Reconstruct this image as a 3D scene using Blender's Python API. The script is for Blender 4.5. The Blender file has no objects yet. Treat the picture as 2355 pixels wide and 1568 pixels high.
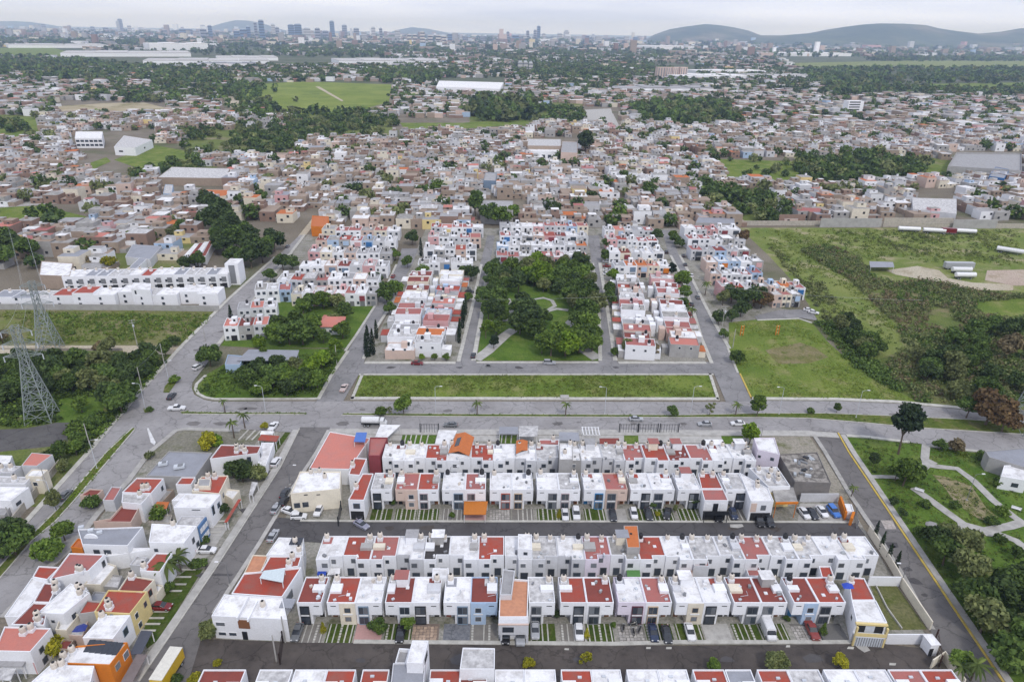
import bpy, bmesh, math, random
import numpy as np
from mathutils import Vector, Matrix
from mathutils.geometry import tessellate_polygon
rnd = random.Random(7)
npr = np.random.RandomState(11)
SC = bpy.context.scene
COL = SC.collection

# ------------------------------------------------------------------ camera
CAM_H = 110.0
PITCH, ROLL = math.radians(24.38), 0.017
FPX, CX, CY = 1570.0, 1177.5, 784.0          # survey units: photograph taken as 2355 px wide
f0 = Vector((0, math.cos(PITCH), -math.sin(PITCH)))
u0 = Vector((0, math.sin(PITCH), math.cos(PITCH)))
r0 = Vector((1, 0, 0))
RT = r0 * math.cos(ROLL) + u0 * math.sin(ROLL)
UP = u0 * math.cos(ROLL) - r0 * math.sin(ROLL)
cam_d = bpy.data.cameras.new('camera')
cam = bpy.data.objects.new('camera', cam_d)
COL.objects.link(cam)
M = Matrix((RT, UP, -f0)).transposed().to_4x4()
M.translation = Vector((0, 0, CAM_H))
cam.matrix_world = M
cam_d.sensor_width = 36
cam_d.lens = 36 * FPX / 2355
cam_d.clip_start = 1
cam_d.clip_end = 90000
SC.camera = cam

# ------------------------------------------------------------------ sky, sun, exposure
SUN_EL, SUN_AZ = math.radians(50), math.radians(158)   # high, behind the camera to the right, through thin cloud
w = bpy.data.worlds.new('World'); SC.world = w; w.use_nodes = True
nt = w.node_tree; nt.nodes.clear()
N = nt.nodes.new; L = nt.links.new
out = N('ShaderNodeOutputWorld')
sky = N('ShaderNodeTexSky'); sky.sky_type = 'NISHITA'; sky.sun_disc = False
sky.sun_elevation = SUN_EL; sky.sun_rotation = SUN_AZ; sky.dust_density = 3
bg1 = N('ShaderNodeBackground'); bg1.inputs[1].default_value = 0.1
L(sky.outputs[0], bg1.inputs[0])
tc = N('ShaderNodeTexCoord')
mp = N('ShaderNodeMapping'); mp.inputs['Scale'].default_value = (1.0, 1.0, 11.0)
L(tc.outputs['Generated'], mp.inputs[0])
nz = N('ShaderNodeTexNoise'); nz.inputs['Scale'].default_value = 2.1; nz.inputs['Detail'].default_value = 3
L(mp.outputs[0], nz.inputs['Vector'])
cr = N('ShaderNodeValToRGB')
cr.color_ramp.elements[0].position = 0.36; cr.color_ramp.elements[0].color = (0.74, 0.81, 1.03, 1)
cr.color_ramp.elements[1].position = 0.62; cr.color_ramp.elements[1].color = (1.05, 1.10, 1.28, 1)
L(nz.outputs[0], cr.inputs[0])
bg2 = N('ShaderNodeBackground'); bg2.inputs[1].default_value = 1.0
L(cr.outputs[0], bg2.inputs[0])
mx = N('ShaderNodeMixShader'); mx.inputs[0].default_value = 0.88    # cloud cover
L(bg1.outputs[0], mx.inputs[1]); L(bg2.outputs[0], mx.inputs[2]); L(mx.outputs[0], out.inputs[0])
sd = bpy.data.lights.new('sun', 'SUN'); sd.energy = 1.5; sd.angle = math.radians(8); sd.color = (1, 0.97, 0.92)
sun = bpy.data.objects.new('sun', sd); COL.objects.link(sun)
sdir = Vector((math.sin(SUN_AZ) * math.cos(SUN_EL), math.cos(SUN_AZ) * math.cos(SUN_EL), math.sin(SUN_EL)))
sun.rotation_euler = sdir.to_track_quat('Z', 'Y').to_euler()
SC.view_settings.view_transform = 'Standard'
SC.view_settings.look = 'None'
SC.view_settings.gamma = 1
SC.view_settings.exposure = 0.02
SC.view_settings.use_curve_mapping = False
SC.cycles.max_bounces = 6
SC.cycles.diffuse_bounces = 2
SC.cycles.glossy_bounces = 2
SC.cycles.transmission_bounces = 2
SC.cycles.transparent_max_bounces = 4
SC.cycles.volume_bounces = 4
SC.cycles.use_denoising = True
SC.render.filter_size = 1.5 if hasattr(SC.render, 'filter_size') else 1.5

# ------------------------------------------------------------------ survey: photograph point -> place on the ground
def ray(x, y):
    return f0 + RT * ((x - CX) / FPX) + UP * ((CY - y) / FPX)
def G(x, y, z=0.0):
    d = ray(x, y)
    t = (z - CAM_H) / d.z
    return Vector((d.x * t, d.y * t, z))
def PX(v):                                   # place -> photograph point
    p = Vector(v) - Vector((0, 0, CAM_H))
    t = p.dot(f0)
    return CX + FPX * p.dot(RT) / t, CY - FPX * p.dot(UP) / t
def view(ox, oy, wide):                      # survey sheets, each with its own scale
    k = wide / 2355 / 1.63057
    return lambda x, y: (ox / 1.63057 + x * k, oy / 1.63057 + y * k)
c1, c2, c3 = view(0, 0, 1300), view(1270, 0, 1300), view(2540, 0, 1300)
c4, c5, c6 = view(0, 850, 1300), view(1270, 850, 1300), view(2540, 850, 1300)
c7, c9, c8 = view(0, 1697, 1300), view(1270, 1697, 1300), view(2540, 1697, 1300)
L1, L2, L3, L4 = view(0, 1680, 650), view(0, 2127, 650), view(500, 1590, 650), view(250, 1780, 650)
A1, A2, A3, A4 = view(780, 2000, 650), view(1420, 2000, 650), view(2060, 2000, 650), view(2700, 2000, 650)
C1, C2, C3 = view(1060, 1590, 650), view(1700, 1590, 650), view(2340, 1590, 650)
E1, E2, E3 = view(700, 2350, 1060), view(1750, 2350, 1060), view(2780, 2350, 1060)
U1, U2, U3, U4, U5 = view(820, 820, 650), view(1350, 950, 650), view(1780, 800, 650), view(2220, 820, 650), view(2500, 820, 650)
W1 = view(0, 950, 950)
D0 = lambda x, y: (x, y)

def in_poly(x, y, poly):
    c = False; j = len(poly) - 1
    for i in range(len(poly)):
        xi, yi = poly[i]; xj, yj = poly[j]
        if (yi > y) != (yj > y) and x < (xj - xi) * (y - yi) / (yj - yi) + xi: c = not c
        j = i
    return c

# ------------------------------------------------------------------ materials
MATS = {}
def node_mat(name, rough=0.85, spec=0.3):
    m = bpy.data.materials.new(name); m.use_nodes = True
    t = m.node_tree; b = t.nodes['Principled BSDF']
    b.inputs['Roughness'].default_value = rough
    b.inputs['Specular IOR Level'].default_value = spec
    return m, t, b
def noise(t, scale, detail=4, rough=0.55, src='Position'):
    n = t.nodes.new('ShaderNodeTexNoise'); n.inputs['Scale'].default_value = scale
    n.inputs['Detail'].default_value = detail; n.inputs['Roughness'].default_value = rough
    g = t.nodes.new('ShaderNodeNewGeometry'); t.links.new(g.outputs['Position'], n.inputs['Vector'])
    return n
def ramp(t, fac, stops):
    r = t.nodes.new('ShaderNodeValToRGB'); e = r.color_ramp.elements
    while len(e) < len(stops): e.new(0.5)
    for k, (p, c) in enumerate(stops): e[k].position = p; e[k].color = (*c, 1)
    t.links.new(fac, r.inputs[0]); return r
def mixc(t, fac, a, b, mode='MIX'):
    m = t.nodes.new('ShaderNodeMix'); m.data_type = 'RGBA'; m.blend_type = mode
    for s, v in ((0, fac), (6, a), (7, b)):
        if hasattr(v, 'links') or hasattr(v, 'is_linked'): t.links.new(v, m.inputs[s])
        elif s == 0: m.inputs[0].default_value = v
        else: m.inputs[s].default_value = (*v, 1)
    return m.outputs[2]
def tint(t, col, amt=0.12):                  # object to object variation
    o = t.nodes.new('ShaderNodeObjectInfo')
    mr = t.nodes.new('ShaderNodeMapRange'); mr.inputs[3].default_value = 1 - amt; mr.inputs[4].default_value = 1 + amt
    t.links.new(o.outputs['Random'], mr.inputs[0])
    c = t.nodes.new('ShaderNodeVectorMath'); c.operation = 'SCALE'
    t.links.new(col, c.inputs[0]); t.links.new(mr.outputs[0], c.inputs[3])
    return c.outputs[0]
def lin(r, g, b):
    f = lambda c: ((c / 255 + 0.055) / 1.055) ** 2.4 if c > 10 else c / 255 / 12.92
    return (f(r), f(g), f(b))
def surf(name, col, dirt=None, amt=0.5, scale=0.7, rough=0.85, fine=3.0, spec=0.25, var=0.06, thr=(0.42, 0.72)):
    """weathered paint, render, lime wash or roof coating"""
    if name in MATS: return MATS[name]
    m, t, b = node_mat(name, rough, spec)
    dirt = dirt or tuple(c * 0.55 for c in col)
    n1 = noise(t, scale, 6, 0.65); n2 = noise(t, fine, 3)
    r1 = ramp(t, n1.outputs[0], [(thr[0], (0, 0, 0)), (thr[1], (1, 1, 1))])
    mu = t.nodes.new('ShaderNodeMath'); mu.operation = 'MULTIPLY'; mu.inputs[1].default_value = amt
    t.links.new(r1.outputs[0], mu.inputs[0])
    c = mixc(t, mu.outputs[0], col, dirt)
    r2 = ramp(t, n2.outputs[0], [(0.3, (0.93, 0.93, 0.93)), (0.7, (1.04, 1.04, 1.04))])
    c = mixc(t, 1.0, c, r2.outputs[0], 'MULTIPLY')
    t.links.new(tint(t, c, var), b.inputs['Base Color'])
    MATS[name] = m; return m
def plain(name, col, rough=0.6, spec=0.4, metal=0.0, var=0.08):
    if name in MATS: return MATS[name]
    m, t, b = node_mat(name, rough, spec)
    n = noise(t, 2.5, 3); r = ramp(t, n.outputs[0], [(0.3, tuple(c * 0.88 for c in col)), (0.7, tuple(min(1, c * 1.06) for c in col))])
    t.links.new(tint(t, r.outputs[0], var), b.inputs['Base Color'])
    b.inputs['Metallic'].default_value = metal
    MATS[name] = m; return m
def leafmat(name, dark, light, pos=0.5, transl=0.25):
    if name in MATS: return MATS[name]
    m, t, b = node_mat(name, 0.7, 0.15)
    g = t.nodes.new('ShaderNodeNewGeometry')
    o = t.nodes.new('ShaderNodeObjectInfo')
    r = ramp(t, g.outputs['Random Per Island'], [(0.0, dark), (pos, tuple((a + c) / 2 for a, c in zip(dark, light))), (1.0, light)])
    n = noise(t, 0.45, 3)
    r2 = ramp(t, n.outputs[0], [(0.3, (0.68, 0.72, 0.7)), (0.7, (1.28, 1.22, 1.1))])
    c = mixc(t, 1.0, r.outputs[0], r2.outputs[0], 'MULTIPLY')
    c = tint(t, c, 0.22)
    t.links.new(c, b.inputs['Base Color'])
    tr = t.nodes.new('ShaderNodeBsdfTranslucent'); t.links.new(c, tr.inputs[0])
    ms = t.nodes.new('ShaderNodeMixShader'); ms.inputs[0].default_value = transl
    t.links.new(b.outputs[0], ms.inputs[1]); t.links.new(tr.outputs[0], ms.inputs[2])
    t.links.new(ms.outputs[0], t.nodes['Material Output'].inputs[0])
    MATS[name] = m; return m

WHITE = (0.78, 0.77, 0.78); DIRT = (0.36, 0.34, 0.33)
ROOF = {
    'white': surf('white lime washed roof', (0.77, 0.765, 0.77), (0.38, 0.36, 0.35), 0.7, 0.42, thr=(.46, .68)),
    'stained': surf('grey stained white roof', (0.60, 0.59, 0.585), (0.28, 0.27, 0.27), 0.8, 0.7, thr=(0.38, 0.62)),
    'red': surf('orange red waterproof coating', (0.36, 0.066, 0.042), (0.25, 0.105, 0.085), 0.75, 0.35, thr=(.4, .66)),
    'brown': surf('brick brown waterproof coating', (0.225, 0.058, 0.045), (0.14, 0.05, 0.045), 0.6, 0.35),
    'pink': surf('faded pink red coating', (0.37, 0.13, 0.115), (0.26, 0.15, 0.14), 0.7, 0.35),
    'salmon': surf('faded salmon coating', (0.52, 0.19, 0.15), (0.40, 0.2, 0.18), 0.5, 0.4),
    'black': surf('black bitumen roof', (0.045, 0.042, 0.043), (0.09, 0.085, 0.08), 0.5, 0.6),
    'grey': surf('bare grey cement roof', (0.36, 0.355, 0.36), (0.22, 0.21, 0.21), 0.7, 0.5),
    'slate': surf('blue grey roof coating', (0.30, 0.31, 0.345), (0.2, 0.2, 0.21), 0.5, 0.3),
    'orange': surf('orange clay tile roof', (0.50, 0.155, 0.05), (0.36, 0.12, 0.05), 0.6, 1.2),
    'terracotta': surf('terracotta paved terrace', (0.56, 0.27, 0.16), (0.36, 0.17, 0.11), 0.7, 1.5),
    'concrete': surf('mottled concrete slab', (0.40, 0.385, 0.365), (0.2, 0.19, 0.18), 0.85, 0.45, thr=(0.36, 0.62)),
}
WALL = {
    'white': surf('white painted wall', (0.78, 0.785, 0.81), (0.52, 0.51, 0.51), 0.22, 0.5, thr=(.5, .8)),
    'cream': surf('cream painted wall', (0.72, 0.66, 0.54), (0.45, 0.4, 0.34), 0.4, 0.5),
    'beige': surf('beige rose painted wall', (0.60, 0.46, 0.39), (0.42, 0.34, 0.3), 0.4, 0.5),
    'lilac': surf('pale lilac painted wall', (0.68, 0.62, 0.70), (0.5, 0.46, 0.5), 0.35, 0.5),
    'blue': surf('light blue painted wall', (0.40, 0.52, 0.68), (0.3, 0.36, 0.45), 0.35, 0.5),
    'steel': surf('grey blue painted wall', (0.17, 0.235, 0.32), (0.12, 0.15, 0.2), 0.4, 0.5),
    'grey': surf('grey cement wall', (0.38, 0.37, 0.36), (0.24, 0.23, 0.22), 0.6, 0.4),
    'lightgrey': surf('light grey painted wall', (0.58, 0.585, 0.61), (0.4, 0.4, 0.4), 0.4, 0.5),
    'orange': surf('strong orange painted wall', (0.62, 0.19, 0.02), (0.42, 0.13, 0.03), 0.4, 0.5),
    'yellow': surf('pale yellow painted wall', (0.72, 0.58, 0.27), (0.5, 0.4, 0.22), 0.4, 0.5),
    'brick': surf('bare red clay brick wall', (0.27, 0.18, 0.14), (0.19, 0.14, 0.115), 0.6, 0.6),
    'tan': surf('tan adobe brick wall', (0.35, 0.275, 0.215), (0.23, 0.185, 0.15), 0.6, 0.6),
    'pink': surf('rose pink painted wall', (0.62, 0.36, 0.36), (0.4, 0.26, 0.26), 0.4, 0.5),
    'stone': surf('pale stone boundary wall', (0.46, 0.42, 0.36), (0.25, 0.23, 0.2), 0.7, 0.8),
    'maroon': surf('maroon painted wall', (0.24, 0.05, 0.06), (0.16, 0.05, 0.05), 0.4, 0.5),
    'navy': surf('deep blue painted wall', (0.04, 0.16, 0.40), (0.04, 0.1, 0.2), 0.4, 0.5),
    'dark': surf('dark slate painted wall', (0.06, 0.07, 0.085), (0.04, 0.045, 0.05), 0.4, 0.5),
}
FRAME = {
    'black': plain('black window metal', (0.018, 0.02, 0.024), 0.4), 'grey': plain('grey window metal', (0.20, 0.205, 0.215), 0.5),
    'tan': plain('tan stone window surround', (0.48, 0.37, 0.26), 0.8), 'blue': plain('grey blue window surround', (0.20, 0.27, 0.35), 0.7),
    'maroon': plain('maroon window metal', (0.10, 0.02, 0.035), 0.5), 'light': plain('pale window surround', (0.55, 0.58, 0.62), 0.7),
    'red': plain('brick red window surround', (0.38, 0.10, 0.06), 0.8), 'azure': plain('bright blue window surround', (0.04, 0.20, 0.42), 0.6),
    'white': plain('white window frame', (0.72, 0.72, 0.73), 0.6), 'mauve': plain('mauve window surround', (0.40, 0.33, 0.35), 0.7),
}
GLASS = plain('dark window glass', (0.045, 0.055, 0.07), 0.12, 0.6, var=0.4)
PALEGLASS = plain('curtained window glass', (0.13, 0.14, 0.155), 0.15, 0.6, var=0.45)
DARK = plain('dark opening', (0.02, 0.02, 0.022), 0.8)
TANK = plain('beige plastic water tank', (0.60, 0.54, 0.47), 0.5); TANKB = plain('black plastic water tank', (0.02, 0.02, 0.022), 0.45)
LID = plain('black tank lid', (0.012, 0.012, 0.013), 0.5)
STEEL = plain('galvanised steel', (0.42, 0.44, 0.45), 0.5, 0.5, 0.4)
LATTICE = plain('weathered lattice steel', (0.30, 0.335, 0.325), 0.6, 0.4, 0.3)
WOODM = plain('brown wood', (0.20, 0.085, 0.04), 0.7)
TILE = ROOF['orange']
SOLAR = plain('solar glass', (0.02, 0.024, 0.035), 0.15, 0.7)
RUBBER = plain('black rubber', (0.015, 0.015, 0.016), 0.8)
BARK = surf('grey brown bark', (0.13, 0.10, 0.075), (0.07, 0.05, 0.04), 0.6, 2.0)
CONC = surf('pavement concrete', (0.42, 0.405, 0.38), (0.24, 0.23, 0.21), 0.75, 0.5)
KERB = surf('kerb concrete', (0.50, 0.485, 0.44), (0.27, 0.26, 0.23), 0.7, 0.6)
YELLOW = surf('yellow road paint', (0.55, 0.40, 0.08), (0.34, 0.27, 0.12), 0.7, 0.8)
WHITEP = surf('white road paint', (0.66, 0.66, 0.66), (0.34, 0.33, 0.33), 0.6, 0.8)

def asphalt(name, a, b, c, s1=0.09, s2=0.6):
    if name in MATS: return MATS[name]
    m, t, bs = node_mat(name, 0.88, 0.25)
    n1 = noise(t, s1, 6, 0.6); n2 = noise(t, s2, 5, 0.7); n3 = noise(t, 6, 2)
    r = ramp(t, n1.outputs[0], [(0.35, a), (0.65, b)])
    k = ramp(t, n2.outputs[0], [(0.5, (0, 0, 0)), (0.7, (1, 1, 1))])
    mu = t.nodes.new('ShaderNodeMath'); mu.operation = 'MULTIPLY'; mu.inputs[1].default_value = 0.55
    t.links.new(k.outputs[0], mu.inputs[0])
    col = mixc(t, mu.outputs[0], r.outputs[0], c)
    vo = t.nodes.new('ShaderNodeTexVoronoi'); vo.feature = 'DISTANCE_TO_EDGE'; vo.inputs['Scale'].default_value = .13
    wv = t.nodes.new('ShaderNodeVectorMath'); wv.operation = 'ADD'; ge = t.nodes.new('ShaderNodeNewGeometry'); n4 = noise(t, .5, 3)
    sc_ = t.nodes.new('ShaderNodeVectorMath'); sc_.operation = 'SCALE'; sc_.inputs[3].default_value = 2.5
    t.links.new(n4.outputs['Color'], sc_.inputs[0]); t.links.new(ge.outputs['Position'], wv.inputs[0]); t.links.new(sc_.outputs[0], wv.inputs[1]); t.links.new(wv.outputs[0], vo.inputs['Vector'])
    ck = ramp(t, vo.outputs['Distance'], [(0.0, (.62, .62, .62)), (.022, (1, 1, 1))])
    col = mixc(t, 1.0, col, ck.outputs[0], 'MULTIPLY')
    g = ramp(t, n3.outputs[0], [(0.3, (0.88, 0.88, 0.88)), (0.7, (1.08, 1.08, 1.08))])
    t.links.new(mixc(t, 1.0, col, g.outputs[0], 'MULTIPLY'), bs.inputs['Base Color'])
    MATS[name] = m; return m
AVENUE = asphalt('pale worn avenue asphalt', (0.255, 0.243, 0.24), (0.325, 0.312, 0.31), (0.175, 0.167, 0.166))
STREET = asphalt('grey cobbled street', (0.135, 0.126, 0.122), (0.185, 0.174, 0.168), (0.09, 0.084, 0.082))
UPSTREET = asphalt('pale grey neighbourhood street', (0.20, 0.195, 0.195), (0.27, 0.26, 0.26), (0.15, 0.145, 0.145))
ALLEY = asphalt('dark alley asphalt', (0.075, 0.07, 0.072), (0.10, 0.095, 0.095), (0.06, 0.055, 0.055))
MUDROAD = asphalt('mud stained alley asphalt', (0.062, 0.053, 0.048), (0.105, 0.09, 0.08), (0.035, 0.03, 0.028), 0.12, 0.5)

def field(name, cols, s1, s2, thr=(0.38, 0.62), fine=1.5):
    """patchy turf or earth: three colours mixed by two noises"""
    if name in MATS: return MATS[name]
    m, t, bs = node_mat(name, 0.95, 0.1)
    n1 = noise(t, s1, 7, 0.65); n2 = noise(t, s2, 5, 0.65); n3 = noise(t, fine, 4, 0.7)
    r1 = ramp(t, n1.outputs[0], [(thr[0], cols[0]), (thr[1], cols[1])])
    k = ramp(t, n2.outputs[0], [(0.52, (0, 0, 0)), (0.66, (1, 1, 1))])
    c = mixc(t, k.outputs[0], r1.outputs[0], cols[2])
    g = ramp(t, n3.outputs[0], [(0.3, (0.62, 0.66, 0.6)), (0.7, (1.25, 1.22, 1.2))])
    t.links.new(mixc(t, 1.0, c, g.outputs[0], 'MULTIPLY'), bs.inputs['Base Color'])
    bm_ = t.nodes.new('ShaderNodeBump'); bm_.inputs['Strength'].default_value = 0.6; bm_.inputs['Distance'].default_value = 0.4
    t.links.new(n3.outputs[0], bm_.inputs['Height']); t.links.new(bm_.outputs[0], bs.inputs['Normal'])
    MATS[name] = m; return m
GRASS = field('rough green turf', [(0.11, 0.165, 0.028), (0.17, 0.215, 0.045), (0.22, 0.225, 0.085)], 0.06, 0.12)
LAWN = field('park lawn', [(0.07, 0.13, 0.02), (0.12, 0.185, 0.032), (0.145, 0.19, 0.045)], 0.08, 0.1)
VERGE = field('verge grass', [(0.08, 0.115, 0.022), (0.13, 0.155, 0.035), (0.16, 0.15, 0.07)], 0.15, 0.3)
PASTURE = field('pale pasture with bare tracks', [(0.13, 0.18, 0.038), (0.21, 0.235, 0.075), (0.33, 0.29, 0.18)], 0.04, 0.06)
SCRUBG = field('scrub ground', [(0.10, 0.135, 0.035), (0.145, 0.175, 0.05), (0.21, 0.185, 0.10)], 0.07, 0.08)
DRYG = field('dry scrub ground', [(0.19, 0.175, 0.085), (0.15, 0.18, 0.05), (0.25, 0.21, 0.13)], 0.06, 0.05)
EARTH = field('pale bare earth', [(0.42, 0.355, 0.27), (0.50, 0.45, 0.37), (0.33, 0.28, 0.2)], 0.05, 0.1)
TOWNG = field('dusty town ground', [(0.17, 0.145, 0.115), (0.23, 0.20, 0.165), (0.11, 0.125, 0.06)], 0.02, 0.012)
GRAVEL = field('grey gravel yard', [(0.27, 0.245, 0.205), (0.34, 0.31, 0.27), (0.16, 0.165, 0.085)], 0.08, 0.12)
LOTG = field('grey green bare lot', [(0.20, 0.19, 0.155), (0.24, 0.225, 0.195), (0.15, 0.155, 0.09)], 0.08, 0.15)

LEAF = {
    'dark': leafmat('dark green leaves', (0.031, 0.055, 0.022), (0.102, 0.15, 0.048)),
    'deep': leafmat('deep green leaves', (0.044, 0.081, 0.022), (0.138, 0.206, 0.05)),
    'green': leafmat('mid green leaves', (0.062, 0.112, 0.022), (0.179, 0.263, 0.05)),
    'bright': leafmat('bright green leaves', (0.085, 0.16, 0.014), (0.22, 0.32, 0.035)),
    'olive': leafmat('olive leaves', (0.098, 0.123, 0.048), (0.245, 0.273, 0.112)),
    'yellow': leafmat('yellow green leaves', (0.2, 0.21, 0.015), (0.46, 0.42, 0.04)),
    'dry': leafmat('dry brown leaves', (0.13, 0.111, 0.068), (0.273, 0.221, 0.13)),
    'cypress': leafmat('cypress leaves', (0.016, 0.03, 0.018), (0.048, 0.075, 0.036)),
    'rust': leafmat('reddish brown leaves', (0.088, 0.055, 0.033), (0.187, 0.127, 0.061)),
    'meadow': leafmat('meadow grass tufts', (0.13, 0.185, 0.03), (0.24, 0.29, 0.07)),
    'palm': leafmat('palm fronds', (0.06, 0.09, 0.028), (0.17, 0.22, 0.06)),
}
# ------------------------------------------------------------------ object helpers
def tag(o, label=None, cat=None, group=None, kind=None):
    if label: o['label'] = label
    if cat: o['category'] = cat
    if group: o['group'] = group
    if kind: o['kind'] = kind
    return o
def mesh(name, verts, faces, mats, idx=None, smooth=False):
    me = bpy.data.meshes.new(name)
    me.from_pydata([tuple(v) for v in verts], [], faces)
    for m in (mats if isinstance(mats, (list, tuple)) else [mats]): me.materials.append(m)
    if idx is not None: me.polygons.foreach_set('material_index', idx)
    if smooth: me.polygons.foreach_set('use_smooth', [True] * len(me.polygons))
    me.update(); return me
def npmesh(name, V, F, mats, idx=None):      # big quad meshes from arrays
    me = bpy.data.meshes.new(name)
    V = np.asarray(V, dtype=np.float32); F = np.asarray(F, dtype=np.int32)
    me.vertices.add(len(V)); me.vertices.foreach_set('co', V.ravel())
    n = F.shape[1]
    me.loops.add(F.size); me.loops.foreach_set('vertex_index', F.ravel())
    me.polygons.add(len(F)); me.polygons.foreach_set('loop_start', np.arange(0, F.size, n, dtype=np.int32))
    me.polygons.foreach_set('loop_total', np.full(len(F), n, dtype=np.int32))
    for m in (mats if isinstance(mats, (list, tuple)) else [mats]): me.materials.append(m)
    if idx is not None: me.polygons.foreach_set('material_index', np.asarray(idx, dtype=np.int32))
    me.polygons.foreach_set('use_smooth', np.zeros(len(F), dtype=bool))
    me.update(calc_edges=True); me.validate(); return me
def link(name, data, parent=None, loc=(0, 0, 0), rz=0.0, scale=(1, 1, 1)):
    o = bpy.data.objects.new(name, data); COL.objects.link(o)
    o.location = loc; o.rotation_euler = (0, 0, rz); o.scale = scale
    if parent is not None: o.parent = parent
    return o
def basis(o):
    return Matrix.LocRotScale(o.location, o.rotation_euler, o.scale)
def sub(name, data, part, loc=(0, 0, 0), rz=0.0, scale=(1, 1, 1)):
    """a sub-part, placed in the frame of the whole thing"""
    o = link(name, data, part, loc, rz, scale)
    o.matrix_parent_inverse = basis(part).inverted()
    return o
def empty(name, loc, rz, label, cat, group=None):
    o = link(name, None, None, loc, rz); o.empty_display_size = 0.5
    return tag(o, label, cat, group)
_box = {}
BV = [(-.5, -.5, 0), (.5, -.5, 0), (.5, .5, 0), (-.5, .5, 0), (-.5, -.5, 1), (.5, -.5, 1), (.5, .5, 1), (-.5, .5, 1)]
BF = [(0, 3, 2, 1), (4, 5, 6, 7), (0, 1, 5, 4), (1, 2, 6, 5), (2, 3, 7, 6), (3, 0, 4, 7)]
def box(m):
    if m.name not in _box: _box[m.name] = mesh('box', BV, BF, m)
    return _box[m.name]
def lathe_mesh(name, prof, m, n=12):
    V, F = [], []
    for r, z in prof:
        V += [(r * math.cos(2 * math.pi * k / n), r * math.sin(2 * math.pi * k / n), z) for k in range(n)]
    for j in range(len(prof) - 1):
        F += [(j * n + k, j * n + (k + 1) % n, (j + 1) * n + (k + 1) % n, (j + 1) * n + k) for k in range(n)]
    F.append(tuple(range((len(prof) - 1) * n, len(prof) * n)))
    return mesh(name, V, F, m, smooth=False)
def tube_mesh(name, pts, rad, m, n=6):
    """one bent tube through points; rad may taper"""
    V, F = [], []
    pts = [Vector(p) for p in pts]
    for i, p in enumerate(pts):
        d = (pts[min(i + 1, len(pts) - 1)] - pts[max(i - 1, 0)]).normalized()
        a = d.orthogonal().normalized(); b = d.cross(a)
        r = rad[i] if isinstance(rad, (list, tuple)) else rad
        V += [p + (a * math.cos(2 * math.pi * k / n) + b * math.sin(2 * math.pi * k / n)) * r for k in range(n)]
    for j in range(len(pts) - 1):
        F += [(j * n + k, j * n + (k + 1) % n, (j + 1) * n + (k + 1) % n, (j + 1) * n + k) for k in range(n)]
    F.append(tuple(range(n))[::-1]); F.append(tuple(range((len(pts) - 1) * n, len(pts) * n)))
    return V, F
def merge(parts):
    V, F = [], []
    for v, f in parts:
        k = len(V); V += list(v); F += [tuple(i + k for i in q) for q in f]
    return V, F
def boxgeo(x0, x1, y0, y1, z0, z1):
    return ([(x0, y0, z0), (x1, y0, z0), (x1, y1, z0), (x0, y1, z0), (x0, y0, z1), (x1, y0, z1), (x1, y1, z1), (x0, y1, z1)], BF)

# ------------------------------------------------------------------ ground sheets and strips
def area(pts):
    return 0.5 * sum(a[0] * b[1] - b[0] * a[1] for a, b in zip(pts, pts[1:] + pts[:1]))
def sheet(name, poly, z, m, v=D0, kind='structure', world=False):
    P = [Vector((p[0], p[1], 0)) for p in poly] if world else [G(*v(*p)) for p in poly]
    tri = tessellate_polygon([[Vector((p.x, p.y, 0)) for p in P]])
    F = []
    for t in tri:
        a, b, c = (P[i] for i in t)
        F.append(tuple(t) if (b - a).cross(c - a).z > 0 else tuple(t[::-1]))
    o = link(name, mesh(name, [(p.x, p.y, z) for p in P], F, m))
    return tag(o, kind=kind)
def offset_line(P, d):
    Q = []
    for i, p in enumerate(P):
        t = (P[min(i + 1, len(P) - 1)] - P[max(i - 1, 0)]); t.z = 0; t.normalize()
        Q.append(p + Vector((-t.y, t.x, 0)) * d)
    return Q
def strip(name, line, wid, z0, z1, m, v=D0, side=1, kind='structure', label=None, cat=None, world=False):
    """kerb, pavement, wall: a solid strip along a surveyed line, to its left (1) or right (-1)"""
    P = [Vector((*p, 0)) for p in line] if world else [G(*v(*p)) for p in line]
    Q = offset_line(P, wid * side)
    if side < 0: P, Q = Q, P
    n = len(P); V, F = [], []
    for a, b in zip(P, Q): V += [(a.x, a.y, z0), (b.x, b.y, z0), (b.x, b.y, z1), (a.x, a.y, z1)]
    for i in range(n - 1):
        a, b = 4 * i, 4 * i + 4
        F += [(a + 3, b + 3, b + 2, a + 2), (a, b, b + 3, a + 3), (a + 1, a + 2, b + 2, b + 1)]
    F += [(0, 3, 2, 1), (4 * n - 4, 4 * n - 3, 4 * n - 2, 4 * n - 1)]
    o = link(name, mesh(name, V, F, m))
    if label: return tag(o, label, cat)
    return tag(o, kind=kind)

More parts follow.
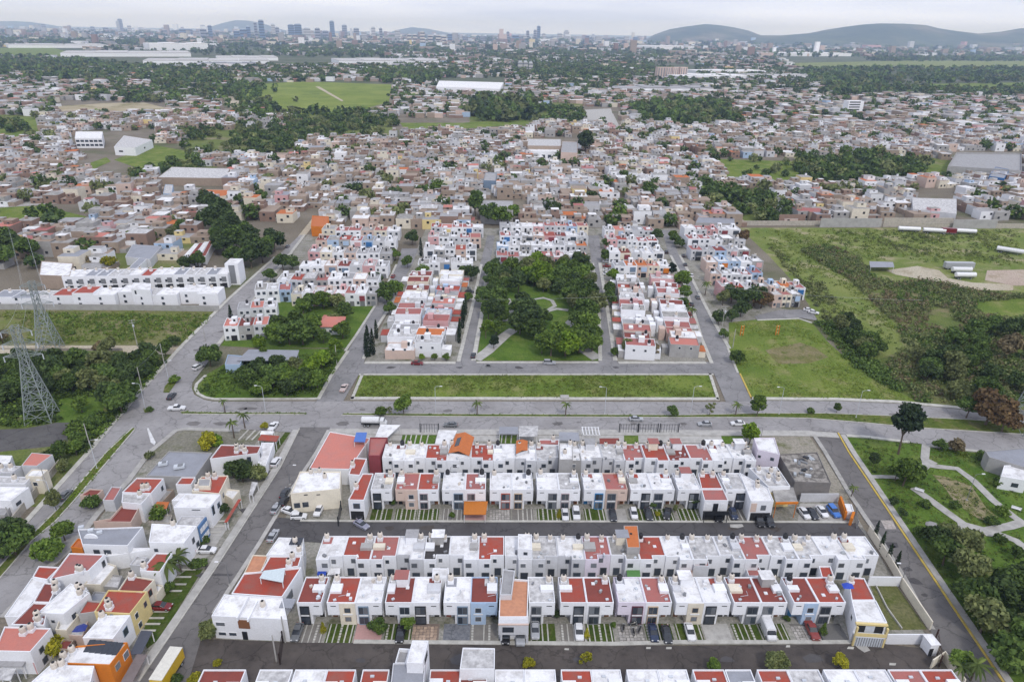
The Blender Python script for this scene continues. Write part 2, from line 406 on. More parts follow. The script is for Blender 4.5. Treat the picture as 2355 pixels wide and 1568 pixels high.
# ------------------------------------------------------------------ walls with a roof sunk behind a parapet
def inset(P, d):
    n = len(P); Q = []
    for i in range(n):
        p0, p1, p2 = P[i - 1], P[i], P[(i + 1) % n]
        a = (p1 - p0).normalized(); b = (p2 - p1).normalized()
        na, nb = Vector((-a.y, a.x)), Vector((-b.y, b.x))
        k = (na + nb); k = k / max(0.35, k.length_squared) * 2
        Q.append(p1 + k * d * 0.5 * 1.0 if False else p1 + k * d)
    return Q
def ccw(P):
    return P if area([(p.x, p.y) for p in P]) > 0 else P[::-1]
def tub(P, z0, h, par=0.3, th=0.16):
    """walls round a polygon, top ring and inner parapet faces, as one skin"""
    Q = inset(P, th); n = len(P); V, F = [], []
    for p, q in zip(P, Q): V += [(p.x, p.y, z0), (p.x, p.y, h), (q.x, q.y, h), (q.x, q.y, h - par - 0.05)]
    for i in range(n):
        a, b = 4 * i, 4 * ((i + 1) % n)
        F += [(a, b, b + 1, a + 1), (a + 1, b + 1, b + 2, a + 2), (a + 2, b + 2, b + 3, a + 3)]
    return V, F, Q
def roof_mesh(Q, z, m):
    Q3 = [Vector((q.x, q.y, 0)) for q in Q]
    F = []
    for t in tessellate_polygon([Q3]):
        a, b, c = (Q3[i] for i in t)
        F.append(tuple(t) if (b - a).cross(c - a).z > 0 else tuple(t[::-1]))
    return mesh('roof', [(q.x, q.y, z) for q in Q], F, m)
def block(root, P, h, wall, roof, z0=0.0, par=0.3, names=('wall', 'roof')):
    P = ccw([Vector((p[0], p[1])) for p in P])
    V, F, Q = tub(P, z0, h, par)
    wo = link(names[0], mesh(names[0], V, F, wall), root)
    ro = link(names[1], roof_mesh(Q, h - par, roof), root)
    return wo, ro
def window(root, x, y, z, wid, hei, ang=0.0, frame=None, glass=None, name='window', depth=0.1, rim=0.09):
    """window standing proud of a wall: frame, with the pane as its sub-part; x,y is the middle of its sill line, ang the wall's direction"""
    frame = frame or FRAME['white']; glass = glass or GLASS
    o = link(name, box(frame), root, (x, y, z), ang, (wid, depth, hei))
    nrm = Vector((math.sin(ang), -math.cos(ang)))
    sub('pane', box(glass), o, (x + nrm.x * depth * .5, y + nrm.y * depth * .5, z + rim), ang, (wid - 2 * rim, 0.03, hei - 2 * rim))
    return o
_tank = {}
def tank_mesh(m):
    if m.name not in _tank:
        _tank[m.name] = lathe_mesh('water_tank', [(0.0, 0), (0.55, 0), (0.58, 0.5), (0.56, 0.95), (0.45, 1.15), (0.2, 1.27)], m, 10)
    return _tank[m.name]
LIDM = lathe_mesh('lid', [(0.0, 0), (0.27, 0), (0.27, 0.14), (0.1, 0.2)], LID, 10)
def tank(root, x, y, z, m=None, s=1.0, base=None, bh=0.8):
    if base: link('tank_base', box(base), root, (x, y, z), 0, (1.15 * s, 1.15 * s, bh)); z += bh
    t = link('water_tank', tank_mesh(m or TANK), root, (x, y, z), 0, (s, s, s))
    sub('lid', LIDM, t, (x, y, z + 1.22 * s), 0, (s, s, s))
    return t

ORD = ('first second third fourth fifth sixth seventh eighth ninth tenth eleventh twelfth thirteenth fourteenth fifteenth sixteenth '
       'seventeenth eighteenth nineteenth twentieth twenty-first twenty-second twenty-third twenty-fourth').split()
RN = {'white': 'white', 'stained': 'stained grey-white', 'red': 'orange-red', 'brown': 'brick-brown', 'pink': 'faded pink', 'salmon': 'salmon', 'black': 'black', 'grey': 'bare grey', 'slate': 'blue-grey', 'orange': 'orange tiled', 'terracotta': 'terracotta', 'concrete': 'mottled concrete'}

def place_row(xl, xr, view_y, h):
    """left and right ends of a house's front top edge -> base point, direction, width"""
    a, b = G(xl, view_y, h), G(xr, view_y, h)
    d = b - a
    return a, math.atan2(d.y, d.x), d.length

def roof_kit(root, W, D, h, side, seed, wall, par=0.3, tanks=1, cover=True):
    """tank on its base, white laundry cover, gas bottle, skylight: what stands on these roofs"""
    r = random.Random(seed); z = h - par
    sx = (lambda x: x) if side == 'L' else (lambda x: W - x)
    base = WALL['white']
    tx, ty = sx(0.9 + r.random() * .3), D - 1.1 - r.random() * .4
    tank(root, tx, ty, z, TANK if r.random() < 0.8 else TANKB, 0.95 + r.random() * .15, base, 0.7 + r.random() * .35)
    if cover and r.random() < .8:
        cw, cd = 1.5 + r.random() * 1.2, 1.2 + r.random() * 1.3
        c = link('laundry_cover', box(base if r.random() < .7 else WALL[r.choice(['lightgrey', 'cream', 'grey'])]), root, (sx(cw / 2 + .05), D * .52, z), 0, (cw, cd, 0.62 + r.random() * .2))
    if r.random() < .55:
        pw = r.uniform(1.6, 2.6); pd = r.uniform(1.5, 2.3)
        link('roof_patch', box(ROOF[r.choice(['pink', 'red', 'brown', 'stained', 'grey', 'slate'])]), root, (sx(pw / 2 + .25), D - pd / 2 - .25, z), 0, (pw, pd, .07))
    if r.random() < 0.7:
        link('air_vent', box(FRAME['light']), root, (sx(0.8 + r.random() * .8), 0.75 + r.random() * .5, z), r.random(), (0.6, 0.42, 0.3))
    if r.random() < .16:
        link('roof_room', box(WALL[r.choice(['white', 'white', 'lightgrey', 'cream', 'grey'])]), root, (W * .5 + r.uniform(-.4, .4), D - 1.5, z), 0, (2.5, 2.4, 2.2)); link('room_roof', box(ROOF[r.choice(['white', 'grey', 'slate', 'pink'])]), root, (W * .5, D - 1.5, z + 2.2), 0, (2.9, 2.7, .12))
    for _ in range(r.randrange(1, 4)):
        link('gas_bottle' if r.random() < .5 else 'roof_box', box(r.choice([FRAME['white'], STEEL, FRAME['grey'], TANK, FRAME['light']])), root, (W * r.uniform(.12, .88), D * r.uniform(.12, .9), z), r.random() * 3, (r.uniform(.3, .8), r.uniform(.3, .6), r.uniform(.25, .8)))
    if r.random() < 0.55:
        k = link('roof_hatch', box(FRAME['white']), root, (sx(W * .62 + r.random() * .8), D * (.3 + .5 * r.random()), z), 0, (0.7, 0.7, 0.18))
    if r.random() < 0.5:
        V, F = tube_mesh('p', [(0, 0, 0), (0, 0, .12), (1.6, .2, .12), (1.7, 1.4, .12)], 0.045, None, 5)
        link('water_pipe', mesh('water_pipe', V, F, FRAME['light']), root, (sx(W * .35), D * .25, z), r.random() * .3)

def front_house(xl, xr, vy, side, roof, wall, frame, label, group, D=7.2, h=5.85, bay=None, entry='dark', seed=0, small=False, name='terraced_house'):
    """two storeys: an overhanging box with a slit vent over a recessed porch, beside a bay with one tall window"""
    a, ang, W = place_row(xl, xr, vy, h)
    root = empty(name, (a.x, a.y, 0), ang, label, 'house', group)
    wm = WALL[wall]; aa = 0.42 * W
    X = (lambda x: x) if side == 'L' else (lambda x: W - x)
    lower = [(0.03, 1.9), (aa, 1.9), (aa, 0.0), (W - .002, 0.0), (W - .002, D), (0.03, D)]
    lower = ccw([Vector((X(p[0]), p[1])) for p in lower])
    V = [(p.x, p.y, z) for z in (0, 2.55) for p in lower]; n = len(lower)
    F = [(i, (i + 1) % n, n + (i + 1) % n, n + i) for i in range(n)]
    link('ground_floor', mesh('ground_floor', V, F, WALL[bay] if bay else wm), root)
    P = ccw([Vector((X(p[0]), p[1])) for p in ((0, -0.12), (W - .001, -0.12), (W - .001, D), (0, D))])
    V, F, Q = tub(P, 2.55, h)
    F = F + [tuple(4 * i for i in range(3, -1, -1))]
    link('upper_floor', mesh('upper_floor', V, F, wm), root)
    link('roof', roof_mesh(Q, h - 0.3, ROOF[roof]), root)
    bx, bw = X(aa + (W - aa) * .5), (W - aa)
    fr = FRAME[frame]
    if bay:
        link('bay_panel', box(WALL[bay]), root, (bx, -0.13, 0.02), 0, (bw - 0.1, 0.22, h - 0.25))
    if small:
        wn = window(root, bx, -0.2, 3.2, 1.35, 1.35, 0, fr, GLASS)
        window(root, bx, -0.06 if not bay else -0.22, 0.9, 1.35, 1.3, 0, fr, PALEGLASS)
        link('sill', box(FRAME['white']), root, (bx, -0.24, 2.75), 0, (1.9, 0.3, 0.22))
    else:
        o = link('window', box(fr), root, (bx, -0.2, 0.06), 0, (bw - 0.95, 0.2, 4.85))
        iw = bw - 1.2
        for k in (-1, 1):
            sub('pane', box(GLASS if (seed + k) % 3 else PALEGLASS), o, (bx + k * iw * .25, -0.31, 2.95), 0, (iw * .5 - .05, 0.03, 1.75))
            sub('pane', box(GLASS if (seed * 7 + k) % 4 else PALEGLASS), o, (bx + k * iw * .25, -0.31, 0.35), 0, (iw * .5 - .05, 0.03, 1.75))
        sub('transom', box(FRAME['white']), o, (bx, -0.33, 2.42), 0, (iw + .06, 0.07, 0.34))
    link('slit_vent', box(FRAME['black']), root, (X(aa * .52), -0.13, h - 1.02), 0, (1.05, 0.06, 0.17))
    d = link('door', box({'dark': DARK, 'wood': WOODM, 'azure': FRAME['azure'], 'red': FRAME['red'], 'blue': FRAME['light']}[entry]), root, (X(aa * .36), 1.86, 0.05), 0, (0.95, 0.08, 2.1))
    sub('door_handle', box(STEEL), d, (X(aa * .36) + .33, 1.8, 1.0), 0, (0.05, 0.06, 0.16))
    window(root, X(aa * .78), 1.88, 1.0, 0.8, 1.1, 0, fr, GLASS)
    roof_kit(root, W, D, h, side, seed, wall)
    return root

def back_house(xl, xr, vy, roof, wall, label, group, D=7.8, h=5.85, seed=0, flip=False, extra=None, name='terraced_house'):
    """the same type seen from the yard: stepped rear wall with small windows, roof towards us"""
    a, ang, W = place_row(xl, xr, vy, h)
    root = empty(name, (a.x, a.y, 0), ang, label, 'house', group)
    r = random.Random(seed + 100)
    X = (lambda x: W - x) if flip else (lambda x: x)
    st = 1.0 + r.random() * .5
    P = [(0.004, 0), (W * .5, 0), (W * .5, st), (W - .004, st), (W - .004, D), (0.004, D)]
    P = [(X(p[0]), p[1]) for p in P]
    block(root, P, h, WALL[wall], ROOF[roof])
    fr = FRAME['grey'] if r.random() < .5 else FRAME['white']
    gl = GLASS if r.random() < .6 else PALEGLASS
    window(root, X(W * .33), -0.04, h - 2.2, 1.25, 1.15, 0, fr, gl)
    window(root, X(W * .64), st - 0.04, h - 2.1, 0.95, 1.15, 0, fr, gl)
    window(root, X(W * .28), -0.04, 0.25, 1.7, 2.0, 0, FRAME['grey'], GLASS)
    window(root, X(W * .76), st - .04, 0.2, 1.5, 2.1, 0, FRAME['grey'], GLASS)
    roof_kit(root, W, D, h, 'R' if flip else 'L', seed + 50, wall)
    if r.random() < .5:
        tank(root, X(W * .75), D - 1.2, h - .3, TANK, 0.9, WALL['white'], 0.6)
    return root

FACE = {}
def facade(root, e=0):
    """middle, unit direction, outward normal, angle and length of one side of a surveyed building"""
    P = FACE[root.name]; p, q = Vector(P[e]), Vector(P[(e + 1) % len(P)]); d = q - p; u = d.normalized()
    return (p + q) / 2, u, Vector((u.y, -u.x)), math.atan2(d.y, d.x), d.length
def on_face(root, name, m, t, out, z, wid, dep, hei, e=0):
    c, u, n, ang, ln = facade(root, e); p = c + u * (ln * t) + n * out
    return link(name, box(m), root, (p.x, p.y, z), ang, (wid, dep, hei))
def pixel_house(pts, v, h, wall, roof, label, group=None, cat='house', name='house', wins=(), par=0.3, tanks=(), z0=0.0, root=None):
    """a building surveyed by the corners of its roof (height h above ground)
    wins: (edge, t, z, width, height[, frame[, glass]]) ; tanks: (s, t[, black])"""
    P3 = [G(*v(*p), h) for p in pts]
    if area([(p.x, p.y) for p in P3]) < 0: P3 = P3[::-1]; flip = True
    else: flip = False
    c = sum(P3, Vector()) / len(P3)
    new = root is None
    if new: root = empty(name, (c.x, c.y, 0), 0, label, cat, group)
    o = root.location
    P = [(p.x - o.x, p.y - o.y) for p in P3]
    FACE[root.name] = P
    nm = ('wall', 'roof') if new else ('wing_wall', 'wing_roof')
    block(root, P, h, wall if not isinstance(wall, str) else WALL[wall], roof if not isinstance(roof, str) else ROOF[roof], z0, par, nm)
    n = len(P)
    for wv in wins:
        e, t, z, ww, hh = wv[:5]
        p, q = Vector(P[e]), Vector(P[(e + 1) % n]); d = q - p
        m_ = p + d * t; ang = math.atan2(d.y, d.x)
        fr = FRAME[wv[5]] if len(wv) > 5 else FRAME['white']
        gl = wv[6] if len(wv) > 6 else GLASS
        window(root, m_.x + math.sin(ang) * .03, m_.y - math.cos(ang) * .03, z, ww, hh, ang, fr, gl)
    if n == 4:
        for tk in tanks:
            s, t = tk[:2]
            p = Vector(P[0]).lerp(Vector(P[1]), s).lerp(Vector(P[3]).lerp(Vector(P[2]), s), t)
            tank(root, p.x, p.y, h - par, TANKB if len(tk) > 2 else TANK, 1.0, WALL['white'], 0.7)
    return root
# ------------------------------------------------------------------ ground
sheet('ground', [(-21000, -200), (21000, -200), (21000, 21500), (-21000, 21500)], 0.0, TOWNG, world=True)
# fields and lots (survey points of the 2355 px photograph unless a sheet is named)
sheet('corner_lot_ground', [(443, 893), (470, 864), (520, 835), (600, 800), (797, 803), (789, 818), (757, 866), (728, 919), (491, 920), (455, 911)], .03, LAWN)
sheet('garden_ground', [(507, 795), (560, 725), (640, 690), (800, 690), (866, 700), (800, 800), (600, 800)], .02, LAWN)
sheet('meadow', [(826, 862), (1636, 861), (1655, 920), (806, 919)], .05, GRASS)
sheet('field', [(-60, 708), (505, 717), (522, 690), (505, 717), (426, 794), (-60, 794)], .03, DRYG)
sheet('scrub_ground', [(-200, 808), (418, 806), (325, 905), (263, 976), (200, 1049), (100, 1165), (-200, 1165)], .02, SCRUBG)
sheet('dirt_track', [(-60, 794), (425, 795), (420, 801), (-60, 801)], .05, EARTH)
sheet('dirt_track', [(-60, 803), (27, 803), (27, 813), (-60, 813)], .055, EARTH)
sheet('dirt_track', [(281, 796), (412, 800), (398, 815), (284, 815)], .06, EARTH)
sheet('asphalt_yard', [(-60, 990), (60, 985), (180, 962), (205, 972), (160, 1022), (-60, 1045)], .05, asphalt('dark yard asphalt', (0.085, 0.08, 0.08), (0.12, 0.115, 0.11), (0.07, 0.065, 0.065)))
# the big field on the right
sheet('pasture', [(1700, 524), (2520, 524), (2520, 940), (2120, 928), (1965, 838), (1900, 768), (1835, 660), (1770, 590)], .03, PASTURE)
sheet('scrub_ground', [(1840, 570), (1900, 560), (1975, 590), (2010, 640), (2060, 650), (2130, 640), (2230, 665), (2520, 690), (2520, 950), (2215, 935), (2110, 928), (1960, 840), (1900, 765), (1935, 760), (2010, 830), (2090, 800), (2060, 745), (1960, 650)], .06, SCRUBG)
sheet('pasture', [(2240, 690), (2380, 680), (2520, 700), (2520, 760), (2330, 740), (2250, 730)], .09, GRASS)
sheet('bare_earth', [(2037, 622), (2110, 612), (2160, 622), (2180, 640), (2235, 650), (2330, 655), (2330, 668), (2230, 668), (2170, 650), (2130, 645), (2060, 632)], .09, EARTH)
sheet('bare_earth', [(2270, 622), (2520, 618), (2520, 660), (2330, 657), (2265, 645)], .1, field('rosy bare earth', [(0.42, 0.33, 0.28), (0.48, 0.4, 0.34), (0.36, 0.29, 0.22)], .05, .1))
sheet('plaza_grass', [(1676, 742), (1742, 735), (1836, 732), (1867, 742), (1905, 788), (1962, 838), (2112, 928), (1930, 920), (1733, 917), (1700, 862), (1676, 802)], .12, GRASS)
sheet('bare_earth', [(1760, 806), (1785, 800), (1840, 788), (1875, 800), (1905, 822), (1860, 836), (1790, 838)], .14, field('thin worn grass', [(0.24, 0.20, 0.12), (0.15, 0.15, 0.05), (0.11, 0.13, 0.035)], .12, .2))
sheet('lawn', [(1945, 1004), (1990, 1000), (2085, 1010), (2130, 1022), (2140, 1012), (2600, 1060), (2600, 1700), (2330, 1570), (2160, 1330), (2010, 1105)], .02, LAWN)
for poly in ([(1640, 366), (1850, 372), (1850, 405), (1760, 425), (1660, 420)], [(2090, 375), (2200, 380), (2250, 408), (2130, 404)]):
    sheet('pasture', poly, .1, GRASS)
sheet('hillside', [(545, 196), (700, 188), (900, 195), (895, 235), (800, 262), (690, 268), (600, 250), (560, 225)], .1, field('bright far pasture', [(0.16, 0.21, 0.035), (0.22, 0.26, 0.06), (0.12, 0.17, 0.03)], .012, .02))
sheet('dirt_track', [(725, 200), (735, 200), (790, 232), (786, 234)], .2, EARTH)
sheet('bare_earth', [(505, 212), (528, 216), (562, 242), (545, 258), (520, 240)], .2, EARTH)
sheet('bare_earth', [(130, 245), (240, 238), (330, 236), (385, 250), (300, 262), (150, 262)], .1, field('tan bare slope', [(0.36, 0.30, 0.2), (0.44, 0.38, 0.28), (0.22, 0.2, 0.1)], .02, .03))
sheet('pasture', [(262, 368), (340, 338), (360, 335), (452, 352), (440, 385), (330, 392)], .1, GRASS)
sheet('pasture', [(180, 385), (245, 362), (255, 372), (200, 396)], .12, GRASS)
sheet('pasture', [(-80, 475), (100, 475), (205, 500), (180, 525), (-80, 525)], .1, GRASS)
sheet('pasture', [(-40, 275), (85, 270), (95, 310), (60, 322), (-40, 320)], .1, GRASS)
sheet('pasture', [(-60, 112), (120, 110), (190, 130), (60, 130), (-60, 126)], .3, GRASS)
sheet('airfield', [(1800, 146), (2100, 140), (2700, 142), (2700, 158), (2100, 158), (1830, 162)], .3, PASTURE)
sheet('runway', [(2085, 157), (2700, 160), (2700, 163), (2085, 160)], .5, CONC)
sheet('pasture', [(2050, 195), (2700, 185), (2700, 212), (2100, 216)], .3, GRASS)
sheet('pasture', [(920, 283), (1060, 283), (1210, 276), (1215, 285), (1080, 296), (930, 297)], .1, GRASS)
sheet('paved_square', [(1310, 255), (1405, 250), (1415, 285), (1330, 285)], .2, CONC)

# ------------------------------------------------------------------ roads
road = lambda poly, m, z=.16, v=D0, name='road': sheet(name, poly, z, m, v)
road([(704, 541), (660, 599), (609, 663), (562, 724), (508, 792), (470, 845), (443, 880), (441, 893), (447, 908), (470, 920), (491, 924), (760, 923), (760, 1000), (555, 988), (400, 990), (338, 1041), (288, 1108), (217, 1183), (162, 1257), (88, 1320), (0, 1420), (-120, 1560), (-120, 1400), (0, 1241), (68, 1200), (135, 1125), (210, 1041), (264, 975), (325, 904), (427, 792), (528, 690), (636, 592), (690, 541)], AVENUE, .16, name='avenue')
road([(755, 923), (1655, 925), (1747, 922), (1930, 923), (2065, 929), (2218, 943), (2420, 960), (2420, 1052), (2268, 1038), (2140, 1024), (1923, 997), (1852, 992), (1747, 992), (1300, 992), (800, 992), (690, 990), (755, 990)], AVENUE, .165, name='avenue')
road([(690, 983), (760, 983), (724, 1041), (663, 1132), (592, 1250), (487, 1410), (474, 1471), (457, 1521), (432, 1580), (310, 1580), (491, 1312), (643, 1075)], STREET, .17, name='street')
road([(1863, 990), (1925, 994), (1950, 1041), (2265, 1511), (2310, 1580), (2225, 1580), (2136, 1447), (2072, 1328), (2011, 1230), (1950, 1139), (1893, 1041)], STREET, .17, name='street')
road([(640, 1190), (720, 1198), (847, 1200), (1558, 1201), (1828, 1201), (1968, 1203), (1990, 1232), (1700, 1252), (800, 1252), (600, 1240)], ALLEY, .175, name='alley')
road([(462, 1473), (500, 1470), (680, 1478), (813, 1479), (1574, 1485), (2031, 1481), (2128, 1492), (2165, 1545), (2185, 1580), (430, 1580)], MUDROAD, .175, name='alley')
road([(728, 924), (758, 866), (797, 812), (820, 775), (868, 700), (893, 655), (914, 609), (924, 572), (962, 572), (950, 605), (931, 640), (905, 700), (867, 758), (840, 826), (826, 860), (789, 924)], UPSTREET, .18, name='street')
road([(1050, 834), (1083, 704), (1104, 609), (1121, 542), (1138, 542), (1124, 623), (1111, 731), (1094, 834)], UPSTREET, .18, name='street')
road([(1378, 834), (1375, 724), (1361, 606), (1352, 542), (1378, 542), (1383, 606), (1402, 724), (1419, 834)], UPSTREET, .18, name='street')
road([(1669, 924), (1632, 836), (1609, 779), (1589, 711), (1565, 638), (1539, 588), (1522, 530), (1541, 530), (1561, 588), (1582, 630), (1607, 681), (1636, 738), (1673, 802), (1700, 860), (1729, 924)], UPSTREET, .18, name='street')
road([(836, 833), (1050, 833), (1376, 833), (1640, 833), (1652, 859), (1576, 860), (826, 861)], UPSTREET, .185, name='street')
road([(1735, 727), (1790, 714), (1840, 712), (1868, 718), (1880, 738), (1835, 731), (1740, 735)], UPSTREET, .185, name='street')
# the way on into the old town
road([(685, 545), (704, 541), (735, 500), (722, 498)], EARTH, .15, name='road')
road([(1262, 470), (1285, 470), (1274, 430), (1264, 430)], EARTH, .15, name='road')
road([(1065, 500), (1085, 500), (1100, 455), (1080, 455)], CONC, .15, name='road')
road([(-60, 470), (110, 462), (230, 420), (242, 424), (130, 470), (-60, 482)], CONC, .15, name='road')
road([(1404, 262), (1410, 262), (1425, 292), (1415, 292)], CONC, .15, name='road')

# medians, kerbs, pavements
MED = .30
sheet('median_grass', [(416, 947), (560, 950), (704, 950), (700, 954), (560, 954), (420, 953)], MED, VERGE)
sheet('median_grass', [(792, 951), (1117, 953), (1574, 955), (1747, 951), (1896, 951), (2031, 956), (2218, 965), (2400, 978), (2400, 1003), (2106, 985), (1981, 973), (1862, 963), (1747, 961), (1574, 961), (1016, 959), (785, 956)], MED, VERGE)
sheet('median_grass', [(305, 984), (312, 988), (267, 1041), (169, 1156), (129, 1200), (74, 1246), (20, 1310), (-60, 1400), (-60, 1370), (20, 1280), (81, 1223), (135, 1169), (244, 1041), (285, 1000)], MED, VERGE)
sheet('median_grass', [c4(1205, 1025), c4(1200, 1060), c4(1150, 1130), c4(1110, 1130), c4(1120, 1090), c4(1170, 1030)], MED, VERGE)
sheet('median_grass', [c4(975, 1240), c4(1010, 1230), c4(1040, 1240), c4(1030, 1260), c4(985, 1268)], MED, VERGE)
K = lambda line, m=KERB, wid=.5, side=1, z1=.34, v=D0: strip('kerb', line, wid, .02, z1, m, v, side)
K([(416, 947), (560, 950), (704, 950)], side=-1, wid=.25); K([(420, 953.5), (560, 954.5), (700, 954.5)], side=1, wid=.25)
K([(792, 951), (1117, 953), (1574, 955), (1747, 951), (1896, 951), (2031, 956), (2218, 965), (2400, 978)], wid=.3, side=-1)
K([(785, 956), (1016, 959.5), (1574, 961.5), (1747, 961.5), (1862, 963.5), (1981, 973), (2106, 985), (2400, 1003)], wid=.3, side=1)
K([(305, 984), (244, 1041), (135, 1169), (81, 1223), (20, 1280), (-60, 1370)], wid=.3, side=1)
K([(312, 988), (267, 1041), (169, 1156), (129, 1200), (74, 1246), (20, 1310), (-60, 1400)], wid=.3, side=-1)
K([(826, 861), (1640, 860.5)], wid=.9, side=-1); K([(806, 919.5), (1655, 921)], wid=1.6, side=1)
K([(830, 862), (806, 919)], wid=1.0, side=1); K([(1636, 861), (1655, 920)], wid=1.0, side=-1)
K([(797, 808), (757, 866), (728, 919)], wid=1.2, side=1)
K([(728, 919.5), (491, 920.5), (468, 916), (453, 908), (446, 896), (449, 884), (470, 864)], wid=1.0, side=-1)
K([(704, 541), (660, 599), (609, 663), (562, 724), (508, 792)], wid=1.6, side=-1)
K([(914, 609), (893, 655), (868, 700), (820, 775), (797, 808)], wid=1.0, side=-1)
K([(840, 826), (867, 758), (905, 700), (931, 640)], wid=1.2, side=1)
K([(840, 832.5), (1048, 832.5)], wid=1.8, side=-1); K([(1096, 832.5), (1376, 832.5)], wid=1.3, side=-1); K([(1421, 832.5), (1622, 832.5)], wid=1.8, side=-1)
K([(1050, 832), (1083, 704), (1104, 609)], wid=1.4, side=-1); K([(1094, 830), (1111, 731), (1124, 623)], wid=1.6, side=1)
K([(1376, 830), (1374, 724), (1360, 606)], wid=1.4, side=-1); K([(1420, 830), (1403, 724), (1383, 606)], wid=1.6, side=1)
K([(1632, 836), (1609, 779), (1589, 711), (1565, 638), (1539, 588)], wid=1.4, side=-1)
K([(1561, 588), (1582, 630), (1607, 681), (1636, 738), (1673, 802)], wid=1.4, side=1)
K([(1700, 860), (1727, 918)], YELLOW, wid=.5, side=1); K([(1699, 858), (1676, 802)], wid=.8, side=1)
K([(1729, 920), (1930, 921.5), (2065, 927.5), (2218, 942)], wid=1.6, side=1)
K([(1740, 736), (1836, 732.5), (1868, 743)], wid=1.0, side=-1)
K([(2268, 1039), (2140, 1025), (2135, 1024)], wid=1.0, side=1)
K([(2090, 1015), (1990, 1003), (1945, 1000)], wid=1.2, side=1)
# pavement between the avenue and the houses, and along the cross streets
strip('pavement', [(1923, 996), (1852, 991.5), (1747, 991), (1300, 989), (1000, 988.5), (760, 987)], 3.0, .02, .30, CONC, side=1)
strip('pavement', [(686, 990), (643, 1075), (491, 1312), (318, 1568), (300, 1590)], 1.6, .02, .32, CONC, side=-1)
strip('kerb', [(690, 987), (646, 1076), (495, 1312), (322, 1568)], .3, .02, .36, KERB, side=-1)
strip('pavement', [(752, 990), (724, 1041), (663, 1132), (592, 1250), (487, 1410)], 1.0, .02, .30, CONC, side=1)
strip('pavement', [(1862, 993), (1893, 1041), (1950, 1139), (2011, 1230), (2072, 1328), (2136, 1447)], 1.2, .02, .28, CONC, side=1)
strip('kerb', [(1925, 996), (1950, 1041), (2108, 1277), (2265, 1511), (2303, 1568), (2330, 1610)], .45, .02, .36, YELLOW, side=1)
strip('pavement', [(1932, 1000), (1958, 1043), (2113, 1275), (2273, 1512), (2311, 1568), (2335, 1605)], 1.5, .02, .30, CONC, side=1)
strip('kerb', [c9(100, 1300), c9(1000, 1308), c9(1880, 1315), c8(0, 1303), c8(700, 1303), c8(1400, 1303)], .9, .02, .33, KERB, side=1)
strip('kerb', [(690, 1200), (847, 1201.5), (1300, 1202), (1828, 1203), (1962, 1204)], .6, .02, .33, KERB, side=1)
strip('kerb', [(636, 592), (528, 690), (427, 792), (325, 904), (264, 975), (210, 1041), (135, 1125), (68, 1200), (0, 1241)], 1.4, .02, .36, KERB, side=-1)
strip('pavement', [(555, 988), (430, 984), (400, 990), (338, 1041), (288, 1108), (217, 1183), (162, 1257), (88, 1320), (0, 1420)], 1.5, .02, .3, CONC, side=1)
sheet('paved_lot', [(400, 992), (430, 985), (562, 988), (600, 1000), (575, 1040), (480, 1045), (360, 1055), (345, 1045)], .1, LOTG)
sheet('crosswalk', [c4(1000, 1375), c4(1010, 1372), c4(1060, 1470), c4(1050, 1490), c4(1025, 1470)], .33, WHITEP)
# park paths
PATHZ, PATHPOLY = [.14], []
def path(line, wid, m=CONC, z=None, v=D0):
    PATHZ[0] += .006; z = PATHZ[0]
    P = [G(*v(*p)) for p in line]; Q = offset_line(P, wid / 2); R = offset_line(P, -wid / 2)
    PATHPOLY.append([(p.x, p.y) for p in offset_line(P, -wid / 2 - .5)] + [(p.x, p.y) for p in offset_line(P, wid / 2 + .5)[::-1]])
    sheet('path', [(p.x, p.y) for p in R] + [(p.x, p.y) for p in Q[::-1]], z, m, world=True)
path([(1645, 1540), (1640, 1640), (1650, 70)][:0] or [c8(1690, -60), c8(1680, 40), c8(1690, 90), c8(1760, 95), c8(1900, 110), c8(2010, 190), c8(2150, 330), c8(2290, 440), c8(2380, 500)], 2.2)
path([c8(1640, 130), c8(1690, 85), c8(1740, 60)], 2.4); path([c8(1600, 240), c8(1700, 310), c8(1850, 420), c8(1950, 490), c8(2100, 530), c8(2260, 500), c8(2360, 470)], 2.4)
path([c8(1950, 490), c8(1970, 560), c8(1950, 680)], 3.2); path([c8(2060, 545), c8(2200, 560), c8(2300, 600), c8(2400, 680)], 2.2); path([c8(1290, 165), c8(1400, 165), c8(1500, 170)], 1.6)
sheet('bare_earth', [c8(1730, 150), c8(1850, 170), c8(2000, 230), c8(2100, 380), c8(2180, 440), c8(2120, 480), c8(1990, 420), c8(1880, 330), c8(1800, 220)], .1, field('worn play ground', [(0.30, 0.25, 0.17), (0.22, 0.2, 0.1), (0.1, 0.13, 0.03)], .15, .3))
sheet('lawn', [(1096, 830), (1111, 731), (1128, 625), (1352, 612), (1374, 724), (1376, 830)], .1, LAWN)
path([c5(930, 905), c5(1010, 850), c5(1130, 740), c5(1190, 700)], 4.5); path([c5(1760, 900), c5(1700, 860), c5(1650, 830)], 5.0)
path([c5(1150, 490), c5(1180, 560), c5(1150, 640), c5(1000, 645)], 2.0); path([c5(1590, 640), c5(1520, 700)], 4.0)
path([c5(1280, 540), c5(1310, 500), c5(1390, 485), c5(1450, 505), c5(1470, 540), c5(1400, 580), c5(1340, 585)], 1.8); path([c5(1400, 580), c5(1480, 560), c5(1560, 570)], 2.4)
for pt in (c8(1430, 490), c8(1385, 528)):
    p = G(*pt); V = [(p.x + math.cos(a) * 1.5, p.y + math.sin(a) * 1.1) for a in [k * math.pi / 6 for k in range(12)]]
sheet('speed_table', [c8(1380, 462), c8(1460, 462), c8(1488, 522), c8(1412, 522)], .18, field('light patch of concrete', [(0.40, 0.35, 0.34), (0.46, 0.42, 0.4), (0.34, 0.3, 0.29)], .5, 1.0))
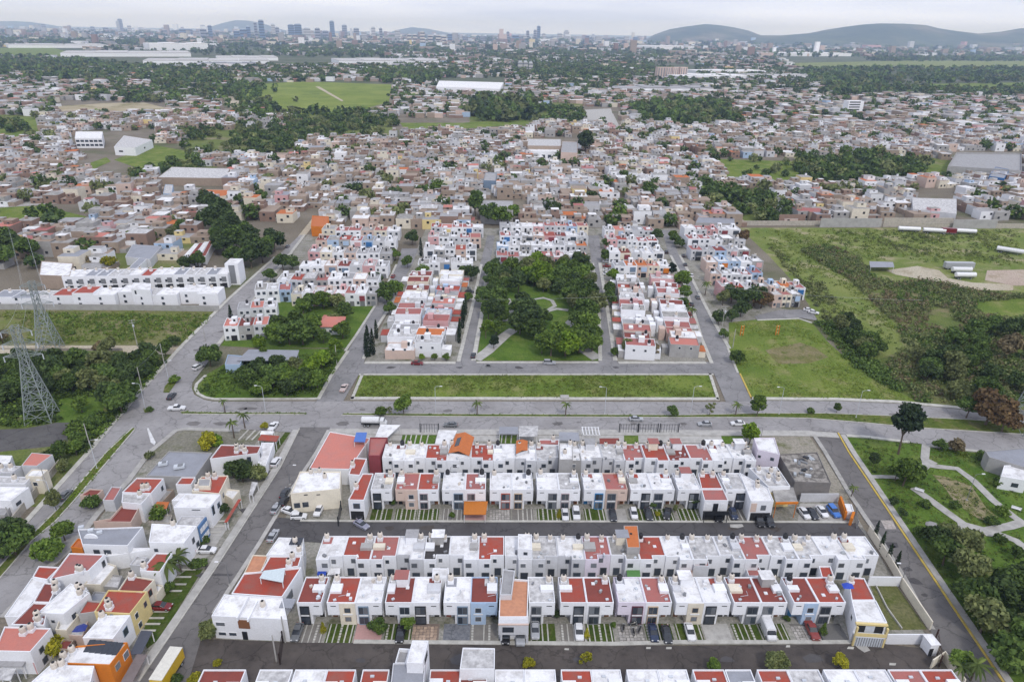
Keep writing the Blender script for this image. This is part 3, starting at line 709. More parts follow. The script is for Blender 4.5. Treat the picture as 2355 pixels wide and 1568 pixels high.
sheet('street_patch', [c7(1485, 822), c7(1590, 828), c7(1570, 842), c7(1420, 838)], .18, ALLEY)
for q in ([c8(740, 1310), c8(765, 1310), c8(765, 1325), c8(735, 1325)], [c8(1160, 1320), c8(1200, 1322), c8(1195, 1338), c8(1150, 1335)], [c9(2090, 1322), c9(2120, 1322), c9(2118, 1336), c9(2088, 1336)], [c9(2225, 1322), c9(2262, 1322), c9(2260, 1337), c9(2222, 1337)], [c9(1535, 1330), c9(1565, 1332), c9(1563, 1344), c9(1533, 1342)], [c8(1440, 1430), c8(1485, 1432), c8(1480, 1448), c8(1438, 1446)]):
    sheet('drain_cover', q, .2, KERB)
sheet('cement_spill', [c8(1225, 1300), c8(1280, 1310), c8(1310, 1345), c8(1270, 1360), c8(1225, 1330), c8(1205, 1310)], .2, CONC)
sheet('cement_spill', [c8(355, 490), c8(440, 488), c8(450, 505), c8(410, 515), c8(360, 510)], .2, CONC)
sheet('lawn', [(2000, 1343), (2062, 1347), (2132, 1447), (2040, 1449)], .08, field('fenced side lawn', [(0.12, 0.13, 0.045), (0.16, 0.155, 0.075), (0.10, 0.12, 0.03)], .2, .3))
sheet('pavement', [(790, 1012), (1740, 1020), (1740, 991), (790, 989)], .08, CONC)
for q, v in (([(1600, 270), (2060, 275), (2110, 100), (1640, 95)], C1), ([(620, 265), (850, 265), (865, 135), (630, 135)], C2), ([(0, 290), (200, 290), (190, 110), (0, 110)], C3), ([(1340, 270), (1620, 270), (1620, 115), (1310, 110)], C3)):
    sheet('turf_drive', q, .1, LAWN, v)
for x in (1660, 1730, 1800, 1870, 1960): strip('paving_strip', [C1(x, 270), C1(x + 40, 98)], .35, .06, .15, KERB)
for x in (660, 715, 790): strip('paving_strip', [C2(x, 262), C2(x + 12, 138)], .35, .06, .15, KERB)
sheet('tower_lawn', [c4(380, 1330), c4(400, 1160), c4(720, 1150), c4(700, 1260), c4(560, 1330)], .06, LAWN)
sheet('plain', [(-400, 200), (2900, 222), (2900, 106), (1177, 78), (-400, 53)], .015, field('green far plain', [(0.075, 0.095, 0.05), (0.11, 0.125, 0.075), (0.16, 0.15, 0.12)], .004, .006))
YARD = field('pale trodden yard', [(0.25, 0.235, 0.21), (0.33, 0.315, 0.29), (0.15, 0.15, 0.10)], .12, .15)
sheet('yard', [(500, 1480), (760, 1000), (1860, 1000), (2060, 1340), (2140, 1480)], .04, YARD)
sheet('yard', [(60, 1420), (350, 1030), (560, 990), (690, 990), (640, 1080), (330, 1568), (-60, 1568)], .04, YARD)
sheet('yard', [(840, 830), (930, 640), (980, 525), (1600, 525), (1625, 640), (1690, 690), (1860, 720), (1740, 735), (1620, 830)], .035, YARD)
sheet('yard', [(520, 800), (690, 540), (920, 540), (850, 700), (800, 700), (640, 690), (560, 725)], .015, YARD)
_r = random.Random(4)
for line, m, n in (([(400, 1440), (640, 1060)], ALLEY, 6), ([(2040, 1240), (2230, 1530)], ALLEY, 5), ([(500, 940), (2200, 955)], STREET, 7), ([(420, 975), (1700, 975)], STREET, 7), ([(600, 1520), (2100, 1515)], ALLEY, 5), ([(860, 1215), (1950, 1217)], MUDROAD, 5), ([(420, 830), (560, 730)], STREET, 4), ([(860, 846), (1620, 846)], ALLEY, 4)):
    for k in range(n):
        t_ = _r.random(); p = G(line[0][0] + (line[1][0] - line[0][0]) * t_, line[0][1] + (line[1][1] - line[0][1]) * t_); s_ = _r.uniform(.8, 2.2); a_ = _r.random() * 3
        sheet('road_patch', [(p.x + math.cos(a_ + q) * s_ * _r.uniform(.6, 1.2), p.y + math.sin(a_ + q) * s_ * _r.uniform(.4, .8)) for q in (0, 1.1, 2.0, 3.1, 4.2, 5.3)], .195, m, world=True)
SLOPE = field('green town slope', [(0.12, 0.155, 0.04), (0.17, 0.19, 0.06), (0.26, 0.225, 0.15)], .03, .03)
for q in ([(560, 262), (900, 262), (905, 320), (690, 338), (500, 375), (420, 362), (440, 300)], [(330, 392), (470, 358), (525, 372), (430, 420), (300, 432)], [(-60, 225), (120, 232), (110, 330), (-60, 330)], [(1590, 430), (1790, 436), (1795, 512), (1690, 516), (1600, 480)], [(1840, 362), (2070, 358), (2270, 372), (2260, 412), (1960, 428), (1720, 430)], [(1430, 238), (1665, 230), (1705, 272), (1600, 302), (1480, 290)], [(1080, 224), (1230, 224), (1340, 240), (1345, 290), (1080, 290)], [(60, 412), (240, 405), (250, 428), (130, 455), (60, 450)], [(250, 545), (480, 545), (460, 612), (260, 640)]):
    PATHZ[0] += .003; sheet('slope', q, PATHZ[0] - .17, SLOPE)
# ------------------------------------------------------------------ terraced rows of the near block
def nm(x): return x / 1.63057
def P0(x0, k=650): return lambda x: (x0 + x * k / 2355) / 1.63057
a1, a2, a3, a4 = P0(780), P0(1420), P0(2060), P0(2700)
q1, q2, q3 = P0(1060), P0(1700), P0(2340)
e1, e2, e3 = P0(700, 1060), P0(1750, 1060), P0(2780, 1060)
VA = (2000 + 930 * .27601) / 1.63057
VB = (2000 + 352 * .27601) / 1.63057
VC = (1590 + 885 * .27601) / 1.63057
VD = (1590 + 495 * .27601) / 1.63057

def rowlabel(i, wall, roof, extra, where):
    return f"{wall} terraced house with {RN[roof]} roof{extra}, {ORD[i]} from left in {where}"

STONE = [surf('tan flagstone', (0.42, 0.31, 0.23), (0.3, 0.22, 0.17), .6, .8, var=.25), surf('grey flagstone', (0.40, 0.375, 0.345), (0.25, 0.235, 0.22), .6, .8, var=.22)]
GPAVE = field('dark turf between strips', [(0.045, 0.075, 0.012), (0.075, 0.105, 0.02), (0.10, 0.10, 0.045)], .3, .5)
DRIVE = {
    'grass': (GPAVE, KERB), 'strips': (surf('brown grey gravel', (0.20, 0.185, 0.165), (0.12, 0.11, 0.1), .6, .8), KERB),
    'pink': (surf('rose paving', (0.46, 0.27, 0.25), (0.36, 0.24, 0.22), .5, .8), None), 'flag': (surf('mortar bed', (0.22, 0.17, 0.14)), STONE[0]),
    'cobble': (asphalt('blue grey cobbles', (0.13, 0.135, 0.15), (0.21, 0.215, 0.23), (0.08, 0.08, 0.09), 1.2, 2.2), None),
    'concrete': (CONC, None), 'stone': (surf('stone bed', (0.2, 0.19, 0.17)), STONE[1]), 'dark': (asphalt('dark drive', (0.13, 0.125, 0.12), (0.18, 0.175, 0.165), (0.09, 0.085, 0.08)), None),
    'steps': (GPAVE, STONE[1]),
}
def driveway(root, W, typ, L=5.0, y1=-0.02, seed=0):
    r = random.Random(seed + 9)
    bed, piece = DRIVE[typ]
    dv = link('driveway', mesh('driveway', [(0.03, y1 - L, .05), (W - .03, y1 - L, .05), (W - .03, y1, .05), (0.03, y1, .05)], [(0, 1, 2, 3)], bed), None, root.location, root.rotation_euler.z)
    tag(dv, kind='structure')
    if typ in ('grass', 'strips'):
        for k, x in enumerate((0.45, 1.55, 2.75, 3.85, 4.95)):
            if r.random() < .12: continue
            x = x * W / 5.4
            if (k + seed) % 3 == 0:          # a line of stepping slabs
                for j in range(7): link('slab', box(piece), dv, (x, y1 - L + .4 + j * .68, .04), 0, (0.42, 0.5, .06))
            else: link('paving_strip', box(piece), dv, (x, y1 - L / 2, .04), 0, (0.2 + .1 * r.random(), L - .1, .06))
    elif typ in ('flag', 'stone', 'steps'):
        sx = 0.72 if typ != 'steps' else 0.95
        for i in range(int(W / sx)):
            for j in range(int(L / sx)):
                if typ == 'steps' and (i + j) % 2: continue
                link('flagstone', box(piece), dv, ((i + .5) * sx + r.uniform(-.06, .06), y1 - L + (j + .5) * sx + r.uniform(-.06, .06), .03), r.uniform(-.25, .25), (sx * r.uniform(.74, .9), sx * r.uniform(.74, .9), .06 + r.random() * .03))
    return dv

FRONT = 'terraced houses of the front row'
A_ROW = [  # left, right, overhang side, roof, wall, frame, bay, small window, drive, entry
    (a1(1205), a1(1540), 'R', 'brown', 'white', 'black', None, 0, 'strips', 'dark'), (a1(1612), a1(1998), 'L', 'red', 'white', 'tan', 'cream', 1, 'grass', 'wood'),
    (a1(2000), a2(38), 'R', 'white', 'white', 'blue', None, 0, 'pink', 'dark'), (a2(85), a2(454), 'L', 'brown', 'white', 'light', None, 0, 'grass', 'dark'),
    (a2(456), a2(826), 'R', 'white', 'white', 'black', None, 0, 'flag', 'dark'), (a2(880), a2(1244), 'L', 'white', 'white', 'blue', None, 0, 'cobble', 'red'),
    (a2(1246), a2(1612), 'R', 'brown', 'blue', 'light', 'blue', 1, 'strips', 'dark'), None,
    (a2(2042), a3(78), 'R', 'stained', 'white', 'grey', None, 0, 'grass', 'dark'), (a3(153), a3(509), 'L', 'red', 'white', 'black', None, 0, 'strips', 'dark'),
    (a3(511), a3(876), 'R', 'brown', 'white', 'grey', None, 0, 'grass', 'wood'), (a3(940), a3(1314), 'L', 'white', 'lilac', 'maroon', None, 0, 'stone', 'dark'),
    (a3(1316), a3(1666), 'R', 'pink', 'white', 'tan', None, 0, 'grass', 'wood'), (a3(1726), a3(2104), 'L', 'white', 'white', 'tan', 'cream', 1, 'grass', 'wood'),
    (a3(2106), a4(146), 'R', 'white', 'white', 'black', None, 0, 'concrete', 'dark'), (a4(190), a4(565), 'L', 'brown', 'white', 'grey', None, 0, 'grass', 'dark'),
    (a4(567), a4(915), 'R', 'brown', 'white', 'grey', None, 0, 'grass', 'wood'), (a4(1005), a4(1345), 'L', 'brown', 'white', 'light', 'blue', 1, 'stone', 'azure'),
    (a4(1347), a4(1710), 'R', 'red', 'white', 'grey', None, 0, 'dark', 'dark'),
]
FW = {'black': 'black-framed', 'tan': 'tan-framed', 'blue': 'grey-blue', 'light': 'pale-framed', 'grey': 'grey-framed', 'maroon': 'maroon-framed', 'red': 'red-framed', 'azure': 'bright blue', 'mauve': 'mauve-framed'}
for i, t in enumerate(A_ROW):
    if t is None: continue
    xl, xr, side, roof, wall, fr, bay, small, drv, entry = t
    wn = {'blue': 'light blue', 'lilac': 'pale lilac'}.get(wall, 'white')
    r_ = front_house(xl, xr, VA, side, roof, wall, fr, rowlabel(i, wn, roof, f" and {FW[fr]} window", 'front row'), FRONT, D=7.0, bay=bay, entry=entry, seed=i, small=small)
    driveway(r_, 5.4, drv, seed=i)

MID = 'terraced houses of the middle row facing us'
C_ROW = [
    (q1(1195), q1(1480), 'R', 'stained', 'white', 'black', None, 0, 'grass', 'dark'), (q1(1530), q1(1829), 'L', 'pink', 'beige', 'light', 'beige', 1, 'grass', 'dark'),
    (q1(1831), q1(2115), 'R', 'red', 'white', 'mauve', None, 0, 'grass', 'wood'), (q1(2165), q2(158), 'L', 'white', 'white', 'blue', None, 0, 'strips', 'dark'),
    (q2(160), q2(440), 'R', 'pink', 'white', 'mauve', None, 0, 'pink', 'wood'), (q2(495), q2(799), 'L', 'white', 'white', 'red', None, 0, 'stone', 'red'),
    (q2(801), q2(1086), 'R', 'white', 'white', 'tan', None, 0, 'strips', 'dark'), (q2(1140), q2(1439), 'L', 'white', 'white', 'grey', None, 0, 'grass', 'dark'),
    (q2(1441), q2(1725), 'R', 'stained', 'white', 'mauve', None, 0, 'grass', 'wood'), (q2(1780), q2(2069), 'L', 'white', 'white', 'azure', None, 0, 'grass', 'azure'),
    (q2(2071), q3(50), 'R', 'pink', 'beige', 'grey', 'beige', 0, 'concrete', 'wood'), (q3(95), q3(389), 'L', 'white', 'white', 'black', None, 0, 'grass', 'dark'),
    (q3(391), q3(690), 'R', 'white', 'white', 'grey', None, 0, 'grass', 'wood'), (q3(740), q3(1050), 'L', 'white', 'white', 'black', None, 0, 'grass', 'wood'),
    None, (q3(1385), q3(1682), 'L', 'stained', 'white', 'black', None, 0, 'strips', 'dark'),
]
for i, t in enumerate(C_ROW):
    if t is None: continue
    xl, xr, side, roof, wall, fr, bay, small, drv, entry = t
    wn = 'beige' if wall == 'beige' else 'white'
    r_ = front_house(xl, xr, VC, side, roof, wall, fr, rowlabel(i, wn, roof, f" and {FW[fr]} window", 'middle row'), MID, D=7.0, h=6.0, bay=bay, entry=entry, seed=i + 30, small=small)
    driveway(r_, 5.3, drv, L=4.8, seed=i + 40)

BACK = 'terraced houses with rear walls behind the front row'
B_ROW = [(a1(1462), a1(1809), 'white', 'white'), (a1(1811), a1(2200), 'red', 'white'), (a1(2202), a2(225), 'pink', 'white'), (a2(227), a2(605), 'white', 'lightgrey'), (a2(607), a2(955), 'black', 'white'),
         (a2(957), a2(1349), 'white', 'white'), (a2(1351), a2(1706), 'red', 'white'), (a2(1715), a2(2088), 'white', 'white'), (a2(2090), a3(124), 'stained', 'lightgrey'), (a3(126), a3(489), 'white', 'lightgrey'),
         (a3(491), a3(850), 'pink', 'lilac'), (a3(852), a3(1234), 'concrete', 'white'), (a3(1236), a3(1600), 'red', 'white'), (a3(1602), a3(1960), 'white', 'white'), (a3(1962), a4(30), 'stained', 'white'),
         (a4(32), a4(348), 'stained', 'white'), (a4(350), a4(722), 'pink', 'white'), (a4(724), a4(1080), 'stained', 'white'), (a4(1082), a4(1440), 'stained', 'white'), (a4(1442), a4(1780), 'white', 'white'), (a4(1782), a4(2200), 'white', 'white')]
for i, (xl, xr, roof, wall) in enumerate(B_ROW):
    back_house(xl, xr, VB, roof, wall, rowlabel(i, 'white' if wall != 'lilac' else 'lilac', roof, '', 'rear-wall row behind front row'), BACK, D=7.6, seed=i, flip=i % 2 == 1)
TOP = 'terraced houses backing onto the avenue'
D_ROW = [(q1(1340), q1(1640), 'white', 'white'), (q1(1642), q1(1929), 'white', 'white'), (q1(1931), q1(2230), 'red', 'white'), (q1(2232), q2(234), 'white', 'white'), (q2(236), q2(545), 'red', 'white'), (q2(547), q2(839), 'white', 'white'),
         (q2(841), q2(1129), 'white', 'lightgrey'), (q2(1131), q2(1430), 'stained', 'lightgrey'), (q2(1432), q2(1739), 'white', 'grey'), (q2(1741), q2(2039), 'white', 'lightgrey'), (q2(2041), q2(2345), 'stained', 'lightgrey'),
         (q3(10), q3(300), 'pink', 'white'), (q3(302), q3(619), 'red', 'white'), (q3(621), q3(919), 'brown', 'white'), (q3(921), q3(1219), 'pink', 'white'), (q3(1221), q3(1510), 'white', 'white'), (q3(1512), q3(1800), 'white', 'white')]
for i, (xl, xr, roof, wall) in enumerate(D_ROW):
    r_ = back_house(xl, xr, VD, roof, wall, rowlabel(i, 'white' if wall == 'white' else 'grey-white', roof, '', 'row backing onto avenue'), TOP, D=8.0, h=5.9 + (0.9 if i in (12, 13) else 0), seed=i + 70, flip=i % 2 == 0)
BOT = 'terraced houses along the lower picture edge'
VE = (2350 + 352 * .4501) / 1.63057
E_ROW = [(e1(140), e1(495), 'brown'), (e1(610), e1(885), 'stained'), (e1(905), e1(1170), 'white'), (e1(1172), e1(1412), 'red'), (e1(1468), e1(1690), 'red'), (e1(2030), e1(2290), 'red'), (e2(-58), e2(172), 'brown'), (e2(236), e2(480), 'white'),
         (e2(482), e2(738), 'white'), (e2(784), e2(1035), 'red'), (e2(1037), e2(1280), 'white'), (e2(1330), e2(1590), 'white'), (e2(1592), e2(1832), 'white'), (e2(1880), e2(2142), 'red'), (e2(2150), e3(78), 'slate'),
         (e3(128), e3(378), 'red'), (e3(380), e3(642), 'stained'), (e3(680), e3(938), 'white'), (e3(940), e3(1200), 'white'), (e3(1218), e3(1482), 'pink'), (e3(1484), e3(1752), 'red')]
for i, (xl, xr, roof) in enumerate(E_ROW):        # their fronts face the alley, turned away from us: surveyed by the far top edge
    a, ang, W = place_row(xl, xr, VE, 5.8)
    p = Vector((a.x, a.y)) + Vector((math.sin(ang), -math.cos(ang))) * 7.6
    r_ = empty('terraced_house', (p.x, p.y, 0), ang, rowlabel(i, 'white', roof, '', 'row along lower picture edge'), 'house', BOT)
    block(r_, [(0.004, 0), (W - .004, 0), (W - .004, 7.6), (0.004, 7.6)], 5.8, WALL['white'], ROOF[roof])
    rr = random.Random(i + 400)
    s = 'L' if i % 2 else 'R'; X = (lambda x: x) if s == 'L' else (lambda x: W - x)
    tank(r_, X(1.0), 1.2 + rr.random(), 5.5, TANK, 1.0, WALL['white'], 0.8)
    link('laundry_cover', box(WALL['white']), r_, (X(1.3), 3.6 + rr.random(), 5.5), 0, (2.3, 1.9, 0.6))
    link('air_vent', box(FRAME['light']), r_, (X(W * .6), 6.3 - rr.random() * 1.5, 5.5), 0, (0.7, 0.4, 0.3))
    window(r_, W * .3, -.04, 3.6, 1.2, 1.1, 0, FRAME['grey']); window(r_, W * .72, -.04, 3.6, .95, 1.1, 0, FRAME['grey'])
    wo = link('slit_vent', box(FRAME['black']), r_, (X(1.2), 7.62, 4.8), 0, (1.05, .06, .17))

# ---- one-off buildings of the near block
def canopy(pts, v, h, m, label, th=0.14, group=None, name='carport', cat='carport', slope=0.0, post=None):
    P = [G(*v(*p), h) for p in pts]
    c = sum(P, Vector()) / len(P)
    root = empty(name, (c.x, c.y, 0), 0, label, cat, group)
    L_ = [Vector((p.x - c.x, p.y - c.y)) for p in P]
    zz = [h - slope, h - slope, h, h]
    V = [(p.x, p.y, z - th) for p, z in zip(L_, zz)] + [(p.x, p.y, z) for p, z in zip(L_, zz)]
    link('canopy', mesh('canopy', V, BF, m), root)
    for p, z in zip(L_, zz):
        link('post', box(post or FRAME['white']), root, (p.x * .94, p.y * .94, 0), 0, (.14, .14, z - th - .002))
    return root
# corner white house at the front left
r_ = pixel_house([A1(45, 1115), A1(1075, 1165), A1(1010, 870), A1(222, 822)], D0, 5.9, 'white', 'white', 'large white corner house with brown wood panel, between cross street and dark alley', None,
    wins=[(3, .5, 3.4, 1.2, 1.2), (0, .10, 3.4, 1.9, 1.0, 'white', PALEGLASS), (0, .10, .9, 1.6, .9, 'white', GLASS), (0, .24, .9, 1.6, .9, 'white', GLASS)], tanks=[(.68, .5)])
P_ = [G(*A1(45, 1115), 5.9), G(*A1(1075, 1165), 5.9)]; d_ = (P_[1] - P_[0]); an = math.atan2(d_.y, d_.x)
q = P_[0] + d_ * .415 - r_.location
link('wood_panel', box(WOODM), r_, (q.x, q.y - .08, 3.1), an, (2.2, .16, 2.1)); q = P_[0] + d_ * .40 - r_.location
link('door', box(FRAME['black']), r_, (q.x, q.y - .05, .05), an, (1.0, .1, 2.1))
q = G(*A1(470, 985), 6.6) - r_.location; link('dividing_wall', box(WALL['white']), r_, (q.x, q.y, 5.6), an, (.25, 5.6, .9)); q = G(*A1(600, 1010), 6.6) - r_.location
link('dividing_wall', box(WALL['white']), r_, (q.x, q.y, 5.6), an, (.25, 5.0, .6))
q = G(*A1(1080, 945), 5.7) - r_.location; link('skylight', box(ROOF['slate']), r_, (q.x, q.y, 5.6), an, (2.6, 2.4, .16))
# the big orange-red roof behind it
pixel_house([A1(318, 812), A1(1005, 858), A1(1268, 455), A1(488, 535)], D0, 5.9, 'white', 'red', 'long orange-red flat roof with a translucent canopy, behind large white corner house', None, wins=[(1, .3, 2.4, 2.6, 2.0, 'grey', PALEGLASS)], par=.35)
pixel_house([A1(715, 520), A1(1228, 440), A1(1270, 305), A1(842, 302)], D0, 5.9, 'white', 'red', 'red roof with two water tanks beside a flagstone terrace, left end of block', None, tanks=[(.75, .8), (.72, .25)])
pixel_house([A1(490, 530), A1(712, 530), A1(820, 295), A1(610, 285)], D0, 3.2, 'cream', 'terracotta', 'low pale terrace of broken stone beside red roof, along cross street', None, cat='terrace', name='terrace')
pixel_house([A1(790, 290), A1(1285, 298), A1(1300, 60), A1(960, 50)], D0, 5.9, 'white', 'white', 'white roofed house with grey solar panel frame, at left end of middle alley', None, wins=[(1, .5, 3.2, 1.2, 1.2)], tanks=[(.72, .7), (.9, .2)])
sp = empty('solar_panel', G(*A1(1200, 105), 6.3), 0, 'grey rooftop panel frame on the white roof at left end of middle alley', 'solar panel')
for k in range(2): link('panel', box(SOLAR), sp, (k * 1.35 - .7, 0, 0), 0, (1.25, 2.2, .12))
canopy([A1(700, 600), A1(1020, 660), A1(1045, 470), A1(760, 500)], D0, 7.2, plain('translucent canopy sheet', (.55, .62, .64), .3), 'translucent corrugated canopy standing on long orange-red roof', name='roof_canopy', cat='canopy')
# the terracotta terrace house pushed out to the alley
r_ = pixel_house([A2(1635, 1130), A2(2022, 1128), A2(2038, 625), A2(1650, 600)], D0, 6.0, 'white', 'terracotta', 'house with orange terracotta roof terrace and grey front pushed out to dark alley', None, par=.5)
P_ = [G(*A2(1625, 1375), 2.6), G(*A2(2030, 1375), 2.6)]
b_ = Vector((P_[0].x, P_[0].y, 0)); d_ = P_[1] - P_[0]; an = math.atan2(d_.y, d_.x); o = b_ - r_.location
ext = link('front_room', box(WALL['lightgrey']), r_, (o.x + d_.length / 2, o.y + 1.9, 2.6), an, (d_.length, 3.6, 2.7))
window(r_, o.x + 1.9, o.y + .06, 3.3, 2.2, 1.3, an, FRAME['black'], GLASS)
for k in (0.1, .97): link('column', box(WALL['lightgrey']), r_, (o.x + d_.length * k, o.y + .3, 0), an, (.35, .35, 2.6))
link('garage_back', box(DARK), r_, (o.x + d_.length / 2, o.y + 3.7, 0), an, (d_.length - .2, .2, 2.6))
link('cornice', box(WALL['beige']), r_, (o.x + d_.length / 2, o.y + .08, 5.25), an, (d_.length + .1, .3, .22))
pixel_house([A2(1650, 830), A2(1808, 830), A2(1850, 500), A2(1690, 480)], D0, 6.9, 'lightgrey', 'grey', 'narrow grey roof room with white gas bottles beside orange terracotta terrace', None, name='roof_room', cat='roof room')
# right end of the front row
r_ = pixel_house([A4(1855, 1180), A4(2272, 1205), A4(2120, 905), A4(1790, 905)], D0, 5.8, 'white', 'white', 'white end house with yellow framed balcony and barred gate, right end of front row', None, wins=[(3, .5, 3.3, 1.1, 1.1)])
pixel_house([A4(1790, 902), A4(2110, 900), A4(1960, 600), A4(1740, 590)], D0, 5.7, 'white', 'red', 'patchy red roof with blue tarpaulin behind white end house of front row', None, tanks=[(.1, .8)])
FL = facade(r_)[4]
on_face(r_, 'balcony_opening', DARK, 0, .01, 2.9, FL - .7, .1, 2.2); on_face(r_, 'balcony_floor', WALL['white'], 0, .55, 2.55, FL + .1, 1.1, .3); on_face(r_, 'balcony_rail', WALL['yellow'], 0, 1.05, 2.85, FL + .1, .12, .8)
on_face(r_, 'balcony_door', FRAME['light'], 0, .06, 2.95, 1.8, .08, 1.9); on_face(r_, 'lintel', WALL['yellow'], 0, .2, 5.1, FL + .2, .55, .4)
for s in (-.49, .49): on_face(r_, 'column', WALL['yellow'], s, .9, 0, .32, .4, 5.1)
gate = on_face(r_, 'gate', FRAME['light'], 0, .95, .1, FL - .5, .06, 2.35)
c_, u_, n_, an, _l = facade(r_)
for k in range(11): q = c_ + u_ * (FL - .6) * (k - 5) / 11 + n_ * 1.0; sub('bar', box(FRAME['grey']), gate, (q.x, q.y, .1), an, (.13, .05, 2.35))
tp = G(*A4(1735, 715), 6.6)
tag(link('tarpaulin', mesh('tarpaulin', [(-1.1, -.7, 0), (0, -.9, .15), (1.1, -.6, 0), (1.2, .6, .1), (.1, .8, .3), (-1.0, .7, .05), (0, 0, .55)], [(0, 1, 6), (1, 2, 6), (2, 3, 6), (3, 4, 6), (4, 5, 6), (5, 0, 6)], plain('blue tarpaulin', (.02, .06, .42), .5)), None, tp), 'bright blue tarpaulin heaped on the red roof near right end of front row', 'tarpaulin')
# raised parts behind the front row
pixel_house([A2(1890, 205), A2(2085, 215), A2(2080, 10), A2(1895, 5)], D0, 8.2, 'white', 'white', 'three-storey white roof room with small red canopy in rear-wall row', None, wins=[(0, .55, 6.6, .9, .8, 'grey')], name='roof_room', cat='roof room')
pixel_house([A3(1060, 190), A3(1235, 190), A3(1200, -110), A3(1010, -110)], D0, 7.6, 'grey', 'orange', 'tall grey roof room covered with orange clay tiles, beside middle alley', None, name='roof_room', cat='roof room', par=.02)
pixel_house([A3(1965, 435), A3(2175, 440), A3(2150, 275), A3(1950, 275)], D0, 4.6, 'lightgrey', 'red', 'small yard room with bright red roof, behind the white roofs of front row', None, name='yard_room', cat='outbuilding')
pixel_house([A4(390, 575), A4(610, 575), A4(520, 435), A4(340, 435)], D0, 3.1, 'white', 'pink', 'low yard room with brick-red roof, right part of yard behind front row', None, name='yard_room', cat='outbuilding')
pixel_house([A3(1790, 590), A3(1950, 595), A3(1940, 480), A3(1780, 480)], D0, 3.0, 'beige', 'brown', 'low yard room with dark red roof, in yard behind white roofs of front row', None, name='yard_room', cat='outbuilding')
pixel_house([A4(1385, 590), A4(1560, 600), A4(1500, 440), A4(1345, 440)], D0, 4.4, 'white', 'red', 'yard room with orange-red roof between brown roofs and rear-wall row', None, name='yard_room', cat='outbuilding')
pixel_house([A2(725, 590), A2(955, 590), A2(950, 468), A2(735, 468)], D0, 6.6, 'white', 'white', 'white raised roof slab between two water tanks of front row', None, name='roof_room', cat='roof room')
canopy([A3(1060, 590), A3(1240, 590), A3(1225, 465), A3(1045, 465)], D0, 2.9, plain('green canopy sheet', (.09, .22, .06), .6), 'green yard canopy among white rear walls', name='yard_canopy', cat='canopy')
canopy([A1(1480, 560), A1(1600, 560), A1(1620, 470), A1(1500, 470)], D0, 2.6, plain('blue canopy sheet', (.02, .06, .35), .6), 'deep blue yard canopy behind brick-brown front roof', name='yard_canopy', cat='canopy')
canopy([A1(1615, 560), A1(1790, 545), A1(1800, 465), A1(1660, 470)], D0, 2.7, ROOF['white'], 'white yard canopy beside deep blue canopy', name='yard_canopy', cat='canopy')
# middle row one-offs
r_ = pixel_house([C3(1095, 1035), C3(1420, 1035), C3(1350, 878), C3(1050, 878)], D0, 5.9, 'white', 'pink', 'white house with pink front roof and black steel gallery, right part of middle row', MID, wins=[], name='terraced_house')
FL = facade(r_)[4]
on_face(r_, 'gallery', DARK, 0, .02, 0, FL - .3, .1, 2.5); on_face(r_, 'gallery_floor', FRAME['black'], 0, .7, 2.5, FL, 1.4, .2); on_face(r_, 'railing', FRAME['black'], 0, 1.35, 2.7, FL, .08, .85)
for s in (-.48, 0, .48): on_face(r_, 'column', FRAME['black'], s, 1.3, 0, .14, .14, 2.5)
for s in (-.3, 0, .3): on_face(r_, 'window', FRAME['black'] if s == 0 else FRAME['white'], s, .03, 2.75, 1.25, .1, 2.2)
pixel_house([C3(1052, 872), C3(1345, 872), C3(1240, 655), C3(1005, 660)], D0, 5.9, 'white', 'red', 'orange-red roof behind pink front roof in middle row', None, tanks=[(.2, .85), (.75, .8)])
r_ = pixel_house([C3(1725, 1042), C3(2035, 1042), C3(1960, 870), C3(1570, 655)], D0, 6.2, 'white', 'white', 'white house with black garage under a glazed bedroom, right part of middle row', None, wins=[(0, .6, 3.4, 1.3, 1.5, 'grey', PALEGLASS)], tanks=[(.5, .6), (.55, .8)])
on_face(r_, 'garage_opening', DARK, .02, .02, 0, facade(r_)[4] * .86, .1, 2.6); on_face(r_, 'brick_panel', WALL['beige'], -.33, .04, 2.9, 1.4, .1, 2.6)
pixel_house([C3(1960, 850), C3(2260, 840), C3(2080, 575), C3(1700, 590)], D0, 6.1, 'white', 'stained', 'cluttered white roof with many water tanks, right end of middle row', None, tanks=[(.2, .8), (.3, .4), (.6, .7), (.75, .5), (.6, .25)])
r_ = canopy([C3(2065, 1060), C3(2360, 1055), C3(2300, 855), C3(2010, 860)], D0, 5.0, ROOF['concrete'], 'orange edged concrete porch roof on orange posts, right end of middle row', th=.45, name='porch', cat='porch', post=WALL['orange'])
P_ = [G(*C3(2065, 1060), 5), G(*C3(2360, 1055), 5)]; d_ = P_[1] - P_[0]; o = P_[0] - r_.location; ctr = o + d_ * .5
link('fascia', box(WALL['orange']), r_, (ctr.x, ctr.y - .12, 4.5), math.atan2(d_.y, d_.x), (d_.length + .2, .2, .62))
link('back_wall', box(WALL['yellow']), r_, (ctr.x, ctr.y + 4.6, 0), math.atan2(d_.y, d_.x), (d_.length, .2, 4.4)); window(r_, ctr.x, ctr.y + 4.4, 2.2, 2.2, 1.8, 0, FRAME['white'], GLASS)
wh_ = pixel_house([c8(800, 195), c8(1045, 205), c8(950, -5), c8(690, 10)], D0, 5.6, surf('dark unpainted block wall', (.20, .185, .175), (.12, .115, .11), .6, .5), surf('debris strewn slab', (.33, .305, .275), (.11, .1, .09), .9, .6, thr=(.42, .58)), 'bare grey warehouse with mottled slab roof beside cross street on right', None, cat='warehouse', name='warehouse', par=.25)
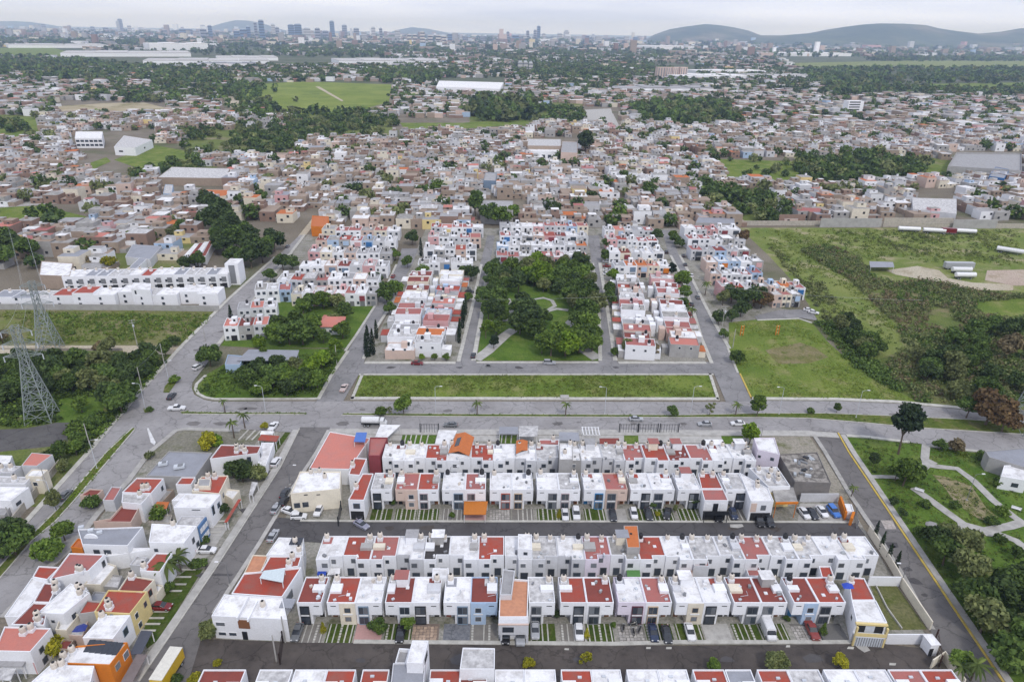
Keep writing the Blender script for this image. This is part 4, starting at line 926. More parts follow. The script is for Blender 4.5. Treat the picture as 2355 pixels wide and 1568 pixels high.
for k in range(14):
    p = G(*c8(rnd.uniform(790, 960), rnd.uniform(30, 170)), 5.35) - wh_.location; link('roof_debris', box(rnd.choice([FRAME['black'], FRAME['grey'], STEEL, WOODM, FRAME['light']])), wh_, (p.x, p.y, 5.35), rnd.random() * 3, (rnd.uniform(.5, 2.2), rnd.uniform(.4, .9), rnd.uniform(.2, .7)))
pixel_house([C1(105, 945), C1(780, 875), C1(790, 640), C1(235, 640)], D0, 5.9, 'cream', 'white', 'large cream house with two dark windows and lawn, left end of middle row', None, wins=[(0, .1, 1.5, 1.5, 1.5, 'grey', GLASS), (0, .27, 1.5, 1.5, 1.5, 'grey', GLASS), (0, .3, 5.0, .9, .25, 'black'), (0, .55, 4.7, .9, .2, 'black')], tanks=[(.3, .85), (.65, .6), (.5, .9)])
pixel_house([C1(890, 1025), C1(1105, 1030), C1(1232, 668), C1(1085, 668)], D0, 5.9, 'white', 'red', 'white house with long orange-red roof over a dark car porch, beside cream house', None, wins=[(0, .5, 3.3, 1.7, 1.6, 'blue', PALEGLASS)], tanks=[(.1, .45)])
on_face(list(o for o in COL.objects if o.get('label', '').startswith('white house with long orange-red'))[0], 'porch_opening', DARK, 0, .02, 0, 3.2, .1, 2.5)
pixel_house([C1(895, 680), C1(1048, 690), C1(1145, 465), C1(975, 455)], D0, 5.9, 'white', 'red', 'red roof strip beside the broad pink roof, behind cream house', None, tanks=[(.1, .5)])
pixel_house([C1(360, 600), C1(905, 610), C1(1190, 190), C1(640, 100)], D0, 5.0, 'white', 'salmon', 'very broad salmon-pink flat roof at corner of avenue and cross street', None, cat='hall', name='hall', par=.2, wins=[(0, .2, 2, 1.2, 1.2, 'grey'), (0, .6, 2, 1.2, 1.2, 'grey')])
pixel_house([C1(1165, 425), C1(1320, 425), C1(1425, 180), C1(1185, 180)], D0, 6.4, 'maroon', 'pink', 'maroon walled tall room at right edge of broad salmon roof', None, name='roof_room', cat='roof room')
bl = canopy([C1(965, 235), C1(1120, 240), C1(1145, 110), C1(1000, 110)], D0, 6.6, plain('blue sheet roof', (.07, .16, .46), .5), 'blue and white shade roof standing on broad salmon roof', name='roof_canopy', cat='canopy')
# avenue-side carports and gates of the row that backs onto it
canopy([C1(1255, 170), C1(1420, 180), C1(1600, 10), C1(1330, 5)], D0, 3.0, ROOF['white'], 'broad white carport next to salmon-roofed hall, avenue side')
canopy([C1(2070, 262), C1(2280, 268), C1(2370, 85), C1(2120, 78)], D0, 3.0, ROOF['white'], 'white carport between grass drive and gabled orange roof, avenue side')
canopy([C2(890, 165), C2(1140, 165), C2(1155, 25), C2(895, 25)], D0, 3.0, ROOF['stained'], 'pale cream carport with white rim, avenue side, centre of row')
canopy([C2(1430, 215), C2(1715, 225), C2(1700, 110), C2(1440, 105)], D0, 3.2, ROOF['slate'], 'plain blue-grey carport, avenue side, beside pergola')
canopy([C2(620, 130), C2(885, 130), C2(880, 35), C2(625, 35)], D0, 3.0, ROOF['slate'], 'blue-grey carport over grass drive, avenue side')
canopy([C2(1990, 270), C2(2260, 275), C2(2250, 190), C2(1985, 190)], D0, 3.0, ROOF['brown'], 'brownish carport beside pergola, avenue side')
canopy([C3(1085, 270), C3(1370, 275), C3(1340, 205), C3(1085, 205)], D0, 3.0, ROOF['white'], 'small white carport beside round tree, avenue side')
pg = empty('pergola', G(*C2(1860, 200)), 0, 'white slatted pergola on avenue side of the row', 'pergola')
for k in range(6): link('slat', box(FRAME['white']), pg, (-2.4 + k * .95, 0, 2.75), 0, (.25, 4.4, .14))
for y in (-2.1, 2.1): link('beam', box(FRAME['white']), pg, (0, y, 2.55), 0, (5.3, .2, .2))
for x in (-2.5, 2.5):
    for y in (-2.1, 2.1): link('post', box(FRAME['white']), pg, (x, y, 0), 0, (.16, .16, 2.55))
def gable(pts, v, h, rise, m, wall, label):
    P = [G(*v(*p), h) for p in pts]; c = sum(P, Vector()) / 4
    root = empty('house', (c.x, c.y, 0), 0, label, 'house')
    L_ = [Vector((p.x - c.x, p.y - c.y, h)) for p in P]
    block(root, [(p.x * .92, p.y * .92) for p in L_], h - .25, WALL[wall], ROOF['grey'], par=.1, names=('wall', 'attic_floor'))
    r1, r2 = (L_[0] + L_[1]) / 2, (L_[3] + L_[2]) / 2
    r1.z = r2.z = h + rise
    t = Vector((0, 0, .14))
    for nm_, quad in (('roof', (L_[0], r1, r2, L_[3])), ('roof', (r1, L_[1], L_[2], r2))):
        V = [p - t for p in quad] + [p.copy() for p in quad]
        link(nm_, mesh('roof', V, BF, m), root)
    return root, L_, r1, r2
gr, L_, r1, r2 = gable([C2(-70, 390), C2(215, 430), C2(285, 175), C2(35, 130)], D0, 6.6, 1.1, TILE, 'white', 'house with orange clay tile gable roof and dark solar panel, avenue row')
m_ = (L_[0] + r1 + r2 + L_[3]) / 4
solp = link('solar_panel', box(SOLAR), gr, (m_.x + .3, m_.y, m_.z + .05), 0, (1.3, 4.2, .12)); solp.rotation_euler = (0, -math.atan2(1.1, abs(r1.x - L_[0].x)), gr.rotation_euler.z + math.atan2((r2 - r1).y, (r2 - r1).x) - math.pi / 2)
for k in range(3):
    pass
gable([C2(850, 400), C2(1010, 350), C2(1010, 225), C2(855, 225)], D0, 6.8, .5, TILE, 'lightgrey', 'small orange tiled shed roof on white house, avenue row centre')
pixel_house([C2(1160, 275), C2(1430, 285), C2(1440, 205), C2(1170, 205)], D0, 6.2, 'white', 'pink', 'pink roofed upper room with white hooded tank, avenue row', None, name='roof_room', cat='roof room', tanks=[(.7, .8)])
pixel_house([C2(1440, 480), C2(1625, 480), C2(1620, 255), C2(1440, 250)], D0, 8.0, 'grey', 'white', 'grey bare-walled three-storey house standing above avenue row', None, tanks=[(.8, .85), (.4, .3)])
pixel_house([C3(1820, 345), C3(2120, 415), C3(2045, 180), C3(1765, 185)], D0, 8.0, 'lilac', 'white', 'pale lilac three-storey house at right end of avenue row', None, wins=[(0, .7, 5.6, 1.0, 1.0, 'grey'), (0, .12, 5.6, .8, .8, 'grey')])
pixel_house([C3(1480, 480), C3(1760, 520), C3(1700, 300), C3(1480, 300)], D0, 5.0, 'white', 'stained', 'weathered white terrace with satellite dishes, right end of avenue row', None, tanks=[(.8, .6), (.3, .7), (.6, .9)])
# the bottom row's raised buildings
pixel_house([E1(1690, 560), E1(1965, 570), E1(1990, 300), E1(1720, 298)], D0, 8.4, 'lightgrey', 'slate', 'tall light grey house rising above lower row, left of white tower', None)
pixel_house([E1(1830, 295), E1(1965, 300), E1(2015, 112), E1(1880, 110)], D0, 10.6, 'white', 'white', 'white roof tower of tall grey house at lower picture edge', None, wins=[(1, .5, 8.6, 2.0, 1.2, 'black')], name='roof_room', cat='roof room')
pixel_house([E1(1735, 300), E1(1825, 300), E1(1860, 180), E1(1770, 175)], D0, 8.0, 'white', 'grey', 'open grey roof court beside white roof tower at lower picture edge', None, name='roof_room', cat='roof room', par=.8)
pixel_house([E1(2275, 350), E2(232, 350), E2(235, 175), E1(2300, 170)], D0, 8.2, 'white', 'stained', 'white raised roof block projecting over dark alley at lower edge', None, name='roof_room', cat='roof room')
# ------------------------------------------------------------------ the block left of the cross street
ph = pixel_house
ph([L3(1040, 470), L3(1690, 395), L3(1740, 290), L3(1190, 275)], D0, 5.8, 'white', 'brown', 'white house with dull red roof cluttered by tanks, beside long pale carport', None, wins=[(1, .5, 3.4, 1.1, 1.2, 'grey'), (0, .8, 3.2, 1.0, 1.8, 'black'), (0, .9, .4, 1.0, 1.6, 'black')], tanks=[(.45, .7), (.5, .4), (.6, .6), (.7, .3)])
ph([L3(1690, 560), L3(1800, 560), L3(1910, 250), L3(1740, 250)], D0, 3.2, 'white', 'white', 'low white side wing by the parked white cars, left block', None, name='side_wing', cat='outbuilding')
ph([L3(170, 700), L3(840, 715), L3(1070, 385), L3(480, 365)], D0, 4.2, 'grey', 'slate', 'wide blue-grey flat roof with two small machines, left block', None, cat='hall', name='hall', par=.25)
for px, s in ((L3(410, 560), 1.0), (L3(630, 600), 1.2)):
    p = G(*px, 3.95); r_ = empty('roof_machine', p, .3, 'small steel machine on blue-grey flat roof, ' + ('nearer its pale edge' if s == 1 else 'with a dark hood'), 'roof machine', 'machines on blue-grey roof')
    link('casing', box(FRAME['light']), r_, (0, 0, .25), 0, (2.2 * s, 1.2 * s, .7)); link('foot', box(FRAME['grey']), r_, (0, 0, 0), 0, (1.2, .9, .25)); link('fan_cover', box(FRAME['grey']), r_, (.3, 0, .25 + .7), 0, (1.0 * s, .9 * s, .16))
r_ = ph([L4(750, 235), L4(1145, 250), L4(1318, 45), L4(950, 38)], D0, 6.0, 'white', 'red', 'bright red roofed house with slate side wall, avenue side of left block', None, wins=[(1, .75, 3.4, .9, 1.3, 'grey')], tanks=[(.62, .25), (.75, .3)])
ph([L4(745, 370), L4(1010, 395), L4(1130, 262), L4(760, 245)], D0, 5.6, 'white', 'stained', 'white slab with slate blue side wall in front of bright red roof', None, name='side_wing', cat='outbuilding', tanks=[(.7, .8)])
q = [G(*L4(1015, 500), 0), G(*L4(1215, 400), 0)]
tag(link('side_wall', box(WALL['steel']), None, (q[0] + q[1]) / 2 + Vector((.2, 0, 0)), math.atan2((q[1] - q[0]).y, (q[1] - q[0]).x), ((q[1] - q[0]).length * 1.1, .3, 5.0)), 'slate blue side wall below bright red roof in left block', 'wall')
ph([L4(488, 345), L4(640, 345), L4(745, 165), L4(610, 155)], D0, 3.4, 'lightgrey', 'pink', 'low pinkish red annex beside avenue pavement, left block', None, name='annex', cat='outbuilding')
ph([L4(1700, 215), L4(2070, 255), L4(2195, 5), L4(1830, 20)], D0, 6.0, 'cream', 'red', 'red roofed cream house with pale hatch, upper part of left block', None, tanks=[(.15, .15), (.55, .9), (.3, .9)], wins=[(1, .3, 3.2, .9, 1.2, 'grey')])
ph([L4(1480, 130), L4(1690, 130), L4(1750, 30), L4(1560, 30)], D0, 5.2, 'white', 'red', 'small red roof with white blank wall, upper part of left block', None, name='annex', cat='outbuilding')
ph([L4(1780, 150), L4(1945, 150), L4(1960, 50), L4(1790, 50)], D0, 7.0, 'cream', 'grey', 'cream stair head with grey-green lid on red roof', None, name='roof_room', cat='roof room', par=.1)
ph([L4(1425, 345), L4(1520, 350), L4(1700, 250), L4(1530, 250)], D0, 4.4, 'white', 'white', 'white wing left of white house with navy striped front', None, name='annex', cat='outbuilding')
r_ = ph([L4(1450, 440), L4(1935, 445), L4(2090, 262), L4(1620, 255)], D0, 6.0, 'white', 'white', 'white flat-roofed house with grey-blue striped front, facing cross street', None, wins=[(1, .7, 3.2, 1.1, 1.5, 'blue'), (1, .25, 3.0, 1.0, 2.6, 'blue'), (0, .62, 5.2, 2.0, .25, 'grey')])
ph([L4(2110, 250), L4(2255, 330), L4(2350, 205), L4(2190, 190)], D0, 3.2, 'cream', 'white', 'cream single-storey porch below dark round tree, facing cross street', None, name='porch', cat='porch')
canopy([L4(2140, 640), L4(2180, 640), L4(2370, 330), L4(2330, 330)], D0, 2.6, ROOF['red'], 'long narrow red tiled carport along cross street pavement')
r_ = ph([L4(1460, 690), L4(1770, 700), L4(1880, 560), L4(1560, 560)], D0, 5.8, 'lightgrey', 'stained', 'grey-white house with bright blue window grid front, facing cross street', None)
q = [G(*L4(1885, 830), 0), G(*L4(1890, 560), 5.8)]
b0, b1 = G(*L4(1770, 700), 5.8), G(*L4(1880, 560), 5.8); d_ = b1 - b0; an = math.atan2(d_.y, d_.x); ctr = (b0 + b1) / 2 - r_.location
pn = link('front_panel', box(plain('blue panel', (.10, .20, .38))), r_, (ctr.x + .2, ctr.y, .3), an, (d_.length, .3, 5.3))
for k in range(3):
    for z in (1.0, 3.4): sub('window', box(FRAME['white']), pn, (ctr.x + .38 + d_.x * (k - 1) * .3, ctr.y + d_.y * (k - 1) * .3, z), an, (.9, .12, 1.3))
ph([L4(360, 630), L4(875, 640), L4(985, 440), L4(740, 420), L4(590, 590)], D0, 4.2, 'beige', 'brown', 'unroofed mauve brick court full of clutter, left block', None, par=.5)
r_ = ph([L4(210, 945), L4(825, 960), L4(1035, 700), L4(150, 735)], D0, 6.1, 'white', 'slate', 'large pale grey roof with arched front, middle of left block', None, wins=[(0, .28, 3.5, 1.4, 1.3, 'grey'), (0, .52, 3.5, 1.6, 1.3, 'grey')])
p = G(*L4(330, 850), 5.9); o = p - r_.location
V = [(1.5 * math.cos(a), y, 1.1 * math.sin(a)) for y in (-.2, .2) for a in [k * math.pi / 8 for k in range(9)]]
link('arch', mesh('arch', V, [(k, k + 1, k + 10, k + 9) for k in range(8)] + [tuple(range(9))[::-1], tuple(range(9, 18))], WALL['white']), r_, (o.x, o.y, 5.8))
for fx, fy in ((200, 720), (330, 760), (450, 790)):
    p = G(*L4(fx, fy), 5.8) - r_.location; link('roof_vent', box(FRAME['light']), r_, (p.x, p.y, 5.8), .4, (1.1, .8, .5))
ph([L4(520, 1110), L4(1230, 1000), L4(1215, 985), L4(560, 1000)], D0, 4.0, 'white', 'white', 'long plain white wall wing below large pale grey roof', None, name='annex', cat='outbuilding')
ph([L4(1115, 915), L4(1590, 925), L4(1765, 690), L4(1155, 660)], D0, 6.2, 'white', 'white', 'large plain white flat roof facing cross street, by white parked car', None, wins=[(0, .16, 3.6, .9, .9, 'grey'), (1, .6, 3.2, 1.0, 1.5, 'grey'), (1, .82, .6, 1.2, 1.9, 'grey')], tanks=[(.5, .92)])
canopy([L3(270, 1140), L3(450, 1145), L3(490, 1055), L3(320, 1050)], D0, 2.8, ROOF['orange'], 'small rusty orange yard roof beside slate blue wall')
canopy([L3(1690, 215), L3(1940, 235), L3(1985, 160), L3(1740, 140)], D0, 3.0, ROOF['red'], 'orange-red carport behind white house at avenue corner')
canopy([L3(1720, 135), L3(1890, 140), L3(1915, 95), L3(1740, 90)], D0, 3.0, ROOF['white'], 'white carport touching orange-red carport at avenue corner')
canopy([L3(1570, 960), L3(1620, 960), L3(1690, 790), L3(1610, 780)], D0, 2.8, ROOF['stained'], 'pale grey lean-to behind red carport, along cross street')
# nearer half of the left block
r_ = ph([c7(335, 860), c7(600, 800), c7(712, 688), c7(470, 680)], D0, 6.0, 'white', 'pink', 'house with quartered dull red roof and blue side window, avenue side of left block', None, wins=[(1, .8, 3.4, .9, 1.6, 'grey')], tanks=[(.7, .12), (.8, .05)])
ph([c7(220, 842), c7(320, 860), c7(405, 775), c7(262, 768)], D0, 5.4, 'white', 'red', 'small orange-red roof at avenue edge, beside quartered red roof', None, name='annex', cat='outbuilding')
ph([c7(570, 892), c7(682, 895), c7(790, 765), c7(700, 735)], D0, 3.4, 'cream', 'white', 'white slab roof on dark columns, centre of left block', None, name='porch', cat='porch')
r_ = ph([c7(950, 800), c7(1085, 808), c7(1168, 682), c7(1060, 678)], D0, 6.0, 'white', 'red', 'white house with L-shaped orange-red roof behind palm', None, tanks=[(.1, .15)])
ph([c7(800, 935), c7(965, 950), c7(1050, 860), c7(870, 830)], D0, 5.8, 'cream', 'brown', 'maroon roofed house with pale laundry slab, behind palm', None, tanks=[(.2, .9)], wins=[(1, .5, 3.2, 1.0, 1.6, 'red')])
r_ = ph([c7(640, 1080), c7(882, 1092), c7(1000, 940), c7(735, 930)], D0, 6.0, 'yellow', 'red', 'yellow fronted house with stepped red roof, facing cross street by maroon car', None, tanks=[(.25, .35), (.35, .2)], wins=[(1, .25, 3.3, 1.0, 1.4, 'white'), (1, .75, 3.3, 1.0, 1.4, 'tan'), (1, .3, .6, 1.1, 1.4, 'white')])
ph([c7(530, 1095), c7(640, 1080), c7(700, 1010), c7(590, 1000)], D0, 5.0, 'grey', 'red', 'low red roof wing left of yellow fronted house', None, name='annex', cat='outbuilding')
ph([c7(30, 1110), c7(140, 1115), c7(330, 870), c7(215, 848)], D0, 4.6, 'white', 'white', 'long narrow white wing with arched openings along avenue, left block', None, wins=[(1, .4, 2.2, 1.2, 1.6, 'black'), (1, .6, 2.2, .9, 1.5, 'black')])
ph([c7(225, 1012), c7(335, 1015), c7(395, 890), c7(300, 880)], D0, 5.8, 'white', 'brown', 'narrow brick-brown roof between white wing and clustered tanks', None, tanks=[(.9, .9), (1.1, .6)])
r_ = ph([c7(255, 1085), c7(430, 1095), c7(610, 950), c7(480, 885)], D0, 6.2, 'white', 'white', 'stepped white house with open roof terrace, centre of left block', None, wins=[(1, .3, 3.4, .9, 1.2, 'black'), (0, .5, 3.8, .7, .7, 'grey')], tanks=[(.5, .95), (.7, .95), (.8, .8)])
ph([c7(75, 1165), c7(300, 1170), c7(330, 1020), c7(225, 1015)], D0, 5.6, 'white', 'brown', 'dusty brown roof with two beige tanks, left block', None, tanks=[(.7, .35), (.8, .15)])
ph([c7(375, 1200), c7(450, 1205), c7(540, 1095), c7(420, 1080)], D0, 4.2, 'cream', 'white', 'cream low house with high terrace wall, left block', None, par=.9)
r_ = ph([c7(-40, 1345), c7(205, 1350), c7(345, 1190), c7(30, 1178)], D0, 5.8, 'white', 'salmon', 'broad salmon red roof at lower left corner of photograph', None, tanks=[(.5, .75), (.62, .9)], wins=[(1, .4, 3.2, 1.1, 1.3, 'grey'), (1, .4, .5, 1.2, 1.5, 'grey')])
r_ = ph([c7(560, 1255), c7(765, 1262), c7(885, 1100), c7(690, 1105)], D0, 5.8, 'white', 'white', 'rumpled white roof with blue tarpaulin and navy side, left block', None, tanks=[(.1, .9)], wins=[(1, .6, 3.0, 1.4, 1.8, 'blue')])
q = [G(*c7(795, 1245), 0), G(*c7(905, 1150), 0)]
tag(link('side_wall', box(WALL['steel']), None, (q[0] + q[1]) / 2, math.atan2((q[1] - q[0]).y, (q[1] - q[0]).x), ((q[1] - q[0]).length, .5, 5.6)), 'navy grey house side wall between yellow front and orange front', 'wall')
r_ = ph([c7(380, 1425), c7(745, 1440), c7(865, 1285), c7(520, 1310)], D0, 6.0, 'orange', 'white', 'white roofed house with bright orange front and solar panels, facing cross street', None, wins=[(1, .3, 3.2, 1.3, 1.5, 'tan', PALEGLASS), (1, .78, 3.2, 1.4, 1.6, 'white', PALEGLASS)], tanks=[(.06, .25), (.08, .6)])
for k in range(6):
    p = G(*c7(625 + k * 38, 1275 + k * 4), 6.1); o = p - r_.location
    s_ = link('solar_panel', box(SOLAR), r_, (o.x, o.y - 1.0, o.z - .3), .02, (1.05, 2.6, .1)); s_.rotation_euler[0] = .16
tp = G(*c7(545, 1195), 5.2)
tag(link('tarpaulin', mesh('tarpaulin', [(-1.2, -.8, 0), (0, -1.0, .2), (1.2, -.5, 0), (1.0, .8, .1), (.1, 1.1, .25), (-1.1, .6, .05), (0, 0, .6)], [(0, 1, 6), (1, 2, 6), (2, 3, 6), (3, 4, 6), (4, 5, 6), (5, 0, 6)], plain('navy tarpaulin', (.02, .035, .2), .5)), None, tp), 'dark blue tarpaulin on rumpled white roof, left block', 'tarpaulin')
ph([c7(190, 1575), c7(610, 1575), c7(640, 1445), c7(340, 1440)], D0, 6.0, 'white', 'white', 'white roof with large grey stain at lower edge, beside orange front', None, tanks=[(.2, .8), (.3, .95)], wins=[(1, .3, 3.2, 1.1, 1.6, 'grey')])
canopy([c7(0, 1450), c7(150, 1450), c7(215, 1355), c7(-10, 1350)], D0, 3.3, ROOF['grey'], 'ribbed dark grey sheet roof at lower left corner')
canopy([c7(-20, 1540), c7(70, 1545), c7(110, 1465), c7(-20, 1460)], D0, 3.6, ROOF['stained'], 'pale framed rooflight at extreme lower left corner')
canopy([c7(880, 1370), c7(960, 1365), c7(1035, 1210), c7(960, 1205)], D0, 2.7, plain('dark tinted sheet', (.06, .065, .085), .4), 'dark tinted carport beside orange front, cross street side')
canopy([c7(820, 1555), c7(900, 1555), c7(1000, 1370), c7(930, 1365)], D0, 2.7, surf('mauve brown sheet', (.20, .165, .16)), 'long mauve-brown carport below dark tinted carport, cross street side')
for k, y in enumerate((470, 505, 545, 800, 850, 900, 945, 1085, 1130, 1170, 1215)):   # parking strips along the cross street
    a, b = c7(1455 - (y - 450) * .66, y), c7(1560 - (y - 450) * .66, y)
    st_ = strip('paving_strip', [a, b], .45, .05, .16, KERB)
sheet('driveway', [c7(1400, 480), c7(1560, 490), c7(1420, 700), c7(1300, 760), c7(1270, 700), c7(1340, 580)], .06, CONC)
sheet('turf_strip', [c7(1060, 960), c7(1260, 800), c7(1380, 790), c7(1090, 1260), c7(1000, 1330), c7(960, 1250)], .055, GPAVE)
sheet('turf_strip', [L3(1900, 440), L3(1840, 400), L3(2080, 90), L3(2150, 95)], .055, GPAVE)
for x in (1440, 1540, 1620): strip('paving_strip', [L3(x, 220), L3(x + 140, 75)], .5, .05, .14, KERB)
for q, h_, wl, rf in (([(690, 905), (800, 915), (830, 835), (740, 822)], 2.4, 'grey', 'stained'), ([(440, 1235), (560, 1245), (600, 1135), (500, 1120)], 2.8, 'beige', 'stained'), ([(880, 760), (950, 765), (1000, 710), (930, 700)], 3.0, 'lightgrey', 'stained'), ([(1010, 470), (1150, 480), (1170, 420), (1040, 410)], .9, 'stone', 'concrete'), ([(600, 1000), (690, 1005), (720, 945), (640, 940)], 2.2, 'grey', 'slate'), ([(380, 1330), (460, 1335), (500, 1270), (430, 1265)], 2.6, 'tan', 'brown'), ([(750, 700), (870, 705), (900, 650), (800, 645)], 2.4, 'white', 'white'), ([(130, 1420), (230, 1425), (280, 1350), (200, 1345)], 3.0, 'pink', 'stained'), ([(1000, 960), (1060, 965), (1110, 900), (1060, 890)], 2.6, 'cream', 'white'), ([(900, 1000), (1000, 1005), (1050, 945), (1000, 935)], 2.8, 'white', 'pink'), ([(700, 620), (820, 625), (860, 590), (760, 580)], 2.6, 'beige', 'salmon'), ([(450, 980), (560, 985), (600, 930), (520, 925)], 2.8, 'white', 'red'), ([(540, 290), (650, 295), (700, 250), (610, 245)], 2.8, 'beige', 'brown'), ([(1000, 330), (1100, 335), (1180, 250), (1110, 245)], 2.2, 'tan', 'concrete'), ([(1220, 520), (1320, 525), (1350, 470), (1270, 465)], 2.4, 'white', 'stained'), ([(1080, 560), (1130, 560), (1000, 700), (960, 690)][:0] or [(480, 640), (560, 650), (570, 590), (530, 580)], 2.5, 'orange', 'orange')):
    ph([c7(*p) for p in q], D0, h_, wl, rf, f"low {wl if wl != 'lightgrey' else 'pale grey'} yard structure with {RN[rf]} top, tucked between left block houses", 'low yard structures of the left block', name='yard_room', cat='outbuilding')
# houses across the avenue at the left edge
ph([L1(290, 235), L1(500, 240), L1(715, 85), L1(430, 60)], D0, 5.0, 'lightgrey', 'salmon', 'salmon tiled flat roof at left edge across avenue', None, par=.1)
ph([L1(340, 380), L1(560, 385), L1(650, 290), L1(430, 285)], D0, 5.4, 'cream', 'white', 'white roof with pale hatch across avenue at left edge', None, wins=[(0, .5, 2.5, 1.2, 1.2)])
ph([L1(-200, 480), L1(340, 480), L1(420, 390), L1(-200, 370)], D0, 4.8, 'white', 'stained', 'flat grey-white roof across avenue at left edge', None, tanks=[(.7, .5)])
ph([L1(-200, 705), L1(145, 712), L1(395, 530), L1(-200, 520)], D0, 5.0, 'white', 'white', 'long white flat roof with dark opening, left edge across avenue', None, wins=[(1, .3, 2.6, 1.4, .9, 'black')])
ph([L1(-200, 330), L1(160, 330), L1(290, 240), L1(-150, 230)], D0, 4.6, 'lightgrey', 'stained', 'cluttered white roofs below salmon roof at left edge', None, tanks=[(.5, .5), (.8, .6)])
ph([L1(-200, 215), L1(120, 215), L1(165, 100), L1(-200, 90)], D0, 4.6, 'white', 'white', 'white roof with reddish rim at left edge beside dark yard', None)
ph([L1(-250, 900), L1(60, 905), L1(140, 790), L1(-200, 760)], D0, 3.0, 'grey', 'grey', 'grey sunken carport with dark car at left edge', None, cat='outbuilding', name='garage')
ph([L1(-250, 1180), L1(-20, 1150), L1(30, 1060), L1(-200, 960)], D0, 3.0, 'grey', 'stained', 'pale roof corner at left edge above avenue bend', None, cat='outbuilding', name='annex')
def wall_line(line, h, m, label, v=D0, wid=.25, name='boundary_wall'):
    return strip(name, line, wid, 0, h, m, v, 1, label=label, cat='wall')
wall_line([c7(-10, 600), c7(90, 500), c7(290, 250), c7(420, 90)], 2.3, WALL['stone'], 'stone boundary wall of houses at left edge, along avenue')
wall_line([c8(1290, 545), c8(1420, 745), c8(1480, 850), c8(1510, 905), c8(1710, 1205)], 2.4, WALL['cream'], 'pale boundary wall with cypresses along right cross street')
wall_line([c8(1410, 1300), c8(1690, 1300)], 2.6, WALL['white'], 'white alley-end wall beside fenced side lawn')
wall_line([c8(1290, 905), c8(1505, 907)], 2.6, WALL['white'], 'white rear wall of fenced side lawn')
wall_line([c8(1720, 1470), c8(1800, 1410), c8(1880, 1530), c8(1930, 1600)], 2.4, WALL['cream'], 'pale wall at lower right corner of rows')
wall_line([c8(1345, 910), c8(1420, 1060), c8(1520, 1200)], .5, KERB, 'low pale edging across fenced side lawn', wid=.2, name='low_wall')
ga = empty('gate_house', G(*c8(1700, 1345)), .1, 'white gate post house at right end of dark alley', 'gate house')
link('wall', box(WALL['white']), ga, (0, 0, 0), 0, (1.7, 2.4, 2.9)); link('roof', box(ROOF['white']), ga, (0, 0, 2.9), 0, (2.0, 2.7, .2)); link('door', box(DARK), ga, (-.5, -1.22, 0), 0, (.8, .06, 2.0))
def gate(a, b, v, h, label, m=None, n=9):
    A, B = G(*v(*a)), G(*v(*b)); d = B - A
    root = empty('gate', A, math.atan2(d.y, d.x), label, 'gate'); m = m or FRAME['black']; W = d.length
    for z in (.15, h - .1): link('rail', box(m), root, (W / 2, 0, z), 0, (W, .08, .1))
    for k in range(n): link('bar', box(m), root, (W * (k + .5) / n, 0, .12), 0, (.09, .06, h))
    for x in (0, W): link('gate_post', box(m), root, (x, 0, 0), 0, (.25, .25, h + .3))
    return root
gate((1750, 1270), (1775, 1450), c8, 2.6, 'brown barred gate at right end of dark alley', plain('rust brown metal', (.06, .03, .025)))
gate((1205, 430), (1215, 520), c8, 2.4, 'barred gate at right end of middle alley', FRAME['grey'])
gate((1925, 1290), (1905, 1440), c7, 2.8, 'dark wooden gate closing left part of dark alley', plain('dark timber', (.035, .022, .018)))
gate((2320, 390), (2300, 500), c7, 2.6, 'dark steel gate at left end of middle alley')
strip('orange_wall', [c8(1090, 345), c8(1128, 455)], .5, 0, 2.4, WALL['orange'], label='orange rendered wall beside bright blue parked car', cat='wall')
strip('orange_pier', [c8(1178, 500), c8(1195, 455)], .6, 0, 2.4, WALL['orange'], label='orange gate pier at right end of middle alley', cat='wall')
ph([c8(1140, 392), c8(1200, 398), c8(1185, 350), c8(1135, 345)], D0, 2.4, 'white', 'white', 'white gate room between orange walls, right end of middle alley', None, name='gate_room', cat='outbuilding')
strip('low_wall', [c8(830, 335), c8(1085, 335)], .3, 0, 2.6, WALL['lightgrey'], label='pale wall behind four parked cars', cat='wall')
sheet('driveway', [c8(820, 465), c8(1120, 465), c8(1090, 345), c8(830, 345)], .07, CONC)
sheet('gravel_yard', [c6(555, 1398), c6(870, 1390), c8(990, 20), c8(1175, 310), c8(1030, 330), c8(640, 40)], .06, GRAVEL)
for k, (y0, y1) in enumerate(((1350, 1385), (1360, 1400))): pass
for k, (xa, xb) in enumerate(((555, 680), (1905, 2030), (2035, 2165), (2180, 2305))):
    gate((xa, 1400), (xb, 1400), c5, 3.0, ('black barred carport gate behind white roofs, ' + ('left part' if k == 0 else f'{ORD[k-1]} of three at right part') + ' of avenue row'), None, 7)
ut = canopy([C2(140, 1225), C2(440, 1225), C2(470, 1045), C2(145, 1045)], D0, 2.8, plain('orange awning sheet', (.52, .17, .02), .7), 'bright orange awning over drive in middle row')

